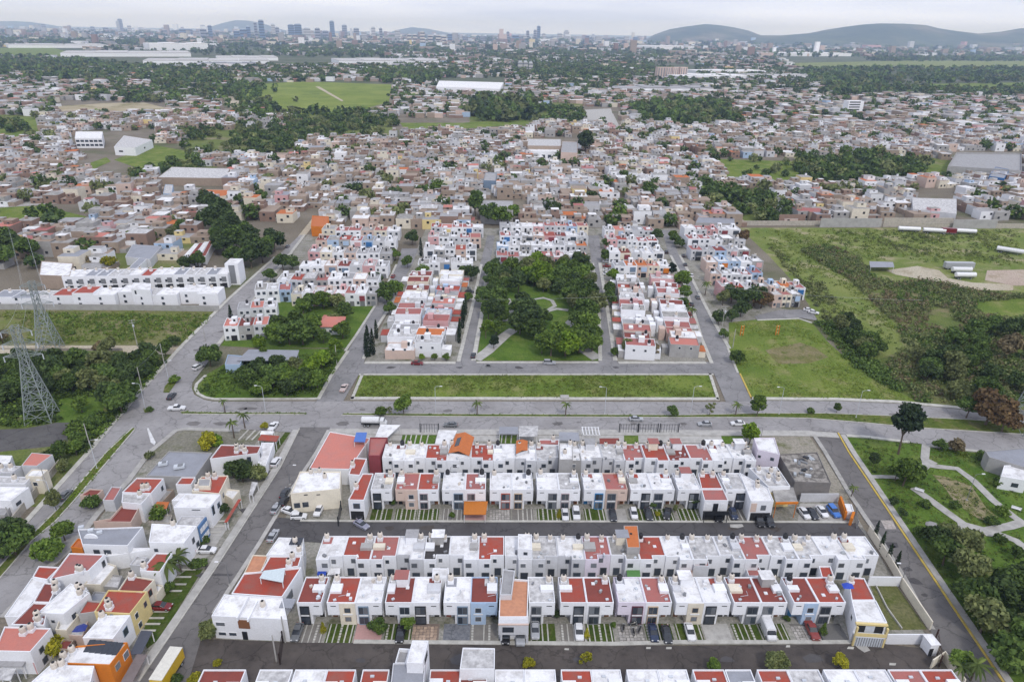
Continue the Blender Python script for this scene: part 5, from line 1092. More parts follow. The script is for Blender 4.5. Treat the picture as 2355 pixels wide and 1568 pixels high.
# ------------------------------------------------------------------ the neighbourhood beyond the avenue
HP = ['white'] * 5 + ['cream', 'lightgrey', 'beige', 'lightgrey', 'pink', 'blue', 'grey']
RP = ['white'] * 4 + ['stained'] * 4 + ['pink'] * 3 + ['red', 'salmon', 'brown', 'grey', 'concrete', 'grey', 'orange']
FP = ['navy', 'yellow', 'maroon', 'dark', 'orange', 'blue', 'steel', 'white', 'white', 'cream', 'pink']
def mid_house(p, ang, W, D, h, wall, roof, label, group, seed, face='front', panel=None):
    r = random.Random(seed)
    root = empty('house', (p.x, p.y, 0), ang, label, 'house', group)
    t = r.uniform(0, .9)
    block(root, [(0.003, t), (W * .52, t), (W * .52, 0), (W - .003, 0), (W - .003, D), (0.003, D)] if r.random() < .5 else [(0.003, 0), (W - .003, 0), (W - .003, D), (0.003, D)], h, WALL[wall], ROOF[roof])
    fr = FRAME['grey'] if r.random() < .5 else FRAME['white']
    if face == 'front':
        if panel:
            link('balcony_panel', box(WALL[panel]), root, (W * .62, -.12, h - 3.2), 0, (W * .5, .3, 2.3))
            link('garage_door', box(FRAME['grey'] if r.random() < .5 else DARK), root, (W * .62, -.06, .05), 0, (W * .45, .14, 2.2))
        else:
            window(root, W * .68, -.05, h - 2.3, 1.4, 1.3, 0, fr); link('garage_door', box(DARK if r.random() < .5 else FRAME['grey']), root, (W * .65, -.06, .05), 0, (W * .4, .14, 2.2))
        window(root, W * .22, t - .05 if t else -.05, h - 2.3, 1.1, 1.3, 0, fr); window(root, W * .22, -.05, .9, 1.1, 1.3, 0, fr)
    else:
        window(root, W * .3, -.05, h - 2.3, 1.3, 1.3, 0, fr); window(root, W * .75, -.05, h - 2.3, 1.3, 1.3, 0, fr); window(root, W * .5, -.05, .5, 2.0, 2.0, 0, FRAME['grey'])
    if r.random() < .75:                      # stair head with its dark opening
        x, y = W * r.uniform(.3, .7), D * r.uniform(.5, .78)
        k = link('roof_room', box(WALL[wall]), root, (x, y, h - .3), 0, (2.1, 2.2, 2.1))
        sub('opening', box(DARK), k, (x, y - 1.1 if face == 'front' else y, h - .2), 0, (.8, .1 if face == 'front' else 2.3, 1.5))
    if r.random() < .85: tank(root, W * r.uniform(.2, .8), D * r.uniform(.3, .9), h - .3, TANKB if r.random() < .6 else TANK, 1.0, WALL['white'], .8)
    if r.random() < .5: link('laundry_cover', box(WALL['white']), root, (W * r.uniform(.35, .65), D * r.uniform(.15, .4), h - .3), 0, (2.2, 1.6, .7))
    return root
WN = {'pink': 'rose', 'blue': 'pale-blue', 'grey': 'grey', 'white': 'white', 'cream': 'cream', 'lightgrey': 'pale grey', 'beige': 'beige'}
PN = {None: '', 'navy': ', blue balcony', 'yellow': ', yellow balcony', 'maroon': ', maroon balcony', 'dark': ', dark balcony', 'orange': ', orange balcony', 'blue': ', pale-blue balcony', 'steel': ', slate balcony', 'white': '', 'cream': '', 'pink': ', pink balcony'}
def mid_row(a, b, n, D, where, group, seed, panels=None, facing='front'):
    A, B = G(*a), G(*b); d = B - A; W = d.length / n; ang = math.atan2(d.y, d.x); r = random.Random(seed)
    for i in range(n):
        wall, roof = r.choice(HP), r.choice(RP)
        pn = (panels[i % len(panels)] if panels else (r.choice(FP) if r.random() < .55 else None)) if facing == 'front' else None
        if pn in ('white', 'cream'): pn = None
        label = f"{WN[wall]} house, {RN[roof]} roof{PN[pn]}, {ORD[i]} from left, {where}"
        mid_house(A + d * (i / n), ang, W, D, r.uniform(5.5, 6.6), wall, roof, label, group, seed * 100 + i, 'front' if facing == 'front' else 'back', pn)
def mid_col(near, far, n, D, side, where, group, seed):
    A, B = (G(*far), G(*near)) if side == 'W' else (G(*near), G(*far))
    d = B - A; W = d.length / n; ang = math.atan2(d.y, d.x); r = random.Random(seed)
    for i in range(n):
        j = n - 1 - i if side == 'W' else i
        wall, roof = r.choice(HP), r.choice(RP)
        label = f"{WN[wall]} house, {RN[roof]} roof, {ORD[j]} back, {where}"
        o = mid_house(A + d * (i / n), ang, W, D * r.uniform(.92, 1.05), r.choice((3.6, 5.2, 5.6, 5.9, 6.3)), wall, roof, label, group, seed * 100 + i, 'side')
        if r.random() < .7:
            ph_, pd_ = r.uniform(2.4, 3.0), r.uniform(2.2, 3.8); pw_ = W * r.uniform(.45, .95)
            link('porch', box(WALL[r.choice(['white', 'cream', 'lightgrey', 'stone', 'grey'])]), o, (W * .5, -pd_ / 2 - .01, 0), 0, (pw_, pd_, ph_)); link('porch_roof', box(ROOF[r.choice(['white', 'white', 'stained', 'red', 'pink', 'orange'])]), o, (W * .5, -pd_ / 2 - .02, ph_), 0, (pw_ + .2, pd_ + .2, .15))
        if r.random() < .6: link('yard_room', box(WALL[wall]), o, (W * r.uniform(.3, .7), D * 1.04 + 1.2, 0), 0, (W * .5, 2.2, r.uniform(2.4, 5.2)))
        if j == 0:
            xe = (W + .05) if side == 'W' else -.05
            for yy in (.3, .7): window(o, xe, D * yy, 3.4, 1.0, 1.0, math.pi / 2 if side == 'W' else -math.pi / 2)
g1, g2, g3, g4, g5 = 'houses of the left upper block', 'houses left of the park', 'houses behind the park', 'houses right of the park', 'houses of the right upper block'
mid_col((886, 826), (945, 648), 12, 10.5, 'W', 'column left of park, street side', g2, 21)
mid_col((1015, 822), (1068, 650), 12, 10.5, 'E', 'column left of park, park side', g2, 22)
mid_col((1436, 826), (1414, 655), 12, 10.5, 'W', 'column right of park, park side', g4, 23)
mid_col((1606, 824), (1545, 655), 12, 10.5, 'E', 'column right of park, outer side', g4, 24)
for k, (y, x0, x1, n) in enumerate(((632, 962, 1088, 5), (600, 975, 1096, 5), (571, 985, 1106, 5), (547, 992, 1112, 5))): mid_row((x0, y), (x1, y), n, 9.0, f'{ORD[k]} row left of park', g2, 31 + k)
for k, (y, x0, x1, n, pn) in enumerate(((616, 1142, 1350, 8, None), (590, 1143, 1350, 8, None), (567, 1150, 1352, 8, ['navy', None, 'dark', None, 'maroon', None, 'dark', None]), (543, 1150, 1352, 8, None))):
    mid_row((x0, y), (x1, y), n, 9.0, f'{ORD[k]} row behind park', g3, 41 + k, pn, 'front' if k in (0, 2) else 'back')
for k, (y, x0, x1, n) in enumerate(((638, 1412, 1540, 5), (606, 1400, 1525, 5), (577, 1395, 1512, 5), (552, 1390, 1502, 5))): mid_row((x0, y), (x1, y), n, 9.0, f'{ORD[k]} row right of park', g4, 51 + k)
mid_row((1775, 708), (1838, 706), 3, 9.0, 'rightmost short row beside parked white cars', g5, 61, [None, None, 'blue'])
for k, (y, x0, x1, n) in enumerate(((690, 1655, 1848, 7), (657, 1632, 1750, 5), (629, 1622, 1752, 5), (600, 1588, 1722, 5), (574, 1580, 1712, 5), (550, 1572, 1700, 5))): mid_row((x0, y), (x1, y), n, 9.0, f'{ORD[k]} row, right upper block', g5, 62 + k, facing='front' if k != 1 else 'back')
for k, (y, x0, x1, n) in enumerate(((704, 672, 868, 8), (672, 640, 872, 8), (640, 690, 893, 7), (608, 710, 902, 7), (578, 728, 912, 7), (553, 742, 920, 6))): mid_row((x0, y), (x1, y), n, 9.5, f'{ORD[k]} row, left upper block', g1, 71 + k, facing='front' if k % 2 == 0 else 'back')
mid_row((518, 785), (620, 778), 3, 9.0, 'short white row beside garden trees', g1, 80, [None]); mid_row((550, 742), (640, 735), 3, 8.0, 'second short row beside avenue', g1, 81, [None], 'back'); mid_row((590, 700), (672, 694), 3, 9.0, 'third short row beside avenue', g1, 82, [None], 'back')
# lone hip-roofed house in the garden
P_ = [G(*q, 3.6) for q in ((722, 752), (790, 752), (796, 728), (745, 724))]; c = sum(P_, Vector()) / 4
r_ = empty('house', (c.x, c.y, 0), 0, 'lone house with salmon hipped roof among garden trees', 'house')
L_ = [Vector((p.x - c.x, p.y - c.y, 3.6)) for p in P_]; block(r_, [(p.x * .88, p.y * .88) for p in L_], 3.4, WALL['white'], ROOF['grey'], par=.1, names=('wall', 'attic_floor'))
ra, rb = L_[0].lerp(L_[3], .5).lerp(L_[1].lerp(L_[2], .5), .3), L_[0].lerp(L_[3], .5).lerp(L_[1].lerp(L_[2], .5), .7); ra.z = rb.z = 5.6
link('roof', mesh('roof', L_ + [ra, rb], [(0, 1, 5, 4), (1, 2, 5), (2, 3, 4, 5), (3, 0, 4)], ROOF['salmon']), r_)
for k in (.3, .55): window(r_, L_[0].x * .88 + (L_[1].x - L_[0].x) * .88 * k, L_[0].y * .88 - .05, .9, 1.3, 1.4)
canopy([(545, 829), (680, 829), (688, 805), (572, 803)], D0, 3.4, ROOF['slate'], 'long blue-grey metal shed roof in corner lot', name='shed', cat='shed')
ph([(517, 838), (552, 838), (560, 818), (524, 815)], D0, 3.2, 'blue', 'slate', 'small pale blue hut beside long metal shed', None, name='hut', cat='shed')
ph([c8(2200, 160), c8(2380, 190), c8(2400, 80), c8(2220, 85)], D0, 4.0, 'white', 'white', 'white park building with dark window at right edge', None, wins=[(0, .6, 1.4, 1.6, 1.2, 'black')], cat='building', name='building')
ph([c8(2120, 30), c8(2400, 110), c8(2400, -40), c8(2090, -15)], D0, 4.6, 'grey', 'slate', 'grey roofed park hall at right edge', None, cat='hall', name='hall')

def far_block(x0, x1, yt, yb, dep, wall, roof, label, group=None, bands=0, cat='building', name='building', slots=0):
    a, b = G(x0, yb), G(x1, yb); d = b - a; W = d.length; dd = ray((x0 + x1) / 2, yt); h = CAM_H + dd.z * a.y / dd.y
    r_ = empty(name, a, math.atan2(d.y, d.x), label, cat, group)
    block(r_, [(0, 0), (W, 0), (W, dep), (0, dep)], h, WALL[wall], ROOF[roof])
    for k in range(bands): link('window_band', box(FRAME['black']), r_, (W * .42, -.06, h * (k + .3) / bands), 0, (W * .7, .2, h / bands * .45))
    for k in range(slots): link('window_bay', box(FRAME['grey']), r_, (W * (k + .5) / slots, -.1, h * .08), 0, (W / slots * .45, .3, h * .85))
ph([(172, 318), (234, 318), (236, 303), (174, 303)], D0, 9.5, 'white', 'white', 'white three-storey block with two rows of dark windows, far left town', None, cat='building', name='building', wins=[(0, (k + .5) / 6, z, 3.2, 2.0, 'black') for k in range(6) for z in (2.0, 5.8)])
ph([(262, 338), (310, 340), (350, 322), (285, 312)], D0, 7.5, 'white', 'stained', 'white stepped building above triangular green field, far left town', None, cat='building', name='building', wins=[(0, .3, 3, 4, 1.5, 'grey'), (1, .5, 3, 4, 1.5, 'grey')])
ph([(435, 458), (520, 450), (528, 437), (450, 436)], D0, 5.0, 'cream', 'orange', 'bright orange sheet roof in left town', None, cat='warehouse', name='warehouse', par=.1)
ph([(363, 408), (520, 410), (528, 388), (395, 384)], D0, 6.0, 'tan', 'stained', 'long pale warehouse roof on tan walls, left town', None, cat='warehouse', name='warehouse', par=.1)
ph([(715, 520), (755, 522), (756, 498), (718, 496)], D0, 6.0, 'orange', 'orange', 'rust orange house at head of avenue', None)
ph([(248, 553), (310, 556), (330, 525), (275, 520)], D0, 4.5, 'white', 'stained', 'white sheet-roofed shed in left town', None, cat='warehouse', name='warehouse', par=.1)
ph([(90, 632), (160, 635), (168, 605), (95, 600)], D0, 6.5, 'tan', 'cream' if False else 'white', 'tan block building with pale flat roof, left of townhouses', None, cat='building', name='building')
ph([(288, 590), (345, 596), (372, 566), (305, 562)], D0, 4.6, 'slate' if False else 'lightgrey', 'slate', 'blue-grey curved sheet roof shed, left town', None, cat='warehouse', name='warehouse', par=.05)
for k in range(4):
    ph([(412 + k * 17, 600 - k * 4), (422 + k * 17, 601 - k * 4), (458 + k * 17 - k * 6, 560 - k * 2), (448 + k * 17 - k * 6, 560 - k * 2)], D0, 4.5, 'white', 'brown' if k % 2 else 'white', f"{'maroon' if k % 2 else 'white'} roof strip, {ORD[k]} of four slanting shed roofs, left town", None, cat='shed', name='shed', par=.05)
ph([(278, 632), (296, 634), (362, 572), (346, 570)], D0, 4.5, 'white', 'slate', 'long slanting pale canopy roof in left town', None, cat='shed', name='shed', par=.05)
ph([(1105, 482), (1180, 484), (1180, 462), (1108, 460)], D0, 9.0, 'grey', 'grey', 'blank grey concrete block behind park neighbourhood', None, cat='building', name='building')
ph([(965, 488), (1062, 490), (1064, 470), (978, 468)], D0, 7.5, 'brick', 'grey', 'long low red brick hall behind left blocks', None, cat='building', name='building')
ph([(1213, 335), (1290, 336), (1290, 320), (1214, 319)], D0, 13, 'tan', 'stained', 'plain tan block standing above town centre', None, cat='building', name='building')
ph([(1215, 348), (1285, 349), (1285, 338), (1216, 337)], D0, 10, 'white', 'white', 'white building with rounded windows in town centre', None, cat='building', name='building', wins=[(0, (k + .5) / 5, 4, 3, 3, 'black') for k in range(2, 5)])
ph([(1290, 350), (1328, 352), (1328, 326), (1293, 325)], D0, 13, 'beige', 'grey', 'windowless mauve-grey tower block in town centre', None, cat='building', name='building')
ph([(950, 252), (1070, 260), (1155, 200), (1005, 186)][:0] or [(1003, 200), (1150, 205), (1158, 190), (1010, 186)], D0, 11, 'white', 'white', 'very large white warehouse roof in middle distance', None, cat='warehouse', name='warehouse', par=.1)
# white townhouses beyond the left field
tg = 'white townhouses beyond the left field'
def town_row(a, b, n, D, h, where, seed, facing):
    A, B = G(*a), G(*b); d = B - A; W = d.length / n; ang = math.atan2(d.y, d.x); r = random.Random(seed)
    for i in range(n):
        p = A + d * (i / n)
        rf = 'red' if (seed == 92 and i in (3, 4)) or (seed == 91 and i == 7) else r.choice(['white', 'white', 'stained', 'slate'])
        p = p + Vector((0, 0 if facing else r.choice((0, 0, 1.6, 2.8)), 0)); h = (6.6 if facing else r.choice((4.2, 5.4, 5.8, 6.4)))
        root = empty('townhouse', (p.x, p.y, 0), ang, f"white townhouse, {RN[rf]} roof, {ORD[i]} from left in {where}", 'house', tg)
        block(root, [(0.003, 0), (W - .003, 0), (W - .003, D), (.003, D)], h + r.uniform(-.25, .25), WALL['white'], ROOF[rf])
        if facing:
            link('window_bay', box(FRAME['grey']), root, (W * .62, -.08, 3.0), 0, (W * .42, .24, 2.3)); link('garage_opening', box(DARK), root, (W * .62, -.05, .05), 0, (W * .45, .14, 2.2))
        window(root, W * .3, -.05, 3.3, 1.0, 1.2, 0, FRAME['grey']); window(root, W * .3, -.05, .8, 1.2, 1.2, 0, FRAME['grey'])
        tank(root, W * .5, D * .7, h - .4, TANK, 1.0, WALL['white'], .9)
town_row((150, 668), (528, 661), 15, 10, 6.6, 'rear townhouse row', 91, True)
town_row((-20, 708), (505, 704), 11, 9, 5.4, 'front townhouse row', 92, False)
far_block(524, 554, 607, 655, 8, 'white', 'white', 'tall white end townhouse with square opening, beside avenue', tg, bands=0, cat='house', name='townhouse', slots=1)
ph([c4(890, 420), c4(1020, 430), c4(1025, 385), c4(905, 380)], D0, 8.0, 'white', 'white', 'tall white townhouse with slot windows, centre of front townhouse row', tg, wins=[(0, .2, 5.6, .8, 1.6, 'black')])
strip('boundary_wall', [(-60, 712), (300, 714), (505, 716.5)], .3, 0, 2.6, WALL['grey'], label='long grey wall between townhouses and left field', cat='wall')
strip('boundary_wall', [(1690, 519), (1890, 519), (2060, 522), (2420, 527)], .5, 0, 3.0, WALL['stone'], label='long pale wall along top of right field', cat='wall')
for k, (x0, x1, y, m) in enumerate(((1790, 1850, 514, 'brick'), (1885, 2025, 523, 'grey'), (2030, 2190, 522, 'stone'), (2190, 2290, 526, 'grey'))):
    strip('rear_wall', [(x0, y), (x1, y)], .4, 0, 5.8, WALL[m], label=f"{('red brick', 'long mottled grey', 'pale stone', 'dark grey')[k]} rear wall above right field", cat='wall')
# single buildings of the old town that stand out
far_block(1947, 1982, 233, 261, 14, 'white', 'white', 'white five-storey block with dark balcony bands, right middle distance', bands=5)
for k, (x, w_) in enumerate(((1511, 18), (1530, 14), (1546, 13), (1563, 16))): far_block(x, x + w_, 155, 181, 16, 'beige', 'grey', f"mauve-grey apartment tower, {ORD[k]} of four beyond right town", 'grey apartment towers', slots=3, cat='tower', name='apartment_tower')
ph([(2275, 405), (2310, 410), (2322, 390), (2290, 384)], D0, 8, 'navy', 'slate', 'deep blue shed at right edge of town', None, cat='shed', name='shed')
ph([(2180, 382), (2350, 392), (2350, 352), (2200, 350)], D0, 9, 'grey', 'grey', 'long grey walled compound at right edge of town', None, cat='warehouse', name='warehouse', par=1.5)
ph([(2100, 480), (2200, 492), (2200, 458), (2098, 455)], D0, 7, 'lightgrey', 'stained', 'large pale corrugated roof above right field', None, cat='warehouse', name='warehouse', par=.1)
ph([(1600, 512), (1690, 514), (1688, 490), (1612, 488)], D0, 5.5, 'grey', 'slate', 'pale blue-grey sheet roof at head of right street', None, cat='warehouse', name='warehouse', par=.1)
ph([(375, 445), (395, 446), (398, 425), (380, 424)], D0, 6, 'blue', 'stained', 'light blue painted house in left town', None)
ph([(935, 375), (990, 376), (992, 360), (940, 359)], D0, 6, 'lightgrey', 'slate', 'pale blue-grey house left of town centre', None)
ph([(1130, 385), (1150, 386), (1152, 372), (1133, 371)][:0] or [(1112, 415), (1140, 416), (1142, 398), (1116, 397)], D0, 9, 'steel', 'grey', 'dark teal tall house in town centre', None)
# ------------------------------------------------------------------ vegetation
def leaf_cloud(C, R, n, size, rs, shell=0.35, flat=0.5):
    """n leaf-sized quads spread through each ellipsoid C (k,3), R (k,3)"""
    C = np.repeat(np.asarray(C, float), n, 0); R = np.repeat(np.asarray(R, float), n, 0); m = len(C)
    d = rs.normal(size=(m, 3)); d /= np.linalg.norm(d, axis=1)[:, None]
    rad = rs.uniform(shell, 1.0, size=(m, 1)) ** 0.6
    P = C + d * R * rad
    nn = d * flat + rs.normal(size=(m, 3)) * 0.55 + np.array([0, 0, 0.35]); nn /= np.linalg.norm(nn, axis=1)[:, None]
    t = np.cross(nn, rs.normal(size=(m, 3))); t /= np.linalg.norm(t, axis=1)[:, None] + 1e-9
    b = np.cross(nn, t)
    s = (np.repeat(np.asarray(size, float), n) if np.ndim(size) else np.full(m, size)) * rs.uniform(.6, 1.3, size=m)
    s = s[:, None]
    V = np.stack([P - t * s - b * s * .55, P + t * s * .2 - b * s * .75, P + t * s + b * s * .5, P - t * s * .25 + b * s * .8], 1).reshape(-1, 3)
    return V, np.arange(m * 4).reshape(-1, 4)
def crown_round(seed, squash=.8, lobes=11, n=150, size=.105, spread=.58):
    rs = np.random.RandomState(seed)
    C, R = [(0, 0, .85)], [(.7, .7, .55)]
    for k in range(lobes):
        a = k * 2.4 + rs.uniform(-.4, .4); q = spread * rs.uniform(.65, 1.1); z = rs.uniform(.45, 1.3)
        if z > 1.05: q *= .55
        rr = rs.uniform(.3, .48); C.append((q * math.cos(a), q * math.sin(a), z * squash + .1)); R.append((rr, rr, rr * .8))
    return npmesh('crown', *leaf_cloud(C, R, n, size, rs), LEAF['green'])
def crown_cone(seed, n=1100):
    rs = np.random.RandomState(seed); C, R = [], []
    for z in np.linspace(.15, 2.7, 9):
        w_ = .95 * (1 - z / 3.1) + .05; C.append((rs.uniform(-.1, .1), rs.uniform(-.1, .1), z)); R.append((w_, w_, .3))
    return npmesh('crown', *leaf_cloud(C, R, n // 9, .11, rs), LEAF['green'])
def crown_column(seed):
    rs = np.random.RandomState(seed); C, R = [], []
    for z in np.linspace(.4, 7.4, 10): w_ = .85 * min(1, (8.4 - z) / 4.0) * min(1, .55 + z * .3); C.append((0, 0, z)); R.append((w_, w_, .75))
    return npmesh('crown', *leaf_cloud(C, R, 110, .16, rs), LEAF['cypress'])
def crown_sparse(seed):
    rs = np.random.RandomState(seed); C, R = [], []
    for k in range(9): a = k * 2.4; q = rs.uniform(.2, .75); C.append((q * math.cos(a), q * math.sin(a), rs.uniform(.4, 1.3))); R.append((.26, .26, .2))
    return npmesh('crown', *leaf_cloud(C, R, 55, .1, rs), LEAF['olive'])
CR = {'round': [crown_round(k, .8 + .1 * (k % 3)) for k in range(5)], 'low': [crown_round(20 + k, .55, 9, 140, .12, .66) for k in range(2)], 'tall': [crown_round(30 + k, 1.25, 12, 140, .1, .45) for k in range(2)],
      'cone': [crown_cone(3)], 'column': [crown_column(4), crown_column(5)], 'sparse': [crown_sparse(6), crown_sparse(7)]}
def trunk_mesh(seed, lean=.08):
    r = random.Random(seed)
    top = Vector((r.uniform(-lean, lean), r.uniform(-lean, lean), .75))
    parts = [tube_mesh('t', [(0, 0, -.05), top * .5 + Vector((0, 0, 0)), top], [.085, .06, .05], None, 7)]
    for k in range(4):
        a = k * 1.6 + r.random(); e = top + Vector((math.cos(a) * .45, math.sin(a) * .45, .4 + r.random() * .3))
        parts.append(tube_mesh('t', [top * .92, (top + e) / 2 + Vector((0, 0, -.04)), e], [.045, .03, .012], None, 5))
    return mesh('trunk', *merge(parts), BARK)
TRUNKS = [trunk_mesh(k) for k in range(3)]
def frond_crown(seed, n=16):
    r = random.Random(seed); V, F = [], []
    for k in range(n):
        a = 2 * math.pi * k / n + r.uniform(-.15, .15); up = r.uniform(.1, .9); ln = r.uniform(.85, 1.1)
        dx, dy = math.cos(a), math.sin(a); b0 = len(V)
        for j in range(6):
            t = j / 5; z = up * t * .9 - 1.0 * t * t * (1.15 - up * .5); x = ln * t
            wv = .11 * math.sin(math.pi * min(.97, .12 + t * .88)) + .01
            V += [(dx * x - dy * wv, dy * x + dx * wv, z - wv * .6), (dx * x, dy * x, z + .02), (dx * x + dy * wv, dy * x - dx * wv, z - wv * .6)]
        for j in range(5):
            i = b0 + 3 * j; F += [(i, i + 3, i + 4, i + 1), (i + 1, i + 4, i + 5, i + 2)]
    return mesh('crown', V, F, LEAF['palm'])
FRONDS = [frond_crown(1), frond_crown(2, 13)]
PTRUNK = mesh('trunk', *tube_mesh('t', [(0, 0, -.05), (.02, 0, .5), (0, .02, 1.0)], [.05, .036, .03], None, 7), BARK)
NUM10 = {20: 'twent', 30: 'thirt', 40: 'fort', 50: 'fift', 60: 'sixt', 70: 'sevent', 80: 'eight', 90: 'ninet'}
def ordw(n):
    n += 1
    if n <= 19: return ORD[n - 1]
    t, u = n // 10 * 10, n % 10
    return NUM10[t] + 'ieth' if u == 0 else NUM10[t] + 'y-' + ORD[u - 1]
def tree(pt, r, leaf='deep', shape='round', v=D0, label=None, group=None, h=None, seed=None, name='tree', cat='tree', at_crown=False):
    seed = seed if seed is not None else int(pt[0] * 7 + pt[1] * 13)
    rr = random.Random(seed)
    p = G(*v(*pt), (r * .9 if at_crown else 0)); p = Vector((p.x, p.y, 0))
    root = empty(name, p, rr.uniform(0, 6.28), label, cat, group)
    if shape == 'palm':
        H = h or r * 2.2
        link('trunk', PTRUNK, root, (0, 0, 0), 0, (H * .9, H * .9, H)); c = link('crown', FRONDS[seed % 2], root, (0, 0, H), 0, (r, r, r)); mt = LEAF['palm']
    else:
        k = CR[shape][seed % len(CR[shape])]
        lift = {'round': .35, 'low': .2, 'tall': .4, 'cone': .08, 'column': .05, 'sparse': .6}[shape] * r
        if h: lift = max(.1, h - r * 1.5)
        th = (lift + r * .45)
        link('trunk', TRUNKS[seed % 3], root, (0, 0, 0), 0, (r * .75 if shape != 'column' else r * .5, r * .75 if shape != 'column' else r * .5, max(th, .4)))
        c = link('crown', k, root, (0, 0, lift), 0, (r, r, r * rr.uniform(.9, 1.12)))
        mt = LEAF[leaf]
    c.material_slots[0].link = 'OBJECT'; c.material_slots[0].material = mt
    return root
LN = {'dark': 'dark green', 'deep': 'deep green', 'green': 'mid green', 'bright': 'bright green', 'olive': 'olive', 'yellow': 'yellow-green', 'dry': 'dry brown', 'cypress': 'blackish green', 'rust': 'reddish brown', 'palm': 'feathery'}
SZ = lambda r: 'small' if r < 2.3 else 'broad' if r > 5.2 else 'medium'
def grove(items, where, group, v=D0, shape='round'):
    """items: (x, y, r, leaf[, shape[, h]]): counted from the left of the photograph"""
    items = sorted(items, key=lambda t: v(t[0], t[1])[0])
    for k, t in enumerate(items):
        sh = t[4] if len(t) > 4 else shape
        kind = 'palm' if sh == 'palm' else 'cypress' if sh == 'column' else 'conifer' if sh == 'cone' else 'tree'
        where_ = f"{ordw(k)} from left {where}" if len(items) > 1 else where
        tree((t[0], t[1]), t[2], t[3], sh, v, f"{SZ(t[2])} {LN[t[3]]} {kind}, {where_}", group, t[5] if len(t) > 5 else None, name={'palm': 'palm_tree', 'cypress': 'cypress_tree', 'conifer': 'conifer'}.get(kind, 'tree'))
def scatter(poly, n, rmin, rmax, leaves, seed, mind=1.0, holes=()):
    """random trees in a surveyed polygon, kept apart; returns items in 2355 units"""
    r = random.Random(seed); xs = [p[0] for p in poly]; ys = [p[1] for p in poly]; outl, P = [], []
    for _ in range(n * 60):
        if len(outl) >= n: break
        x, y = r.uniform(min(xs), max(xs)), r.uniform(min(ys), max(ys))
        if not in_poly(x, y, poly) or any(in_poly(x, y, hh) for hh in holes): continue
        g = G(x, y); rad = r.uniform(rmin, rmax)
        if any((g - q).length < (rad + q2) * mind for q, q2 in P): continue
        P.append((g, rad)); outl.append((x, y, rad, r.choice(leaves)))
    return outl
# the square park
park_holes = [[c5(1200, 470), c5(1570, 470), c5(1570, 640), c5(1300, 640)], [c5(1130, 470), c5(1210, 470), c5(1210, 700), c5(1130, 700)], [c5(1400, 560), c5(1590, 560), c5(1580, 720), c5(1430, 720)]]
it = scatter([(1113, 712), (1130, 628), (1350, 616), (1368, 700), (1368, 735), (1290, 716), (1200, 716)], 42, 3.6, 5.6, ['dark', 'deep', 'deep', 'olive', 'green'], 5, .62, park_holes)
it += scatter([(1112, 735), (1130, 715), (1350, 715), (1370, 760), (1368, 800), (1290, 790), (1120, 770)], 12, 3.2, 4.8, ['dark', 'deep', 'green', 'deep'], 55, .6, park_holes)
it += [(*c5(1380, 400), 6.5, 'bright'), (*c5(1300, 380), 5, 'bright'), (*c5(1450, 420), 5.5, 'green'), (*c5(1340, 300), 5, 'bright'), (*c5(1080, 560), 5.5, 'deep'), (*c5(1060, 640), 5, 'dark'), (*c5(1070, 740), 4, 'green'),
       (*c5(1000, 760), 3.6, 'bright', 'sparse'), (*c5(1055, 830), 2.6, 'cypress', 'tall'), (*c5(1290, 690), 6.8, 'dark'), (*c5(1230, 730), 5.5, 'dark'), (*c5(1330, 760), 5.2, 'deep'), (*c5(1660, 560), 6, 'deep'), (*c5(1680, 640), 5.5, 'deep'), (*c5(1690, 740), 5.5, 'green'),
       (*c5(1440, 880), 5.6, 'green'), (*c5(1540, 880), 6.2, 'bright'), (*c5(1630, 860), 5.4, 'green'), (*c5(1500, 800), 5.0, 'green'), (*c5(1720, 850), 4, 'green'), (*c5(1380, 860), 4.2, 'green')]
grove(it, 'in square park', 'trees of the square park')
# corner lot and gardens
it = [(*c4(1430, 950), 4.6, 'deep'), (*c4(1400, 900), 3, 'dark'), (*c4(1800, 900), 2.2, 'green', 'tall'), (*c4(1700, 1120), 4.2, 'deep'), (*c4(1760, 1060), 4.6, 'dark'), (*c4(1860, 1100), 4.8, 'deep'), (*c4(1960, 1090), 4.4, 'green'), (*c4(2060, 1120), 4.6, 'deep'), (*c4(2120, 1040), 4.2, 'bright'),
      (*c4(2190, 980), 4.2, 'bright'), (*c4(2250, 930), 3.6, 'green'), (*c4(2160, 1110), 4.0, 'green'), (*c4(1650, 1060), 3.2, 'deep'), (*c4(1900, 1010), 4, 'dark'), (*c4(1780, 1150), 3.4, 'green'), (*c4(2280, 860), 3.2, 'bright'), (*c4(2010, 1000), 3.6, 'olive'), (*c4(1950, 1150), 3.2, 'dark')]
grove(it, 'in walled corner lot', 'trees of the corner lot')
it = [(*c4(1900, 790), 5.2, 'green'), (*c4(1970, 800), 5.5, 'deep'), (*c4(2060, 800), 6.0, 'deep'), (*c4(2130, 760), 5.2, 'green'), (*c4(1900, 720), 4.6, 'deep'), (*c4(1760, 820), 3.0, 'bright', 'low'), (*c4(2330, 760), 4.2, 'green'), (*c4(2110, 570), 4.5, 'deep'), (*c4(2060, 590), 4, 'green'),
      (*c4(2200, 560), 4.2, 'green'), (*c4(2300, 580), 4.2, 'olive'), (*c4(2350, 640), 4, 'deep'), (*c4(2200, 790), 3.2, 'deep'), (*c4(2020, 720), 4.4, 'deep'), (*c4(2270, 680), 3.5, 'olive')]
grove(it, 'in gardens above metal shed', 'trees of the upper gardens')
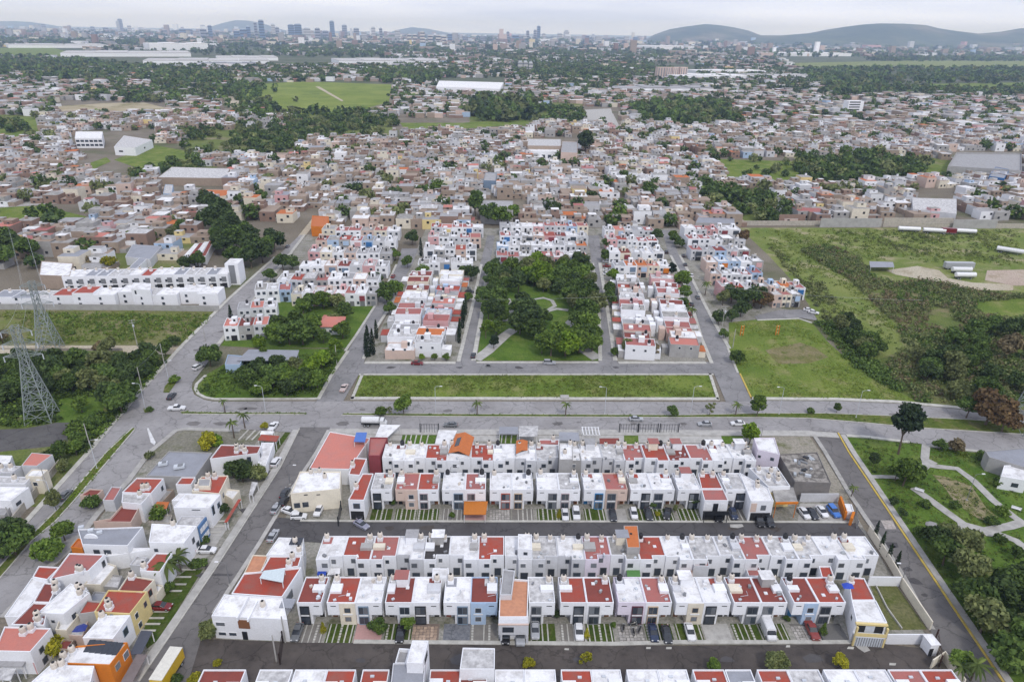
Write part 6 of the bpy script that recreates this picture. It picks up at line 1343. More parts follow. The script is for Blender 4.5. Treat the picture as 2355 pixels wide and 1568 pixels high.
# street trees of the neighbourhood
it = [(*c5(330, 520), 4.8, 'deep'), (*c5(390, 470), 4, 'green'), (*c5(350, 600), 3.2, 'deep'), (*c5(500, 125), 4.6, 'dark'), (*c5(385, 230), 3.6, 'green'), (*c5(250, 400), 4, 'dark'), (*c5(470, 280), 3.4, 'deep'), (*c5(570, 330), 3.4, 'green'), (*c5(900, 370), 4.4, 'dark'), (*c5(850, 360), 3.6, 'deep'), (*c5(880, 510), 2.4, 'green'),
      (*c5(1810, 240), 3.4, 'deep'), (*c5(1840, 470), 3.2, 'deep'), (*c5(1860, 370), 3.6, 'bright'), (*c5(1850, 540), 3, 'deep'), (*U4(190, 420), 3.4, 'deep'), (*U4(240, 1110), 3, 'deep'), (*U4(880, 310), 4, 'dark'), (*U4(1120, 350), 3.6, 'deep'), (*U4(1180, 400), 3.2, 'dark'), (*U4(1090, 280), 3, 'green'), (*U4(1080, 790), 3.0, 'cypress', 'tall'),
      (*U4(1210, 960), 4.8, 'green'), (*U4(1240, 1110), 3.6, 'green'), (*U4(1230, 1240), 3.2, 'deep'), (*U4(1330, 1400), 3.0, 'olive', 'palm', 6), (*U5(870, 1160), 5.0, 'dark'), (*U5(1000, 1200), 4.6, 'dark'), (*U5(1180, 1190), 5.6, 'dark'), (*U5(1280, 1220), 4.6, 'rust'), (*U5(760, 1180), 3.8, 'olive'), (*U5(700, 1430), 3.4, 'dark'), (*U5(880, 1400), 3, 'dark'),
      (*U5(1020, 370), 4.8, 'rust'), (*U5(1000, 1330), 4.2, 'dark'), (*U5(520, 1040), 2.6, 'green', 'palm', 6), (*c5(1960, 870), 3.4, 'olive'), (*c5(2130, 880), 3.2, 'dry'), (*c5(1880, 880), 2.0, 'green'), (*c5(650, 910), 1.5, 'green'), (*c5(730, 910), 1.6, 'green'), (*c5(565, 910), 1.4, 'bright'), (*c6(400, 930), 3, 'deep'), (*c6(310, 760), 2.4, 'deep'), (*U1(880, 700), 4.6, 'dark'), (*U1(1000, 690), 4.2, 'deep'), (*U1(700, 860), 3.6, 'deep')]
grove(it, 'along neighbourhood streets', 'street trees of the neighbourhood')
it = [(*c4(1578, 668), 1.2, 'cypress', 'column'), (*c5(258, 760), 1.1, 'cypress', 'column'), (*c5(205, 880), 1.6, 'cypress', 'column'), (*c5(235, 870), 1.3, 'cypress', 'column'), (*c5(190, 885), 1.2, 'cypress', 'column'), (*c5(862, 600), 1.1, 'cypress', 'column'), (*c5(842, 690), 1.1, 'cypress', 'column'), (*c5(850, 640), 1.1, 'cypress', 'column'), (*c5(818, 790), 1.0, 'cypress', 'column'), (*c5(822, 750), 1.0, 'cypress', 'column'), (*c5(560, 200), 1.3, 'cypress', 'column')]
grove(it, 'among neighbourhood blocks', 'cypresses of the neighbourhood')
for k, q in enumerate(((1335, 590), (1378, 665), (1428, 735), (1478, 800))):
    tree(q, .66, 'cypress', 'column', c8, f"slim dark cypress, {ORD[k]} of four from the top along pale wall of right cross street", 'cypresses along the right wall', name='cypress_tree')
# avenue median
it = [(*c5(290, 1282), 2.0, 'green', 'low'), (*c5(350, 1275), 1.3, 'olive', 'sparse'), (*c5(445, 1278), 3.6, 'green'), (*c5(2262, 1294), 2.1, 'deep'), (*c6(220, 1278), 2.0, 'olive', 'sparse'), (*c6(535, 1290), 3.4, 'green', 'tall'), (*c6(1080, 1265), 1.6, 'deep', 'tall'), (*c6(900, 1270), 1.4, 'deep', 'low'), (*c5(940, 1282), 2.0, 'palm', 'palm', 4.6), (*c5(1542, 1292), 1.9, 'palm', 'palm', 4.8), (*c6(395, 1282), 2.0, 'palm', 'palm', 4.2),
      (*c4(1530, 1268), 1.6, 'palm', 'palm', 4.6), (*c4(1190, 1060), 2.0, 'green', 'low'), (*c7(385, 395), 2.4, 'olive', 'tall'), (*c4(1020, 1255), 1.2, 'deep', 'low')]
grove(it, 'on avenue median', 'plants of the avenue median')
it = [(*c6(1500, 1545), 5.6, 'cypress', 'tall', 15), (*c6(2090, 1350), 6.8, 'rust'), (*c6(2200, 1400), 5.2, 'rust'), (*c6(1960, 1300), 4.2, 'deep'), (*c6(485, 1480), 3.4, 'bright', 'tall'), (*c6(470, 1440), 2.2, 'green')]
grove(it, 'along right part of avenue', 'large trees by the avenue')
# park on the lower right
it = [(*c8(1325, 95), 2.0, 'dark', 'tall'), (*c8(1530, 225), 4.4, 'green'), (*c8(1480, 190), 3.0, 'green'), (*c8(1600, 190), 3.0, 'deep'), (*c8(1465, 360), 1.4, 'dark'), (*c8(1520, 440), 1.5, 'dark'), (*c8(1680, 370), 1.5, 'deep', 'low'), (*c8(1880, 380), 1.5, 'deep', 'low'), (*c8(2200, 420), 1.8, 'green', 'low'), (*c8(2130, 490), 1.8, 'deep', 'low'), (*c8(1640, 560), 1.6, 'deep', 'low'), (*c8(2180, 610), 1.6, 'deep', 'low'), (*c8(1890, -10), 2.6, 'dry', 'low'), (*c8(1780, -20), 2.2, 'deep', 'low'), (*c8(2060, 40), 1.8, 'deep', 'low'), (*c8(2180, 230), 1.8, 'green', 'low')]
it += scatter([c8(1660, 640), c8(1900, 600), c8(1960, 720), c8(2000, 900), c8(2360, 880), c8(2450, 1560), c8(2230, 1560), c8(2000, 1130), c8(1860, 860)], 20, 3.2, 5.0, ['dark', 'deep', 'deep', 'dark', 'olive'], 8, .6, [[c8(2000, 560), c8(2300, 600), c8(2400, 900), c8(2130, 960), c8(1990, 760)]])
it += [(*c8(2260, 1460), 2.6, 'bright'), (*c8(2190, 1400), 2.0, 'green'), (*c8(2290, 720), 1.8, 'deep'), (*c8(2320, 900), 3, 'deep')]
grove(it, 'in lower right park', 'trees of the lower right park')
# the front gardens
G_ = 'garden plants of the terraced rows'
for q, v, r, lf, sh, hh, lab in (((1570, 1330), A1, .85, 'yellow', 'cone', None, 'yellow conical conifer on drive of brick-brown front house'), ((2310, 1330), A1, 2.1, 'deep', 'low', None, 'wide green shrub filling drive beside rose paving'), ((400, 1330), A2, 1.6, 'green', 'round', 3.6, 'bushy tree by dark car in front row'),
        ((505, 1400), A3, .8, 'yellow', 'cone', None, 'yellow-green conical shrub beside white-roofed car'), ((1395, 1350), A4, 1.0, 'green', 'cone', None, 'green conifer beside brick-red car'), ((40, 1400), A1, 2.3, 'olive', 'round', 3.8, 'round olive tree left of large white corner house'), ((880, 1090), C2, 1.6, 'bright', 'round', 4.4, 'leafy green creeper tree against white middle-row house'),
        ((1435, 1260), C2, .85, 'yellow', 'cone', None, 'yellow conical shrub beside two white cars in middle row'), ((930, 1120), C3, 1.7, 'dark', 'round', 4.2, 'dark tree covering window in middle row'), ((385, 1150), C3, 1.0, 'deep', 'round', 2.2, 'dark rounded shrub over dark car in middle row'), ((450, 1240), C3, .8, 'yellow', 'low', None, 'yellow-green shrub between two dark cars'), ((690, 1200), C3, .9, 'olive', 'tall', None, 'thin olive shrub on drives of middle row'),
        ((105, 1160), A3, 1.0, 'dark', 'tall', None, 'dark shrub in gap beside striped brown drive'), ((2300, 1290), C1, .9, 'green', 'round', 2.0, 'small green shrub on striped drive of middle row'), ((1510, 1110), C1, .8, 'deep', 'round', 1.8, 'small shrub at porch of beige house'), ((900, 1180), A4, .8, 'deep', 'low', None, 'low shrub beside white van'), ((870, 1260), A3, .7, 'green', 'low', None, 'low shrub left of stone drive with motorcycles'),
        ((660, 1470), c8, 2.6, 'olive', 'round', 4.4, 'spreading olive tree above lower roofs, right half'), ((1095, 1460), c8, 1.7, 'yellow', 'round', 3.2, 'pale yellow-green small tree above lower roofs, far right half'), ((240, 1475), c8, 1.5, 'green', 'round', 2.6, 'small green tree above lower roofs beside white lamp'), ((1680, 1440), c9, 1.7, 'yellow', 'sparse', 3.0, 'thin yellow-green tree above lower red roof, centre'), ((1290, 1450), c9, 1.3, 'yellow', 'low', 1.8, 'yellow-green shrub behind white lower roofs'),
        ((1910, 1470), c8, 2.6, 'green', 'round', None, 'leafy tree with pale flowers at lower right wall'), ((1990, 1550), c8, 2.8, 'palm', 'palm', 4.5, 'feathery palm at lower right corner of rows'), ((1900, 1545), c8, 2.2, 'palm', 'palm', 3.6, 'low feathery palm at lower right wall'), ((1180, 300), c8, 1.5, 'palm', 'palm', 3.2, 'small palm by barred gate of middle alley'),
        ((1420, 1545), c7, 1.3, 'yellow', 'low', 1.5, 'yellow-green clipped shrub behind yellow truck'), ((1330, 1560), c7, 1.4, 'yellow', 'low', 1.6, 'yellow-green shrub beside yellow truck'), ((1480, 1440), c7, .9, 'yellow', 'low', 1.2, 'small yellow hedge by dark alley')):
    tree(q, r, lf, sh, v, lab, G_, hh, name='palm_tree' if sh == 'palm' else 'conifer' if sh == 'cone' else 'shrub' if r < 1.5 else 'tree', cat='palm' if sh == 'palm' else 'conifer' if sh == 'cone' else 'shrub' if r < 1.5 else 'tree')
it = [(*c7(625, 375), 2.4, 'deep', 'round', 4.0), (*c7(445, 600), 3.0, 'green'), (*c7(345, 735), 3.4, 'green'), (*c7(60, 640), 4.6, 'dark'), (*c7(150, 620), 3.6, 'dark'), (*c7(20, 720), 4.6, 'dark'), (*c7(110, 700), 4, 'deep'), (*c7(1650, 200), 3.6, 'dark'), (*c7(1590, 170), 3, 'dark'), (*c7(1760, 190), 2.8, 'olive'), (*c7(1160, 880), 3.6, 'palm', 'palm', 5.5), (*c7(1230, 810), 3.0, 'palm', 'palm', 4.6), (*c7(370, 1370), 2.6, 'yellow', 'round', 3.8),
      (*c7(1390, 620), 1.5, 'deep', 'low'), (*c7(1330, 780), 1.5, 'deep', 'low'), (*c7(1380, 770), 1.3, 'deep', 'low'), (*c7(1520, 420), 1.8, 'dark'), (*c7(1090, 440), 2.4, 'green', 'low'), (*c7(1020, 40), 1.5, 'olive', 'low'), (*L3(1030, 330), 3.0, 'yellow', 'round', 4), (*L3(1120, 280), 2.6, 'bright', 'round', 4), (*L3(1370, 190), 2.2, 'palm', 'palm', 5.5), (*L3(1520, 60), 2.0, 'palm', 'palm', 5.0), (*L3(1790, 80), 1.4, 'yellow', 'round'), (*c7(1200, 1560), 1.2, 'deep', 'low'), (*c7(1150, 940), 1.4, 'green', 'low')]
grove(it, 'in and around left block', 'trees of the left block')
# left scrubland trees
it = scatter([(-10, 842), (120, 838), (280, 842), (370, 838), (350, 862), (320, 890), (280, 915), (230, 900), (130, 905), (110, 905), (0, 935)], 40, 3.0, 5.2, ['dark', 'deep', 'dark', 'olive', 'deep'], 12, .58)
it += [(*c4(830, 1270), 5.2, 'deep'), (*c4(760, 1220), 4.6, 'dark'), (*c4(890, 1200), 4.2, 'deep'), (*c4(1010, 920), 4, 'dark'), (*c4(1130, 880), 3.4, 'deep'), (*c4(750, 880), 4, 'olive'), (*c4(690, 870), 3, 'dry'), (*c4(1190, 810), 2.6, 'dark'), (*c4(20, 790), 3, 'dry'), (*c4(560, 1500), 2.8, 'deep'), (*c4(480, 1540), 2.6, 'olive'), (*c4(640, 1380), 2.8, 'deep'), (*c4(560, 1260), 3, 'green'), (*c7(420, 60), 3.0, 'deep'), (*c7(520, 20), 2.6, 'green'), (*c7(340, 90), 2.6, 'dark'), (*c7(440, 130), 2.0, 'olive')]
grove(it, 'in left scrubland', 'trees of the left scrubland')
# left town's big grove
it = scatter([c4(1390, 40), c4(1560, -40), c4(1640, 60), c4(1800, 110), c4(1880, 160), c4(1760, 280), c4(1600, 300), c4(1480, 220), c4(1390, 160)], 18, 5.0, 7.5, ['dark', 'deep', 'dark'], 13, .5)
it += [(*c4(1440, 30), 8, 'dark'), (*c4(1280, 290), 4.5, 'dark'), (*c4(1350, 280), 4.5, 'deep'), (*c4(100, 200), 7, 'dark'), (*c4(200, 230), 6.5, 'deep'), (*c4(40, 280), 6.5, 'deep'), (*c4(60, 150), 6, 'deep'), (*c4(1240, 60), 5, 'deep'), (*c4(1180, 90), 4, 'olive'), (*c4(750, 290), 4, 'yellow'), (*c4(620, 280), 3.5, 'dry')]
grove(it, 'in left town grove', 'trees of the left town grove')
it = [(*c2(930, 1470), 7, 'deep', 'tall'), (*c2(1020, 1520), 7.5, 'deep'), (*c2(1110, 1530), 7, 'green'), (*c2(1180, 1510), 6, 'green'), (*c2(1670, 1060), 11, 'dark', 'tall'), (*c2(670, 1320), 8, 'green', 'low'), (*c2(1480, 1480), 4.5, 'dark', 'tall'), (*c2(1720, 1400), 6, 'dark'), (*c2(1910, 1500), 7, 'green', 'low'), (*c2(2100, 1360), 7, 'deep'), (*c1(1420, 1430), 8, 'dark'), (*c1(1500, 1540), 9, 'dark')]
grove(it, 'among town houses', 'single trees of the old town')
# right scrubland, larger trees
it = scatter([(2085, 830), (2140, 800), (2260, 770), (2360, 760), (2400, 930), (2215, 925), (2130, 905)], 22, 3.4, 5.5, ['dark', 'dry', 'olive', 'deep', 'rust'], 15, .55)
it += scatter([(1900, 745), (1935, 735), (2010, 800), (2030, 835), (1985, 835)], 12, 2.6, 4, ['deep', 'dark', 'olive'], 16, .6)
grove(it, 'in right scrubland', 'trees of the right scrubland')

# ---- ground cover nobody could count
def cover(name, polys, n, rmin, rmax, leaf, seed, per=26, size=.42, holes=(), clump=None, hz=.75):
    rs = np.random.RandomState(seed); r = random.Random(seed); C, R, S = [], [], []
    for poly in polys:
        W_ = [G(*p) for p in poly]; xs = [p.x for p in W_]; ys = [p.y for p in W_]; q = [(p.x, p.y) for p in W_]
        hq = [[tuple(G(*p)[:2]) for p in h_] for h_ in holes]
        k, tries = 0, 0
        while k < n // len(polys) and tries < n * 12:
            tries += 1
            x, y = r.uniform(min(xs), max(xs)), r.uniform(min(ys), max(ys))
            if not in_poly(x, y, q) or any(in_poly(x, y, h_) for h_ in hq): continue
            if clump:
                from mathutils import noise as mn
                if mn.noise((x / clump, y / clump, seed)) < r.uniform(-.35, .25): continue
            if rmax < 1.2 and any(in_poly(x, y, pp) for pp in PATHPOLY): continue
            k += 1; rad = r.uniform(rmin, rmax); C.append((x, y, rad * hz * .55)); R.append((rad, rad, rad * hz)); S.append(size * (rad / rmax) ** .4)
    V, F = leaf_cloud(C, R, per, np.array(S), rs, .2)
    V[:, 2] = np.maximum(V[:, 2], .04)
    return tag(link(name, npmesh(name, V, F, LEAF[leaf])), kind='stuff')
RS = [(1840, 575), (1900, 562), (1975, 592), (2010, 642), (2060, 652), (2130, 640), (2230, 668), (2420, 690), (2420, 930), (2215, 932), (2110, 926), (2030, 850), (2085, 800), (2060, 745), (1960, 650)]
RS2 = [(1870, 740), (1925, 750), (2005, 825), (2110, 926), (2040, 890), (1960, 842), (1905, 775)]
clear = [[(2240, 695), (2360, 685), (2390, 730), (2330, 736), (2260, 726)], [(2140, 705), (2185, 710), (2200, 750), (2170, 765), (2130, 740)]]
cover('undergrowth', [RS], 1500, 1.0, 2.6, 'olive', 31, 34, .42, clear, 26)
cover('undergrowth', [RS], 1000, .9, 2.4, 'deep', 32, 34, .42, clear, 20)
cover('undergrowth', [RS], 450, .9, 2.6, 'dry', 33, 34, .42, clear, 30)
cover('undergrowth', [RS2], 300, 1.0, 2.4, 'deep', 34, 34, .42, (), 20)
LS = [(-60, 830), (120, 826), (385, 828), (320, 905), (255, 978), (195, 1046), (150, 1000), (185, 960), (60, 980), (-60, 985)]
HL = [[(128, 962), (135, 915), (245, 912), (238, 950), (190, 972)]]
cover('undergrowth', [LS], 700, .8, 2.0, 'deep', 35, 34, .4, HL, 16); cover('undergrowth', [LS], 550, .8, 2.0, 'green', 36, 34, .4, HL, 18)
cover('weeds', [[(-40, 718), (495, 722), (425, 790), (-40, 790)]], 900, .4, 1.3, 'meadow', 37, 12, .3, (), 14); cover('weeds', [[(100, 720), (495, 722), (425, 790), (60, 790)]], 420, .5, 1.5, 'green', 38, 18, .34, (), 22)
MD = [(830, 865), (1634, 864), (1652, 916), (810, 916)]
cover('weeds', [MD], 2600, .3, .9, 'meadow', 39, 8, .2, (), 12, .45); cover('weeds', [MD], 160, .3, .8, 'bright', 40, 14, .2, (), 10, .5)
cover('weeds', [[(1690, 745), (1836, 736), (1900, 790), (1962, 842), (2100, 922), (1740, 915), (1700, 860)]], 1500, .3, .9, 'meadow', 41, 10, .22, [[(1760, 800), (1900, 790), (1900, 838), (1770, 838)]], 14, .6)
PS = [(1735, 530), (1900, 528), (2340, 532), (2350, 615), (2000, 600), (1880, 560), (1960, 655), (2055, 745), (2080, 800), (2010, 825), (1935, 755), (1840, 655)]
cover('undergrowth', [[(1760, 560), (1880, 640), (1960, 740), (1990, 800), (1900, 745), (1830, 650)], [(1900, 530), (2340, 532), (2350, 600), (2080, 590), (1900, 558)]], 420, .7, 1.8, 'olive', 58, 26, .38, (), 18)
cover('weeds', [PS], 2600, .4, 1.3, 'meadow', 42, 10, .3, (), 20, .5); cover('weeds', [PS], 330, .6, 1.8, 'green', 43, 18, .34, (), 26, .6)
LP = [(1955, 1010), (2085, 1015), (2350, 1060), (2350, 1540), (2300, 1540), (2160, 1320), (2020, 1105)]
cover('weeds', [LP], 1500, .25, .7, 'meadow', 44, 9, .17, (), 9, .5); cover('weeds', [LP], 220, .3, .9, 'deep', 45, 14, .22, (), 12, .6)
CL = [(455, 900), (480, 870), (560, 825), (790, 812), (735, 912), (491, 914)]
cover('undergrowth', [CL], 240, .7, 1.7, 'green', 46, 26, .34, (), 14); cover('undergrowth', [CL], 120, .7, 1.7, 'deep', 47, 26, .34, (), 14)
cover('weeds', [[(416, 948), (704, 950.5), (704, 953.5), (420, 952.5)], [(792, 952), (1574, 956), (1574, 960), (790, 955)], [(1574, 956), (1896, 952), (2218, 966), (2106, 982), (1862, 962)]], 600, .2, .6, 'green', 48, 10, .2)
cover('weeds', [[(305, 986), (267, 1041), (169, 1156), (129, 1200), (74, 1246), (90, 1215), (135, 1169), (244, 1041)]], 260, .2, .6, 'bright', 49, 10, .2)
# ------------------------------------------------------------------ vehicles
def paint(name, col):
    return plain('car paint ' + name, col, .3, .6, var=.05)
PAINT = {'white': paint('white', (.70, .70, .71)), 'silver': paint('silver', (.36, .37, .39)), 'grey': paint('grey', (.13, .135, .14)), 'black': paint('black', (.014, .014, .016)), 'dark': paint('dark', (.03, .033, .04)), 'navy': paint('navy', (.015, .028, .07)),
         'blue': paint('blue', (.04, .16, .50)), 'red': paint('brick red', (.22, .035, .028)), 'maroon': paint('maroon', (.16, .008, .012)), 'lilac': paint('lilac grey', (.27, .27, .34)), 'pale': paint('pale rose', (.55, .45, .42)), 'yellow': paint('yellow', (.62, .40, .02)), 'cream': paint('cream', (.68, .65, .57))}
CGLASS = plain('car window glass', (.02, .024, .03), .1, .7)
LAMP = plain('headlight glass', (.6, .6, .6), .2, .6); TAIL = plain('tail light', (.3, .01, .01), .3, .5)
def loft(stations, m, name):
    """body skin through cross sections (x, half width, z low, z high)"""
    V, F = [], []
    for x, hw, z0, z1 in stations:
        k = min(.12, (z1 - z0) * .3)
        V += [(x, -hw, z0), (x, -hw, z1 - k), (x, -hw + k * 1.3, z1), (x, hw - k * 1.3, z1), (x, hw, z1 - k), (x, hw, z0)]
    for j in range(len(stations) - 1):
        for i in range(6):
            a, b = j * 6 + i, j * 6 + (i + 1) % 6
            F.append((a, b, b + 6, a + 6))
    F.append(tuple(range(6))[::-1]); n = (len(stations) - 1) * 6; F.append(tuple(range(n, n + 6)))
    me = mesh(name, V, F, m); return me
WHEEL = None
def wheel_meshes():
    n = 12; V, F = [], []
    for y, r in ((-.1, .31), (-.11, .33), (.11, .33), (.1, .31)):
        V += [(r * math.cos(2 * math.pi * k / n), y, r * math.sin(2 * math.pi * k / n)) for k in range(n)]
    for j in range(3): F += [(j * n + k, j * n + (k + 1) % n, (j + 1) * n + (k + 1) % n, (j + 1) * n + k) for k in range(n)]
    F += [tuple(range(n))[::-1], tuple(range(3 * n, 4 * n))]
    tyre = mesh('tyre', V, F, RUBBER)
    V = [(.2 * math.cos(2 * math.pi * k / n), s, .2 * math.sin(2 * math.pi * k / n)) for s in (-.115, .115) for k in range(n)]
    rim = mesh('rim', V, [(k, (k + 1) % n, n + (k + 1) % n, n + k) for k in range(n)] + [tuple(range(n))[::-1], tuple(range(n, 2 * n))], STEEL)
    return tyre, rim
TYRE, RIM = wheel_meshes()
SHAPES = {  # body stations, glass stations, roof stations, wheel x
    'sedan': ([(-2.2, .72, .38, .82), (-2.1, .82, .25, .93), (-1.2, .87, .22, .98), (.7, .87, .22, .95), (1.8, .84, .22, .82), (2.15, .74, .3, .68)], [(-1.75, .70, .9, .96), (-1.05, .68, .9, 1.40), (.1, .68, .9, 1.42), (.95, .72, .88, .93)], [(-1.1, .62, 1.37, 1.44), (-.5, .64, 1.38, 1.47), (.15, .62, 1.37, 1.44)], 1.35),
    'hatch': ([(-1.95, .76, .35, .9), (-1.85, .84, .25, 1.0), (-.9, .86, .22, 1.0), (.7, .86, .22, .97), (1.6, .83, .22, .85), (1.92, .72, .3, .7)], [(-1.85, .72, .92, 1.0), (-1.5, .69, .92, 1.44), (.1, .69, .92, 1.48), (.9, .74, .9, .96)], [(-1.55, .62, 1.4, 1.48), (-.6, .65, 1.42, 1.53), (.15, .62, 1.41, 1.5)], 1.25),
    'suv': ([(-2.25, .82, .42, 1.0), (-2.15, .9, .32, 1.1), (-1, .93, .28, 1.12), (.75, .93, .28, 1.1), (1.9, .9, .28, 1.0), (2.25, .8, .36, .85)], [(-2.1, .80, 1.05, 1.12), (-1.85, .77, 1.05, 1.68), (.15, .77, 1.05, 1.7), (.95, .82, 1.02, 1.08)], [(-1.9, .70, 1.64, 1.73), (-.8, .73, 1.65, 1.77), (.2, .7, 1.64, 1.73)], 1.4),
    'pickup': ([(-2.6, .86, .45, 1.0), (-.95, .88, .32, 1.02), (-.9, .9, .3, 1.08), (.9, .9, .3, 1.06), (2.2, .87, .3, .98), (2.55, .78, .36, .82)], [(-.85, .78, 1.0, 1.06), (-.7, .75, 1.0, 1.66), (.35, .75, 1.0, 1.68), (1.1, .8, .98, 1.04)], [(-.72, .68, 1.62, 1.7), (-.2, .70, 1.63, 1.74), (.4, .68, 1.62, 1.7)], 1.6),
    'van': ([(-2.7, .92, .4, 2.1), (-2.6, .96, .3, 2.25), (1.3, .96, .3, 2.28), (1.75, .94, .3, 1.3), (2.5, .9, .3, 1.05), (2.65, .8, .36, .8)], [(1.2, .90, 1.25, 2.18), (1.36, .88, 1.2, 2.1), (1.9, .88, 1.1, 1.27)], [(-2.4, .8, 2.2, 2.3), (-1, .84, 2.2, 2.34), (1.1, .8, 2.2, 2.31)], 1.7),
}
_vm = {}
def vmesh(kind, col):
    if (kind, col) not in _vm:
        b, g, r, wx = SHAPES[kind]
        _vm[(kind, col)] = (loft(b, PAINT[col], 'body'), loft(g, CGLASS, 'windows'), loft(r, PAINT[col], 'roof'))
    return _vm[(kind, col)]
def DIR(a, b, v=D0):
    d = G(*v(*b)) - G(*v(*a)); return math.atan2(d.y, d.x)
ST_L, ST_A, ST_R = DIR((318, 1568), (643, 1075)), DIR((325, 904), (636, 592)), DIR((2265, 1511), (1950, 1041))
ST_P1, ST_P2, ST_P3 = DIR((1050, 834), (1104, 609)), DIR((1400, 834), (1372, 606)), DIR((1632, 836), (1565, 638))
TOW, AWAY, EAST, WEST = -math.pi / 2, math.pi / 2, 0.0, math.pi
def car(pt, v, kind, col, ang, label, group='parked cars', s=1.0, name=None, cat='car'):
    p = G(*v(*pt)); p.z = .18 if group != 'field' else .05
    names = {'van': 'van', 'pickup': 'pickup_truck', 'suv': 'suv'}
    root = empty(name or names.get(kind, 'car'), p, ang, label, {'van': 'van', 'pickup': 'pickup'}.get(kind, cat), group); root.scale = (s, s, s)
    b, g, r = vmesh(kind, col); wx = SHAPES[kind][3]
    link('body', b, root); link('windows', g, root); link('roof', r, root)
    hw = SHAPES[kind][0][2][1] - .1; x1 = SHAPES[kind][0][-1][0]; x0 = SHAPES[kind][0][0][0]
    for x in (-wx, wx):
        for y in (-hw, hw):
            w_ = link('wheel', TYRE, root, (x, y, .33)); sub('rim', RIM, w_, (x, y, .33))
    for y in (-hw * .72, hw * .72):
        link('headlight', box(LAMP), root, (x1 - .08, y, .6), 0, (.2, .32, .14)); link('tail_light', box(TAIL), root, (x0 + .03, y, .72), 0, (.12, .3, .16))
    return root
FR = 'cars parked on the front row drives'
for pt, v, k, c, a, lab in (
    ((1215, 1375), A1, 'sedan', 'grey', TOW, 'grey car squeezed beside large white corner house'), ((300, 1395), A2, 'sedan', 'black', TOW, 'black car under bushy tree on front row drive'), ((1725, 1430), A2, 'hatch', 'black', TOW, 'black car in open garage below terracotta terrace'), ((1925, 1430), A2, 'suv', 'silver', TOW, 'grey car in open garage below terracotta terrace'),
    ((2125, 1345), A2, 'sedan', 'silver', TOW, 'silver car beside pushed-out grey house front'), ((402, 1375), A3, 'hatch', 'white', TOW, 'white-roofed car on brown striped drive'), ((1408, 1380), A3, 'sedan', 'navy', TOW, 'dark navy car on drive beside motorcycles'), ((1590, 1405), A3, 'sedan', 'dark', TOW, 'dark car beside navy car on drive'),
    ((1905, 1370), A3, 'sedan', 'white', TOW, 'white saloon car on grass drive of front row'), ((645, 1345), A4, 'van', 'white', TOW, 'white passenger van on grass drive of front row'), ((1235, 1340), A4, 'pickup', 'red', TOW, 'brick-red car in front of light blue bay')):
    car(pt, v, k, c, a, lab, FR)
MR = 'cars parked on the middle row drives'
for pt, v, k, c, a, lab in (
    ((495, 1200), C1, 'sedan', 'white', ST_L + math.pi, 'white car on lawn of cream house'), ((1065, 1235), C1, 'suv', 'black', TOW, 'black car under dark porch of red-roofed house'), ((1075, 1395), C1, 'sedan', 'lilac', -.6, 'lilac-grey car turned across left end of middle alley'), ((1518, 1260), C2, 'sedan', 'white', TOW, 'white narrow car beside yellow conical shrub'),
    ((1668, 1250), C2, 'suv', 'white', TOW, 'broad white car on middle row drive'), ((2165, 1270), C2, 'sedan', 'dark', TOW, 'dark car beside concrete drive of middle row'), ((130, 1245), C3, 'hatch', 'white', TOW, 'white car with black glass roof in middle row'), ((330, 1255), C3, 'sedan', 'dark', TOW, 'dark car half under rounded shrub in middle row'),
    ((585, 1245), C3, 'sedan', 'black', TOW - .3, 'black car parked slanting in middle row'), ((1480, 1250), C3, 'hatch', 'navy', TOW, 'deep blue small car beside black gallery house'), ((1265, 1275), C3, 'suv', 'black', TOW, 'black car inside black gallery'), ((1830, 1345), C3, 'suv', 'black', TOW, 'black off-road car standing out into alley'), ((1965, 1345), C3, 'suv', 'dark', TOW, 'second dark off-road car standing out into alley'),
    ((100, 1210), C1, 'sedan', 'white', -.4, 'white car under grey awning by cream house'), ((225, 1280), C1, 'hatch', 'white', .1, 'white car behind white roof at left end of middle alley')):
    car(pt, v, k, c, a, lab, MR)
for pt, k, c, lab in (((858, 425), 'sedan', 'white', 'white car, first of four by orange wall'), ((915, 430), 'sedan', 'dark', 'dark car, second of four by orange wall'), ((980, 415), 'sedan', 'white', 'white car, third of four by orange wall'), ((1058, 415), 'suv', 'blue', 'bright blue car by orange wall')):
    car(pt, c8, k, c, TOW + .12, lab, 'four cars beside the orange wall')
AV = 'cars on and beside the avenue'
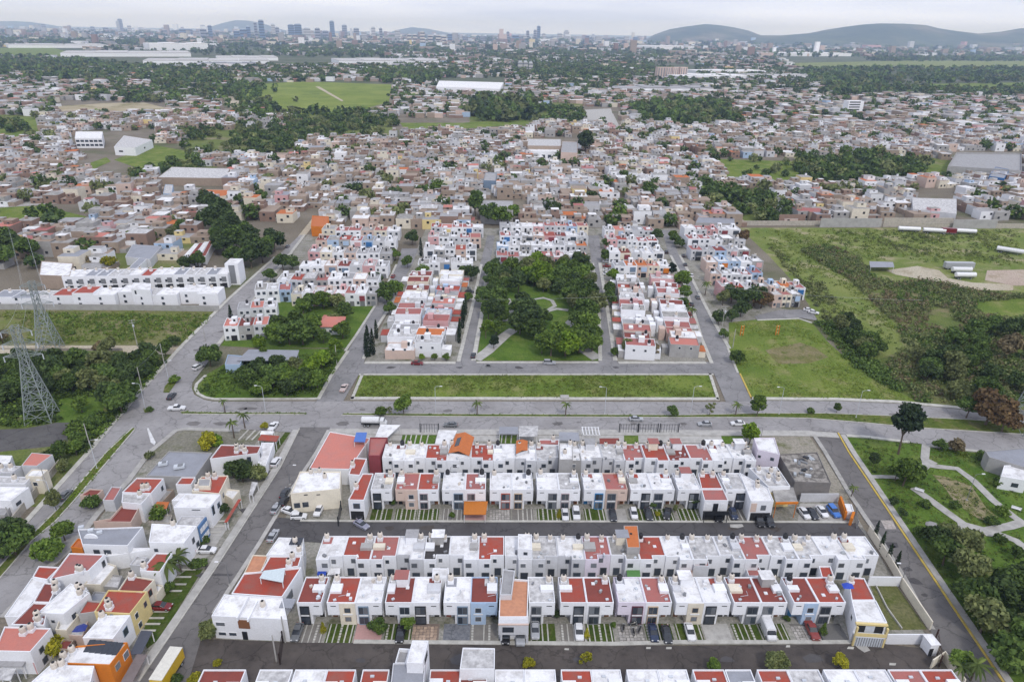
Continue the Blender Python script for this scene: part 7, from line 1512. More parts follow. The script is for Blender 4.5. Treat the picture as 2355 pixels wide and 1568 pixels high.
for pt, v, k, c, a, lab in (
    ((760, 1358), c5, 'sedan', 'grey', WEST, 'dark grey car passing behind gates on avenue'), ((2020, 1318), c5, 'sedan', 'silver', EAST, 'silver car on near carriageway of avenue'), ((185, 1352), c6, 'sedan', 'silver', WEST, 'grey car on avenue behind carport gates'), ((408, 1348), c6, 'sedan', 'white', WEST, 'white car on avenue near round tree'),
    ((1205, 1245), c4, 'pickup', 'white', EAST + .1, 'white pickup entering avenue junction'), ((1168, 1162), c4, 'sedan', 'dark', ST_A, 'dark car waiting beside small green island'), ((1905, 60), L3, 'pickup', 'white', ST_L, 'white pickup behind orange-red carport at avenue corner'), ((1808, 560), L3, 'sedan', 'white', ST_L, 'white car in short drive below long carport'),
    ((1945, 545), L3, 'suv', 'white', ST_L, 'white car at kerb of cross street, below long carport'), ((1910, 1050), L4, 'sedan', 'white', EAST, 'white car parked beside large plain white roof'), ((1100, 1060), c7, 'sedan', 'maroon', EAST, 'glossy maroon car beside yellow fronted house'), ((450, 300), c7, 'sedan', 'grey', ST_A, 'dark car on left carriageway beside green median'),
    ((35, 445), c7, 'suv', 'black', ST_A, 'black car in carport at left edge'), ((1945, 1170), L3, 'sedan', 'silver', ST_L, 'grey-white car parked by cream house on cross street'), ((2050, 1075), L3, 'hatch', 'black', ST_L, 'black car between two cars by cream house'), ((2065, 965), L3, 'sedan', 'dark', ST_L, 'dark car, uppermost of three by cream house'),
    ((890, 60), A1, 'sedan', 'silver', ST_L, 'grey car beside white roof at left end of middle alley'), ((1348, 965), c4, 'suv', 'white', AWAY - .3, 'white truck cab beside corner tree in upper lot'), ((38, 1108), c5, 'pickup', 'pale', ST_L, 'pale rose pickup parked beside meadow'), ((535, 938), c5, 'sedan', 'maroon', EAST, 'maroon car on street above meadow'),
    ((1432, 935), c5, 'suv', 'silver', EAST, 'silver-blue car in front of square park'), ((915, 885), c5, 'sedan', 'dark', ST_P1, 'dark car at corner left of square park'), ((890, 575), c6, 'sedan', 'white', EAST - .3, 'white car, left of two at dead end by right scrub'), ((925, 592), c6, 'sedan', 'white', EAST - .5, 'white car, right of two at dead end by right scrub')):
    car(pt, v, k, c, a, lab, AV)
UG = 'cars parked along the upper streets'
for k, (pt, v, kd, c, a) in enumerate(sorted((((1815, 215), c5, 'sedan', 'white', 0), ((1820, 245), c5, 'sedan', 'silver', 0), ((1822, 275), c5, 'sedan', 'red', 0), ((1824, 305), c5, 'sedan', 'white', 0), ((1822, 330), c5, 'sedan', 'white', 0), ((1265, 640), U4, 'sedan', 'dark', ST_P3), ((1350, 790), U4, 'sedan', 'white', ST_P3), ((1010, 470), U4, 'suv', 'black', ST_P3), ((1240, 520), U4, 'sedan', 'dark', ST_P3), ((1435, 1085), U4, 'sedan', 'grey', ST_P3),
                                         ((1350, 1180), U4, 'sedan', 'black', ST_P3), ((820, 550), U1, 'sedan', 'dark', ST_A), ((940, 390), U1, 'sedan', 'grey', ST_A), ((870, 430), c5, 'sedan', 'grey', 0), ((890, 450), c5, 'sedan', 'dark', 0), ((370, 345), c5, 'sedan', 'red', ST_L), ((1690, 560), c6, 'sedan', 'white', 0))[:16], key=lambda t: t[1](*t[0])[0])):
    car(pt, v, kd, c, a, f"{c if c != 'red' else 'brick-red'} car, {ordw(k)} from left along upper neighbourhood streets", UG)
def bike(pt, v, a, label, group):
    p = G(*v(*pt)); p.z = .2; root = empty('motorcycle', p, a, label, 'motorcycle', group)
    for x in (-.65, .65): w_ = link('wheel', TYRE, root, (x, 0, .33), 0, (.95, .5, .95)); sub('rim', RIM, w_, (x, 0, .33), 0, (.95, .5, .95))
    link('body', loft([(-.7, .12, .5, .75), (-.2, .17, .35, .85), (.35, .16, .4, .95), (.6, .08, .6, .9)], PAINT['black'], 'body'), root)
    link('seat', box(RUBBER), root, (-.35, 0, .8), 0, (.7, .26, .1)); link('handlebar', box(STEEL), root, (.5, 0, 1.02), 0, (.06, .75, .06)); link('fork', box(STEEL), root, (.6, 0, .4), 0, (.07, .16, .6))
for k, (x, y, a) in enumerate(((1140, 1255, 0.2), (1005, 1310, 1.3), (1225, 1330, 1.1), (1140, 1360, 1.6))): bike((x, y), A3, a, f"black motorcycle, {('at the doorway', 'by left edge', 'by right edge', 'in the middle')[k]} of grey stone drive", 'motorcycles on the stone drive')
bike((1017, 955), c5, EAST, 'lone dark motorcycle on street above meadow', None)
# trucks
def cyl_mesh(r, ln, m, n=14, name='tank'):
    V = [(s, rr * math.cos(2 * math.pi * k / n), rr * math.sin(2 * math.pi * k / n)) for s, rr in ((-ln / 2, r * .8), (-ln / 2 + .15, r), (ln / 2 - .15, r), (ln / 2, r * .8)) for k in range(n)]
    return mesh(name, V, [(j * n + k, j * n + (k + 1) % n, (j + 1) * n + (k + 1) % n, (j + 1) * n + k) for j in range(3) for k in range(n)] + [tuple(range(n))[::-1], tuple(range(3 * n, 4 * n))], m)
def big_wheels(root, xs, hw=1.05, s=1.5):
    for x in xs:
        for y in (-hw, hw): w_ = link('wheel', TYRE, root, (x, y, .33 * s), 0, (s, s * 1.2, s)); sub('rim', RIM, w_, (x, y, .33 * s), 0, (s, s * 1.2, s))
wt = empty('water_truck', G(*c5(235, 1352)), 0, 'white tanker truck on avenue beside salmon-roofed hall', 'truck'); wt.location.z = .18
link('cab', loft([(2.2, 1.0, .6, 2.3), (2.4, 1.1, .5, 2.4), (3.3, 1.1, .5, 2.4), (3.8, 1.05, .5, 1.5), (4.2, 1.0, .5, 1.3)], PAINT['white'], 'cab'), wt); link('windscreen', box(CGLASS), wt, (3.52, 0, 1.5), 0, (.2, 1.9, .7)); link('tank', cyl_mesh(1.05, 5.4, PAINT['white']), wt, (-.7, 0, 1.95)); link('chassis', box(RUBBER), wt, (0, 0, .6), 0, (7.0, .9, .3)); big_wheels(wt, (-2.4, -1.3, 3.0), .95, 1.35)
yt = empty('box_truck', G(*c7(1150, 1530)), ST_L + math.pi, 'yellow sided truck with white roof at lower edge of cross street', 'truck'); yt.location.z = .18
link('cargo_box', box(PAINT['yellow']), yt, (-.2, 0, .95), 0, (7.2, 2.4, 2.5)); link('roof', box(PAINT['cream']), yt, (-.2, 0, 3.45), 0, (7.25, 2.44, .12)); link('cab', loft([(3.5, 1.05, .5, 2.4), (4.8, 1.1, .5, 2.4), (5.2, 1.05, .5, 1.4), (5.5, 1.0, .5, 1.2)], PAINT['white'], 'cab'), yt); link('windscreen', box(CGLASS), yt, (5.05, 0, 1.45), 0, (.25, 1.9, .75)); link('chassis', box(RUBBER), yt, (.8, 0, .55), 0, (8.4, .9, .35)); big_wheels(yt, (-2.6, 4.3), 1.0, 1.35)
def trailer(pt, v, a, ln, label, tankcol='white', box_=False):
    p = G(*v(*pt)); root = empty('tank_trailer' if not box_ else 'box_trailer', p, a, label, 'trailer', 'trailers parked in the right field')
    if box_: link('cargo_box', box(PAINT[tankcol]), root, (0, 0, 1.2), 0, (ln, 2.6, 2.7)); link('side_rail', box(STEEL), root, (0, 0, 1.05), 0, (ln + .1, 2.7, .16))
    else: link('tank', cyl_mesh(1.25, ln, PAINT[tankcol]), root, (0, 0, 2.3)); link('walkway', box(STEEL), root, (0, 0, 3.52), 0, (ln * .8, .5, .1))
    link('chassis', box(RUBBER), root, (0, 0, .8), 0, (ln * .9, 1.0, .3)); big_wheels(root, (-ln * .4, -ln * .3), 1.1, 1.5); link('landing_leg', box(STEEL), root, (ln * .3, 0, 0), 0, (.2, 1.4, .9))
trailer((1570, 38), c6, -.12, 13, 'white tank trailer alone at top of right field'); trailer((1740, 48), c6, -.16, 13, 'white tank trailer left of red truck, top of right field'); trailer((1935, 52), c6, -.16, 15, 'white tank trailer right of red truck, top of right field'); trailer((1838, 52), c6, -.16, 8, 'dark red truck among white tank trailers', 'maroon', True)
trailer((2255, 185), c6, -.62, 13, 'white tank trailer slanting near right edge of field'); trailer((1905, 290), c6, 0, 15, 'long grey-white box trailer in right field', 'silver', True); trailer((1925, 318), c6, 0, 10, 'short white tank trailer in front of box trailer'); trailer((1950, 355), c6, 0, 10, 'lowest white tank trailer in right field')
canopy([c6(1310, 275), c6(1475, 275), c6(1465, 240), c6(1305, 235)], D0, 3.0, ROOF['slate'], 'grey flat-roofed field shed left of box trailer', name='shed', cat='shed')

# ------------------------------------------------------------------ street furniture
def lamp(pt, v, h, side, label, group='street lamps along the avenue', m=None):
    p = G(*v(*pt)); root = empty('street_lamp', p, 0, label, 'street lamp', group); m = m or FRAME['light']
    V, F = tube_mesh('p', [(0, 0, 0), (0, 0, h * .6), (0, 0, h), (side * .5, 0, h + .35), (side * 1.6, 0, h + .45)], [.09, .07, .055, .04, .04], None, 6)
    link('pole', mesh('pole', V, F, m), root); link('base', box(CONC), root, (0, 0, 0), 0, (.5, .5, .35)); link('lamp_head', box(FRAME['white']), root, (side * 1.9, 0, h + .38), 0, (.8, .3, .14))
for k, (x, y, v, h) in enumerate(sorted(((1805, 1260, c4, 9), (660, 1272, c5, 9.5), (1806, 1276, c5, 9.5), (90, 1270, c6, 9.5), (690, 1276, c6, 9.5), (1212, 1298, c6, 9.5), (990, 1245, c4, 9), (1150, 1060, c4, 8), (660, 112, c7, 9), (380, 400, c7, 9)), key=lambda t: t[2](t[0], t[1])[0])):
    lamp((x, y), v, h, 1 if k % 2 else -1, f"pale street lamp, {ORD[k]} from left along avenue median")
for k, (pt, v) in enumerate((((1515, 905), c8), ((1965, 325), c8), ((1840, 290), C3), ((2130, 830), L3), ((300, 700), A1), ((2290, 840), C1))): lamp(pt, v, 6.0 if k != 1 else 8, 1 if k % 2 else -1, ('lamp on boundary wall of right cross street', 'tall white lamp on worn ground in lower right park', 'slim lamp above middle row alley', 'slim lamp by cross street near cream house', 'short lamp at left kerb of long red roof', 'slim lamp at far corner of cream house')[k], 'lamps of the side streets', FRAME['grey'])
def pole(pt, v, h, label, cross=True, lean=0):
    p = G(*v(*pt)); root = empty('utility_pole', p, 0, label, 'utility pole', 'utility poles')
    V, F = tube_mesh('p', [(0, 0, 0), (lean, 0, h)], [.17, .11], None, 7); link('pole', mesh('pole', V, F, CONC), root)
    if cross:
        for z in (h - .4, h - 1.3): link('cross_arm', box(STEEL), root, (lean, 0, z), .3, (2.2, .12, .12))
        link('transformer', box(FRAME['light']), root, (lean + .3, -.25, h - 2.8), 0, (.5, .5, .9))
for k, (pt, v, h) in enumerate((((300, 710), c6, 11), ((935, 815), c4, 11), ((1120, 950), c4, 9), ((970, 1120), c4, 9), ((375, 825), c6, 8), ((105, 555), c7, 8), ((335, 280), c7, 8), ((615, 1500), c4, 8), ((1395, 780), c4, 8), ((2290, 940), c4, 8), ((1940, 1290), c7, 7), ((1880, 1420), c7, 7))):
    pole(pt, v, h, ('concrete utility pole with transformers at head of right green plot', 'utility pole beside dirt track in left field', 'utility pole by scrub at avenue left side', 'utility pole near avenue junction in left scrub', 'short pole by low tree on right street', 'pole on left edge pavement, lower', 'pole on left edge pavement, upper', 'pole in scrub above left avenue kerb', 'pole on left avenue before white short row', 'pole at right side of corner lot', 'leaning pole beside large white corner house', 'pole at wooden gate of dark alley')[k], k in (0, 1))
def lattice_tower(base, h, w0, w1, label, rot=.25):
    root = empty('transmission_tower', base, rot, label, 'transmission tower', 'lattice transmission towers')
    def beam(a, b, r): return tube_mesh('b', [a, b], r, None, 4)
    W = lambda z: w0 + (w1 - w0) * min(1, z / (h * .62))
    lv = [0, .14, .26, .37, .47, .55, .62, .69, .76, .83, .9, .96]
    cor = [(-1, -1), (1, -1), (1, 1), (-1, 1)]
    for sx, sy in cor:
        link('leg', mesh('leg', *merge([beam((sx * W(0), sy * W(0), 0), (sx * W(h * .62), sy * W(h * .62), h * .62), .17), beam((sx * w1, sy * w1, h * .62), (sx * w1 * .85, sy * w1 * .85, h * .96), .13)]), LATTICE), root)
    for k in range(4):
        a, b = cor[k], cor[(k + 1) % 4]; parts = []
        for i in range(len(lv) - 1):
            z0, z1 = lv[i] * h, lv[i + 1] * h; r = .085 if i < 5 else .065
            p0, p1 = Vector((a[0] * W(z0), a[1] * W(z0), z0)), Vector((b[0] * W(z0), b[1] * W(z0), z0)); q0, q1 = Vector((a[0] * W(z1), a[1] * W(z1), z1)), Vector((b[0] * W(z1), b[1] * W(z1), z1))
            parts += [beam(p0, q1, r), beam(p1, q0, r), beam(q0, q1, r)]
            if i < 4:
                m0 = (p0 + q1) / 2; parts += [beam(m0, (p0 + q0) / 2, r * .8), beam(m0, (p1 + q1) / 2, r * .8), beam(m0, (p0 + p1) / 2, r * .8)]
        link('bracing', mesh('bracing', *merge(parts), LATTICE), root)
    for j, z in enumerate((.66, .78, .90)):
        ln = (5.2, 4.6, 4.0)[j]
        for s in (-1, 1):
            tip = Vector((s * ln, 0, z * h + .2))
            parts = [beam((s * w1, y, z * h), tip, .08) for y in (-w1, w1)] + [beam((s * w1, y, z * h + 1.4), tip, .07) for y in (-w1, w1)] + [beam((s * (w1 + (ln - w1) * t), 0, z * h), (s * (w1 + (ln - w1) * (t + .2)), 0, z * h + 1.2 * (.8 - t)), .05) for t in (.1, .35, .6)]
            arm = link('cross_arm', mesh('cross_arm', *merge(parts), LATTICE), root)
            sub('insulator', box(FRAME['light']), arm, (tip.x * .97, 0, tip.z - 1.7), 0, (.22, .22, 1.6))
    return root
TW = [(G(98, 962), 32, 'nearer lattice transmission tower in left scrubland'), (G(117, 806), 28, 'farther lattice transmission tower in left field'), (G(2350, 988), 34, 'lattice transmission tower cut by right edge')]
for p, h, lab in TW: lattice_tower(p, h, 3.6, .95, lab)
def wires(name, a, b, sag, label, r=.035):
    pts = [a.lerp(b, t / 16) - Vector((0, 0, sag * 4 * (t / 16) * (1 - t / 16))) for t in range(17)]
    tag(link(name, mesh('power_line', *tube_mesh('w', pts, r, None, 3), STEEL)), label, 'power line', 'power lines')
wires('power_line', G(1671, 712, 0) + Vector((0, 0, 10.2)), G(2110, 735, 0) + Vector((0, 0, 9)), 1.2, 'thin power line over right green plot')
wires('power_line', G(1671, 712, 0) + Vector((0, 0, 10.2)), G(1085, 735, 0) + Vector((0, 0, 9)), 1.5, 'thin power line crossing square park')
wires('power_line', TW[0][0] + Vector((3, 0, 21)), TW[1][0] + Vector((3, 0, 18.5)), 2.0, 'wire between the two left lattice towers')
for s_ in (-1, 1):
    for z_ in (.66, .9):
        wires('power_line', TW[0][0] + Vector((s_ * 4.4, 0, TW[0][1] * z_)), TW[1][0] + Vector((s_ * 3.9, 0, TW[1][1] * z_)), 2.5, f"{'upper' if z_ > .8 else 'lower'} {'left' if s_ < 0 else 'right'} wire strung between left lattice towers", .03)
        wires('power_line', TW[1][0] + Vector((s_ * 3.9, 0, TW[1][1] * z_)), G(60, 600) + Vector((s_ * 4, 0, 22 * z_)), 5, f"{'upper' if z_ > .8 else 'lower'} {'left' if s_ < 0 else 'right'} wire running from farther tower into town", .03)
for a_, b_, lab in (((105, 555), (335, 280), 'cable along left edge pavement'), ((2130, 830), None, None)):
    if b_: wires('power_line', G(*c7(*a_)) + Vector((0, 0, 7.8)), G(*c7(*b_)) + Vector((0, 0, 7.8)), .5, lab, .025)
wires('power_line', G(*c4(970, 1120)) + Vector((0, 0, 8.8)), G(*c4(1120, 950)) + Vector((0, 0, 8.8)), .5, 'cable between two poles by avenue junction', .025)
for k, pt in enumerate(((435, 740), (675, 738))):
    p = G(*c6(*pt)); r_ = empty('goal_post', p, 0, f"orange {'left' if k == 0 else 'right'} post frame on worn play ground of right green plot", 'goal post', 'orange posts on the green plot')
    for x in (-.5, .5): link('post', box(WALL['orange']), r_, (x, 0, 0), 0, (.28, .28, 4.4))
    for z in (1.2, 2.6, 4.0): link('rung', box(WALL['yellow']), r_, (0, 0, z), 0, (1.0, .18, .2))
mh = G(*c5(1535, 1165)); r_ = empty('concrete_box', mh, 0, 'pale concrete utility box at lower edge of meadow', 'utility box'); link('wall', box(KERB), r_, (0, 0, 0), 0, (2.6, 2.0, .6)); link('lid', box(CONC), r_, (0, 0, .6), 0, (2.8, 2.2, .12))
bd = G(*c8(1735, 500)); tag(link('boulder', lathe_mesh('boulder', [(0, -.1), (1.6, 0), (1.75, .25), (1.2, .55), (.4, .7)], surf('grey boulder', (.3, .29, .28)), 9), None, bd), 'flat grey boulder on park lawn beside cross street', 'boulder')
for k, (x, y, v) in enumerate(((1640, 265, c8), (2300, 390, c8))):
    r_ = empty('park_bench', G(*v(x, y)), -.6, ('white bench beside upper park path', 'white bench by path at right edge')[k], 'bench', 'park benches'); link('seat', box(FRAME['white']), r_, (0, 0, .42), 0, (2.2, .5, .1)); link('backrest', box(FRAME['white']), r_, (0, .28, .5), 0, (2.2, .08, .45))
    for s in (-.9, .9): link('leg', box(CONC), r_, (s, 0, 0), 0, (.14, .45, .42))
# ------------------------------------------------------------------ the old town: beyond the houses one can tell apart it is one mass
NOGO = [  # survey polygons without houses
    [(545, 190), (905, 188), (905, 245), (800, 285), (620, 270), (540, 230)], [(500, 205), (570, 215), (570, 262), (505, 262)], [(130, 232), (390, 232), (390, 262), (130, 264)], [(170, 332), (455, 332), (455, 396), (330, 412), (300, 425), (170, 396)], [(-80, 472), (210, 472), (205, 527), (-80, 527)], [(-80, 262), (100, 268), (100, 322), (-80, 322)],
    [(1640, 364), (2065, 360), (2260, 372), (2260, 412), (1960, 425), (1660, 425)], [(1600, 432), (1780, 440), (1790, 502), (1690, 512), (1600, 470)], [(1690, 512), (2600, 505), (2600, 1000), (1690, 1000)], [(1085, 226), (1225, 226), (1225, 284), (1085, 284)], [(905, 272), (1230, 270), (1230, 302), (905, 310)], [(1225, 240), (1345, 240), (1345, 285), (1225, 285)], [(1400, 250), (1432, 250), (1432, 298), (1400, 298)], [(1440, 240), (1660, 232), (1700, 270), (1600, 300), (1480, 285)], [(1305, 248), (1418, 248), (1418, 288), (1305, 288)],
    [(1780, 130), (2700, 130), (2700, 215), (2000, 220), (1900, 195)], [(640, 280), (900, 270), (905, 320), (700, 330)], [(420, 300), (700, 300), (680, 360), (500, 370), (430, 350)], [(-100, 110), (200, 108), (200, 130), (-100, 132)], [(470, 512), (640, 512), (640, 640), (470, 640)], [(0, 560), (60, 560), (60, 620), (0, 640)], [(1075, 455), (1200, 455), (1200, 525), (1075, 525)],
    [(640, 524), (1760, 524), (1760, 1000), (500, 1000)], [(-200, 620), (560, 620), (620, 560), (700, 560), (640, 1000), (-200, 1000)], [(700, 480), (740, 480), (720, 560), (640, 640), (600, 600)], [(120, 120), (620, 108), (620, 150), (120, 158)], [(600, 128), (900, 128), (900, 152), (600, 152)], [(1000, 180), (1165, 180), (1165, 212), (1000, 212)], [(270, 575), (372, 560), (372, 625), (290, 640)], [(405, 560), (490, 555), (490, 605), (405, 612)], [(400, 608), (640, 600), (640, 640), (400, 640)], [(85, 595), (172, 595), (172, 640), (85, 640)],
    [(165, 300), (360, 300), (360, 345), (165, 345)], [(360, 382), (535, 382), (535, 462), (360, 462)], [(1210, 316), (1332, 316), (1332, 354), (1210, 354)], [(2085, 440), (2210, 440), (2210, 500), (2085, 500)], [(1500, 150), (1600, 150), (1600, 184), (1500, 184)], [(1940, 230), (1990, 230), (1990, 265), (1940, 265)], [(2175, 348), (2360, 348), (2360, 412), (2175, 412)]]
WOODS = [  # survey polygons of tree cover, density per 100 m2, radius
    ([(1085, 232), (1225, 232), (1225, 282), (1085, 280)], 1.6, 7, 11), ([(560, 246), (800, 268), (900, 245), (930, 190), (960, 200), (900, 300), (640, 300), (560, 280)], .42, 4, 7), ([(540, 196), (600, 205), (640, 255), (700, 275), (620, 290), (545, 260)], .45, 4, 8), ([(640, 285), (900, 275), (905, 318), (700, 328)], .42, 3, 6), ([(420, 305), (690, 300), (660, 362), (500, 368), (430, 345)], .5, 3, 6), ([(440, 350), (520, 360), (420, 412), (330, 410)], .9, 3, 5),
    ([(1860, 366), (2065, 362), (2100, 400), (1960, 424), (1740, 424), (1850, 400)], 1.5, 4, 7), ([(1600, 434), (1780, 442), (1790, 500), (1690, 508), (1600, 468)], 1.0, 3, 6), ([(1440, 244), (1660, 234), (1700, 268), (1600, 298), (1480, 284)], 1.1, 5, 9), ([(1228, 244), (1340, 262), (1340, 284), (1228, 280)], 1.0, 4, 7), ([(-80, 140), (200, 140), (480, 175), (500, 212), (300, 190), (-80, 185)], .55, 6, 10), ([(350, 165), (520, 175), (560, 230), (480, 240), (380, 215)], .6, 6, 10), ([(180, 205), (420, 210), (500, 230), (400, 240), (200, 235)], .8, 5, 8),
    ([(1870, 165), (2000, 160), (2700, 160), (2700, 190), (2020, 195)], 1.2, 8, 12), ([(1840, 160), (1960, 165), (2060, 215), (1900, 230)], .7, 6, 11), ([(2060, 205), (2700, 208), (2700, 220), (2060, 222)], .8, 6, 9), ([(620, 108), (1000, 105), (1060, 128), (640, 132)], .7, 8, 13), ([(-80, 88), (600, 98), (600, 108), (-80, 104)], .3, 9, 14), ([(1050, 120), (1500, 110), (1560, 135), (1200, 150)], .2, 8, 13), ([(1190, 150), (1500, 148), (1560, 170), (1400, 185), (1180, 175)], .45, 6, 11), ([(850, 160), (1000, 165), (1000, 195), (860, 190)], .9, 6, 11), ([(-80, 270), (90, 272), (90, 318), (-80, 320)], .35, 4, 7), ([(-40, 478), (180, 485), (160, 520), (-40, 520)], .35, 3, 5), ([(1640, 368), (1850, 374), (1850, 400), (1760, 420)], .2, 3, 5), ([(1500, 118), (2355, 112), (2355, 128), (1800, 135)], .3, 10, 16), ([(2000, 135), (2355, 132), (2355, 142), (2000, 142)], .4, 9, 13)]
def bbox_hit(x, y, poly): return in_poly(x, y, poly)
WM = [WALL[k] for k in ('white', 'cream', 'lightgrey', 'tan', 'brick', 'beige', 'grey', 'pink', 'blue', 'yellow')]
RM = [ROOF[k] for k in ('white', 'stained', 'grey', 'concrete', 'pink', 'salmon', 'orange', 'slate')] + [surf('tan brick roof slab', (.33, .255, .2), (.22, .175, .14), .6, .4)]
TM = WM + RM + [DARK]
WP = [.09, .07, .08, .32, .19, .06, .16, .012, .012, .008]; RP2 = [.085, .13, .25, .23, .02, .01, .022, .03, .223]
TV, TF, TI = [], [], []
def add_box(cx, cy, ux, uy, hw, hd, z0, z1, wi, ri, win=0):
    b = len(TV); vx, vy = -uy, ux
    for z in (z0, z1):
        for s, t in ((-1, -1), (1, -1), (1, 1), (-1, 1)): TV.append((cx + ux * s * hw + vx * t * hd, cy + uy * s * hw + vy * t * hd, z))
    TF.extend([(b, b + 1, b + 5, b + 4), (b + 1, b + 2, b + 6, b + 5), (b + 2, b + 3, b + 7, b + 6), (b + 3, b, b + 4, b + 7), (b + 4, b + 5, b + 6, b + 7)])
    TI.extend([wi] * 4 + [ri])
    for k in range(win):                      # openings in the side turned to us
        s = (k + .5) / win * 2 - 1; zz = z0 + (z1 - z0) * rnd.choice((.2, .58)); w2 = min(.75, hw * .3); hh = min(1.5, (z1 - z0) * .3); b = len(TV); e = hd + .06
        for ds, dz in ((-1, 0), (1, 0), (1, 1), (-1, 1)): TV.append((cx + ux * (s * hw * .8 + ds * w2) - vx * e, cy + uy * (s * hw * .8 + ds * w2) - vy * e, zz + dz * hh))
        TF.append((b, b + 1, b + 2, b + 3)); TI.append(len(TM) - 1)
def pick(p): 
    r = rnd.random(); a = 0
    for k, v in enumerate(p):
        a += v
        if r < a: return k
    return len(p) - 1
TREEC, TREER, TREEK = [], [], []
from mathutils import noise as mnoise
def town(y0, y1, cell, jitter, dens, wmin, wmax, hmin, hmax, detail, seed):
    """rows of houses on slightly turned street grids; y0..y1 are distances"""
    rnd.seed(seed)
    half = lambda d: d * .80 + 60
    y = y0
    while y < y1:
        x = -half(y)
        while x < half(y):
            q = mnoise.noise((x / 420, y / 420, seed)); rot = .22 * round(q * 2.4) + .04
            bx, by = x + rnd.uniform(-jitter, jitter), y + rnd.uniform(-jitter, jitter)
            # street gaps
            cr, sr = math.cos(rot), math.sin(rot)
            gx, gy = bx * cr + by * sr, -bx * sr + by * cr
            x += cell * rnd.uniform(.85, 1.2)
            if gx % (cell * 9.5) < cell * .6 or gy % (cell * 4.2) < cell * .5: continue
            px, py = PX((bx, by, 0))
            if not (-60 < px < 2420): continue
            if any(in_poly(px, py, p) for p in NOGO): continue
            rv = rnd.random()
            if rv > dens:
                if rv > dens + .02: TREEC.append((bx, by)); TREER.append(rnd.uniform(3.4, 6.4) if cell < 14 else rnd.uniform(5, 8)); TREEK.append(rnd.randrange(3))
                continue
            dn = mnoise.noise((bx / 160, by / 160, 3.3)); wp = WP if dn > -.15 else [.24, .1, .15, .19, .10, .06, .13, .015, .008, .007]
            hw, hd = rnd.uniform(wmin, wmax) / 2, rnd.uniform(wmin, wmax) / 2
            st = rnd.choice((1, 1, 2, 2, 2, 3)); h = hmin + (hmax - hmin) * (st - 1) / 2 + rnd.uniform(-.3, .4)
            if cell > 60 and rnd.random() < .12: h *= rnd.uniform(1.8, 3.6); hw *= .5; hd *= .5
            wi, ri = pick(wp), len(WM) + pick(RP2)
            add_box(bx, by, cr, sr, hw, hd, 0, h, wi, ri, 2 if detail else 0)
            if detail and rnd.random() < .75:      # upper rooms, parapets and walled yards
                k = rnd.uniform(.3, .65); ox, oy = rnd.uniform(-1, 1) * hw * (1 - k), rnd.uniform(-1, 1) * hd * (1 - k)
                add_box(bx + cr * ox - sr * oy, by + sr * ox + cr * oy, cr, sr, hw * k, hd * k, h - .05, h + rnd.uniform(2.0, 3.0), wi if rnd.random() < .6 else pick(wp), len(WM) + pick(RP2), 1)
            if detail and rnd.random() < .5: add_box(bx + rnd.uniform(-1, 1) * hw * .5, by + rnd.uniform(-.3, .6) * hd, cr, sr, .6, .6, h - .05, h + 1.6, rnd.choice((0, 0, 3)), len(WM))
            if detail and rnd.random() < .45: add_box(bx + cr * hw * 1.35, by + sr * hw * 1.35, cr, sr, hw * .4, hd * .9, 0, rnd.uniform(1.8, 3.0), pick(WP), len(WM) + pick(RP2))
        y += cell * rnd.uniform(.9, 1.1)
town(300, 640, 9.6, 1.3, .86, 8, 11.5, 3.4, 8.2, True, 1)
town(640, 930, 10.5, 1.5, .84, 8, 12.5, 3.4, 8.2, True, 2)
town(930, 1500, 12.5, 2.2, .74, 9, 14, 3.6, 8.6, False, 3)
town(1500, 2500, 18, 4, .56, 11, 19, 4, 9, False, 4)
town(2500, 4200, 38, 10, .42, 18, 38, 5, 13, False, 5)
town(4200, 7500, 80, 22, .45, 30, 80, 7, 22, False, 6)
town(7500, 15000, 170, 50, .5, 50, 150, 8, 40, False, 7)
tag(link('town_houses', npmesh('town_houses', TV, TF, TM, TI)), kind='stuff')
rnd.seed(99)
# far halls and long white factory roofs
def hall(x0, x1, y, dep, h, roof, label, wall='white'):
    a, b = G(x0, y), G(x1, y); d = b - a
    r_ = empty('factory_hall', a, math.atan2(d.y, d.x), label, 'factory', 'factory halls of the far plain'); W = d.length
    link('wall', box(WALL[wall]), r_, (W / 2, dep / 2, 0), 0, (W, dep, h))
    n = 4
    for k in range(n): link('roof', box(ROOF[roof]), r_, (W * (k + .5) / n, dep / 2, h), 0, (W / n - 1.5, dep, h * .12 * (1 + k % 2)))
for x0, x1, y, dep, h, rf, lab in ((140, 440, 131, 260, 12, 'stained', 'longest white factory roof, far left plain'), (330, 620, 150, 160, 12, 'stained', 'long white factory roof above green hill, left'), (455, 590, 156, 60, 11, 'slate', 'blue-grey factory strip in front of white roofs, left'), (20, 250, 111, 300, 12, 'stained', 'pale factory roofs near left edge'), (345, 480, 116, 200, 26, 'white', 'tall white factory block, left plain'), (780, 1010, 150, 210, 12, 'stained', 'broad white factory roof, centre left plain'), (500, 640, 140, 160, 10, 'stained', 'grey-white factory roof, left centre'), (830, 1000, 165, 60, 9, 'white', 'thin white roof strip, centre'), (1505, 1610, 118, 300, 26, 'white', 'white rounded arena roof, right centre'), (1560, 1720, 185, 120, 9, 'white', 'white terrace of new housing, right'), (1610, 1760, 172, 90, 9, 'white', 'second white terrace of new housing, right'), (1690, 1860, 182, 60, 9, 'stained', 'white housing strip ending at wood, right'), (1430, 1640, 215, 60, 9, 'grey', 'grey ribbed roof, right centre'), (1810, 1960, 130, 250, 14, 'white', 'white sheds beyond airfield, right')):
    hall(x0, x1, y, dep, h, rf, lab)
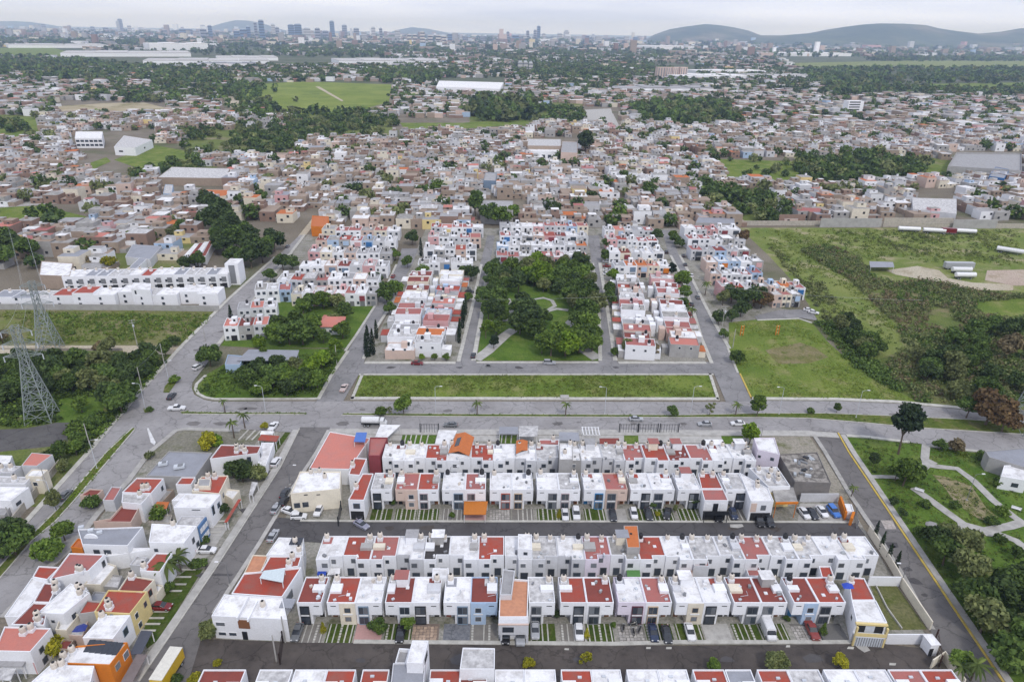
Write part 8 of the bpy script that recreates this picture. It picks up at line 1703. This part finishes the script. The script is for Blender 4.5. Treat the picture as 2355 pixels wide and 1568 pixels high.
# ---- trees of the town and plain
def far_trees():
    C, R = [], []; groups = [[], [], []]
    r = random.Random(77)
    for (x, y), rad, k in zip(TREEC, TREER, TREEK): groups[k].append((x, y, rad))
    for poly, dens, r0_, r1_ in WOODS:
        P = [G(*p) for p in poly]; q = [(p.x, p.y) for p in P]; A = abs(area(q)); n = int(min(A / 100 * dens / (r0_ * r0_ / 12), 900))
        xs = [p[0] for p in q]; ys = [p[1] for p in q]; k = 0
        for _ in range(n * 15):
            if k >= n: break
            x, y = r.uniform(min(xs), max(xs)), r.uniform(min(ys), max(ys))
            if in_poly(x + r.gauss(0, 14), y + r.gauss(0, 25), q) and mnoise.noise((x / 70, y / 70, 5)) > r.uniform(-.7, .1): k += 1; groups[r.choice((0, 0, 1, 2))].append((x, y, r.uniform(r0_ * .7, r1_)))
    for y0, n, r0_, r1_ in ((930, 700, 3, 6), (1550, 1500, 4, 8), (2500, 2200, 5, 10), (4300, 2200, 8, 17), (7500, 1600, 14, 30)):   # scattered green of the far city
        for _ in range(n):
            d = r.uniform(y0, y0 * 1.75); x = r.uniform(-.8, .8) * d; px, py = PX((x, d, 0))
            if d < 3000 and any(in_poly(px, py, p) for p in NOGO): continue
            if any(in_poly(px, py, p) for p in ([(1780, 130), (2700, 130), (2700, 160), (1800, 160)], [(-100, 110), (200, 110), (200, 130), (-100, 130)])): continue
            groups[r.choice((0, 1, 1))].append((x, d, r.uniform(r0_, r1_)))
    for g, leaf, sd in zip(groups, ('deep', 'dark', 'olive'), (61, 62, 63)):
        near = [t for t in g if t[1] < 950]; far = [t for t in g if t[1] >= 950]
        for part, per, sz in ((near, 90, .26), (far, 30, .42)):
            if not part: continue
            C = np.array([(x, y, rad * .95) for x, y, rad in part]); R = np.array([(rad, rad, rad * .8) for x, y, rad in part])
            V, F = leaf_cloud(C, R, per, R[:, 0] * sz, np.random.RandomState(sd), .3)
            tag(link('town_trees', npmesh('town_trees', V, F, LEAF[leaf])), kind='stuff')
far_trees()
# ---- skyline towers
def tower(x, ytop, ybase, wpx, col, label, dist=None, steps=1):
    """x, top and foot in the photograph; stands where its foot meets the plain"""
    p = G(x, ybase); d = ray(x, ytop); t = p.y / d.y; h = CAM_H + d.z * t
    wd = wpx / FPX * (p - Vector((0, 0, CAM_H))).dot(f0)
    r_ = empty('high_rise', p, .2, label, 'tower', 'high-rise towers of the city'); m = TOWERM[col]
    link('wall', box(m), r_, (0, 0, 0), 0, (wd, wd * .8, h)); link('roof', box(FRAME['light']), r_, (0, 0, h), 0, (wd * .7, wd * .5, h * .05 + 2))
    nb = max(3, int(h / 22))
    for k in range(nb): link('window_band', box(CGLASS if col != 'pale' else FRAME['grey']), r_, (0, 0, h * (k + .35) / nb), 0, (wd * 1.015, wd * .815, h / nb * .42))
    for s in range(1, steps): link('wing', box(m), r_, (wd * .9, 0, 0), 0, (wd * .8, wd * .7, h * .6))
TOWERM = {'blue': plain('blue glass tower', (.10, .17, .27), .4), 'pale': plain('pale concrete tower', (.50, .49, .47), .7), 'grey': plain('grey concrete tower', (.26, .27, .3), .7), 'cream': plain('cream tower', (.60, .55, .48), .7)}
for k, (x, yt, yb, w_, c) in enumerate(sorted(((281, 45, 76, 8, 'grey'), (275, 50, 76, 6, 'pale'), (605, 48, 92, 11, 'blue'), (591, 53, 90, 6, 'grey'), (574, 62, 90, 8, 'blue'), (562, 68, 90, 14, 'blue'), (546, 72, 90, 12, 'blue'), (672, 58, 90, 13, 'blue'), (688, 57, 90, 15, 'blue'), (631, 57, 88, 8, 'pale'), (640, 64, 88, 8, 'grey'), (708, 66, 90, 14, 'pale'), (732, 66, 92, 11, 'grey'), (750, 72, 92, 12, 'grey'), (766, 50, 90, 10, 'blue'), (794, 59, 90, 11, 'grey'), (821, 66, 92, 12, 'grey'), (838, 74, 93, 12, 'pale'), (860, 64, 94, 9, 'pale'), (877, 66, 94, 7, 'grey'), (915, 71, 94, 12, 'pale'), (486, 60, 88, 8, 'blue'), (470, 68, 88, 12, 'grey'), (430, 68, 86, 24, 'blue'),
        (942, 80, 102, 9, 'cream'), (955, 80, 102, 9, 'cream'), (972, 74, 102, 10, 'cream'), (990, 82, 102, 10, 'cream'), (1008, 82, 103, 10, 'cream'), (1037, 79, 96, 15, 'blue'), (1022, 84, 104, 9, 'cream'), (1168, 74, 96, 6, 'grey'), (1158, 80, 96, 7, 'pale'), (1185, 82, 98, 14, 'blue'), (1213, 72, 98, 6, 'grey'), (1207, 82, 98, 8, 'pale'), (1230, 70, 97, 6, 'grey'), (1238, 61, 97, 7, 'blue'), (1250, 78, 98, 7, 'pale'), (1287, 78, 98, 10, 'pale'), (1305, 84, 98, 10, 'pale'), (1330, 84, 98, 14, 'pale'), (1350, 83, 98, 8, 'blue'), (1375, 84, 98, 12, 'pale'), (1140, 82, 97, 10, 'pale'), (103, 56, 72, 7, 'grey'), (215, 62, 76, 7, 'grey'), (300, 60, 78, 7, 'pale'), (145, 66, 76, 12, 'pale'), (245, 64, 78, 9, 'grey'), (340, 68, 80, 12, 'pale'), (380, 70, 84, 10, 'grey'), (60, 64, 74, 10, 'pale'), (1440, 84, 99, 10, 'pale'), (1460, 86, 99, 9, 'blue'), (1958, 99, 112, 9, 'pale'), (1110, 84, 97, 10, 'grey'), (1070, 84, 98, 12, 'grey')))):
    tower(x, yt, yb, w_, c, f"{({'blue': 'blue glass', 'pale': 'pale concrete', 'grey': 'grey concrete', 'cream': 'cream'})[c]} {'slim' if w_ < 9 else 'broad'} city tower, {ordw(k)} from left on skyline")
for k, (x, yt, yb, w_) in enumerate(((1196, 143, 168, 10), (1208, 143, 168, 10), (1220, 145, 168, 9))):
    tower(x, yt, yb, w_, 'pale', f"pale apartment slab, {ORD[k]} of three in middle distance woods")
# ---- mountains
HILL = field('wooded hillside', [(0.035, 0.055, 0.03), (0.08, 0.10, 0.045), (0.17, 0.15, 0.10)], .0016, .0013, fine=.006)
def ridge(name, prof, dist, depth, seed):
    """hill range whose crest follows the surveyed profile"""
    V, F = [], []; m_ = 7; n = 0; xs = []
    for k in range(len(prof) - 1):
        (xa, ya), (xb, yb) = prof[k], prof[k + 1]
        for j in range(5): xs.append((xa + (xb - xa) * j / 5, ya + (yb - ya) * j / 5))
    xs.append(prof[-1])
    for x, y in xs:
        d = ray(x, y); t = dist / d.y; crest = Vector((d.x * t, dist, CAM_H + d.z * t))
        side = Vector((d.x, d.y, 0)).normalized()
        for j in range(2 * m_ + 1):
            s = (j - m_) / m_; prof_ = (math.cos(s * math.pi) * .5 + .5) ** .8
            p = Vector((crest.x, crest.y, 0)) + side * depth * s
            bump = mnoise.noise((p.x / 900, p.y / 900, seed)) * .34 * (1 - prof_) * crest.z * (1 if abs(s) < .95 else 0)
            V.append((p.x, p.y, max(-1, crest.z * prof_ + bump) if abs(s) < .99 else -2))
        n += 1
    r_ = 2 * m_ + 1
    for i in range(n - 1):
        for j in range(r_ - 1): F.append((i * r_ + j, (i + 1) * r_ + j, (i + 1) * r_ + j + 1, i * r_ + j + 1))
    me = mesh(name, V, F, HILL, smooth=True); tag(link(name, me), kind='structure')
ridge('mountain', [(1480, 94), (1505, 80), (1540, 68), (1575, 62), (1622, 56), (1660, 59), (1690, 64), (1722, 71), (1745, 80), (1775, 92), (1800, 104)], 11500, 2300, 2)
ridge('mountain', [(1700, 100), (1740, 82), (1800, 82), (1860, 77), (1900, 69), (1945, 62), (1985, 57), (2020, 54.5), (2080, 55), (2130, 58.5), (2160, 66), (2200, 72), (2250, 78), (2300, 74), (2345, 66), (2420, 62), (2520, 74), (2640, 100)], 10000, 2200, 5)
ridge('mountain', [(400, 76), (474, 65), (510, 54), (541, 47), (570, 48), (600, 53), (640, 66), (700, 82)], 18000, 2600, 8)
ridge('mountain', [(-160, 60), (-60, 50), (34, 49), (70, 51), (110, 57), (170, 66)], 18000, 2600, 9)
ridge('mountain', [(860, 86), (915, 69), (948, 63), (985, 67), (1030, 76), (1080, 86)], 18000, 2600, 10)
# ---- the air
hz = mesh('haze', [(-22500, -260, -3), (22500, -260, -3), (22500, 22500, -3), (-22500, 22500, -3), (-22500, -260, 350), (22500, -260, 350), (22500, 22500, 350), (-22500, 22500, 350)], BF, [])
hm = bpy.data.materials.new('haze'); hm.use_nodes = True; t = hm.node_tree; t.nodes.clear()
o_ = t.nodes.new('ShaderNodeOutputMaterial'); pv = t.nodes.new('ShaderNodeVolumePrincipled')
pv.inputs['Color'].default_value = (.52, .67, 1.0, 1); pv.inputs['Absorption Color'].default_value = (1, 1, 1, 1); pv.inputs['Density'].default_value = 7.5e-5; pv.inputs['Anisotropy'].default_value = 0.0
t.links.new(pv.outputs[0], o_.inputs['Volume']); hz.materials.append(hm)
tag(link('haze', hz), kind='stuff')
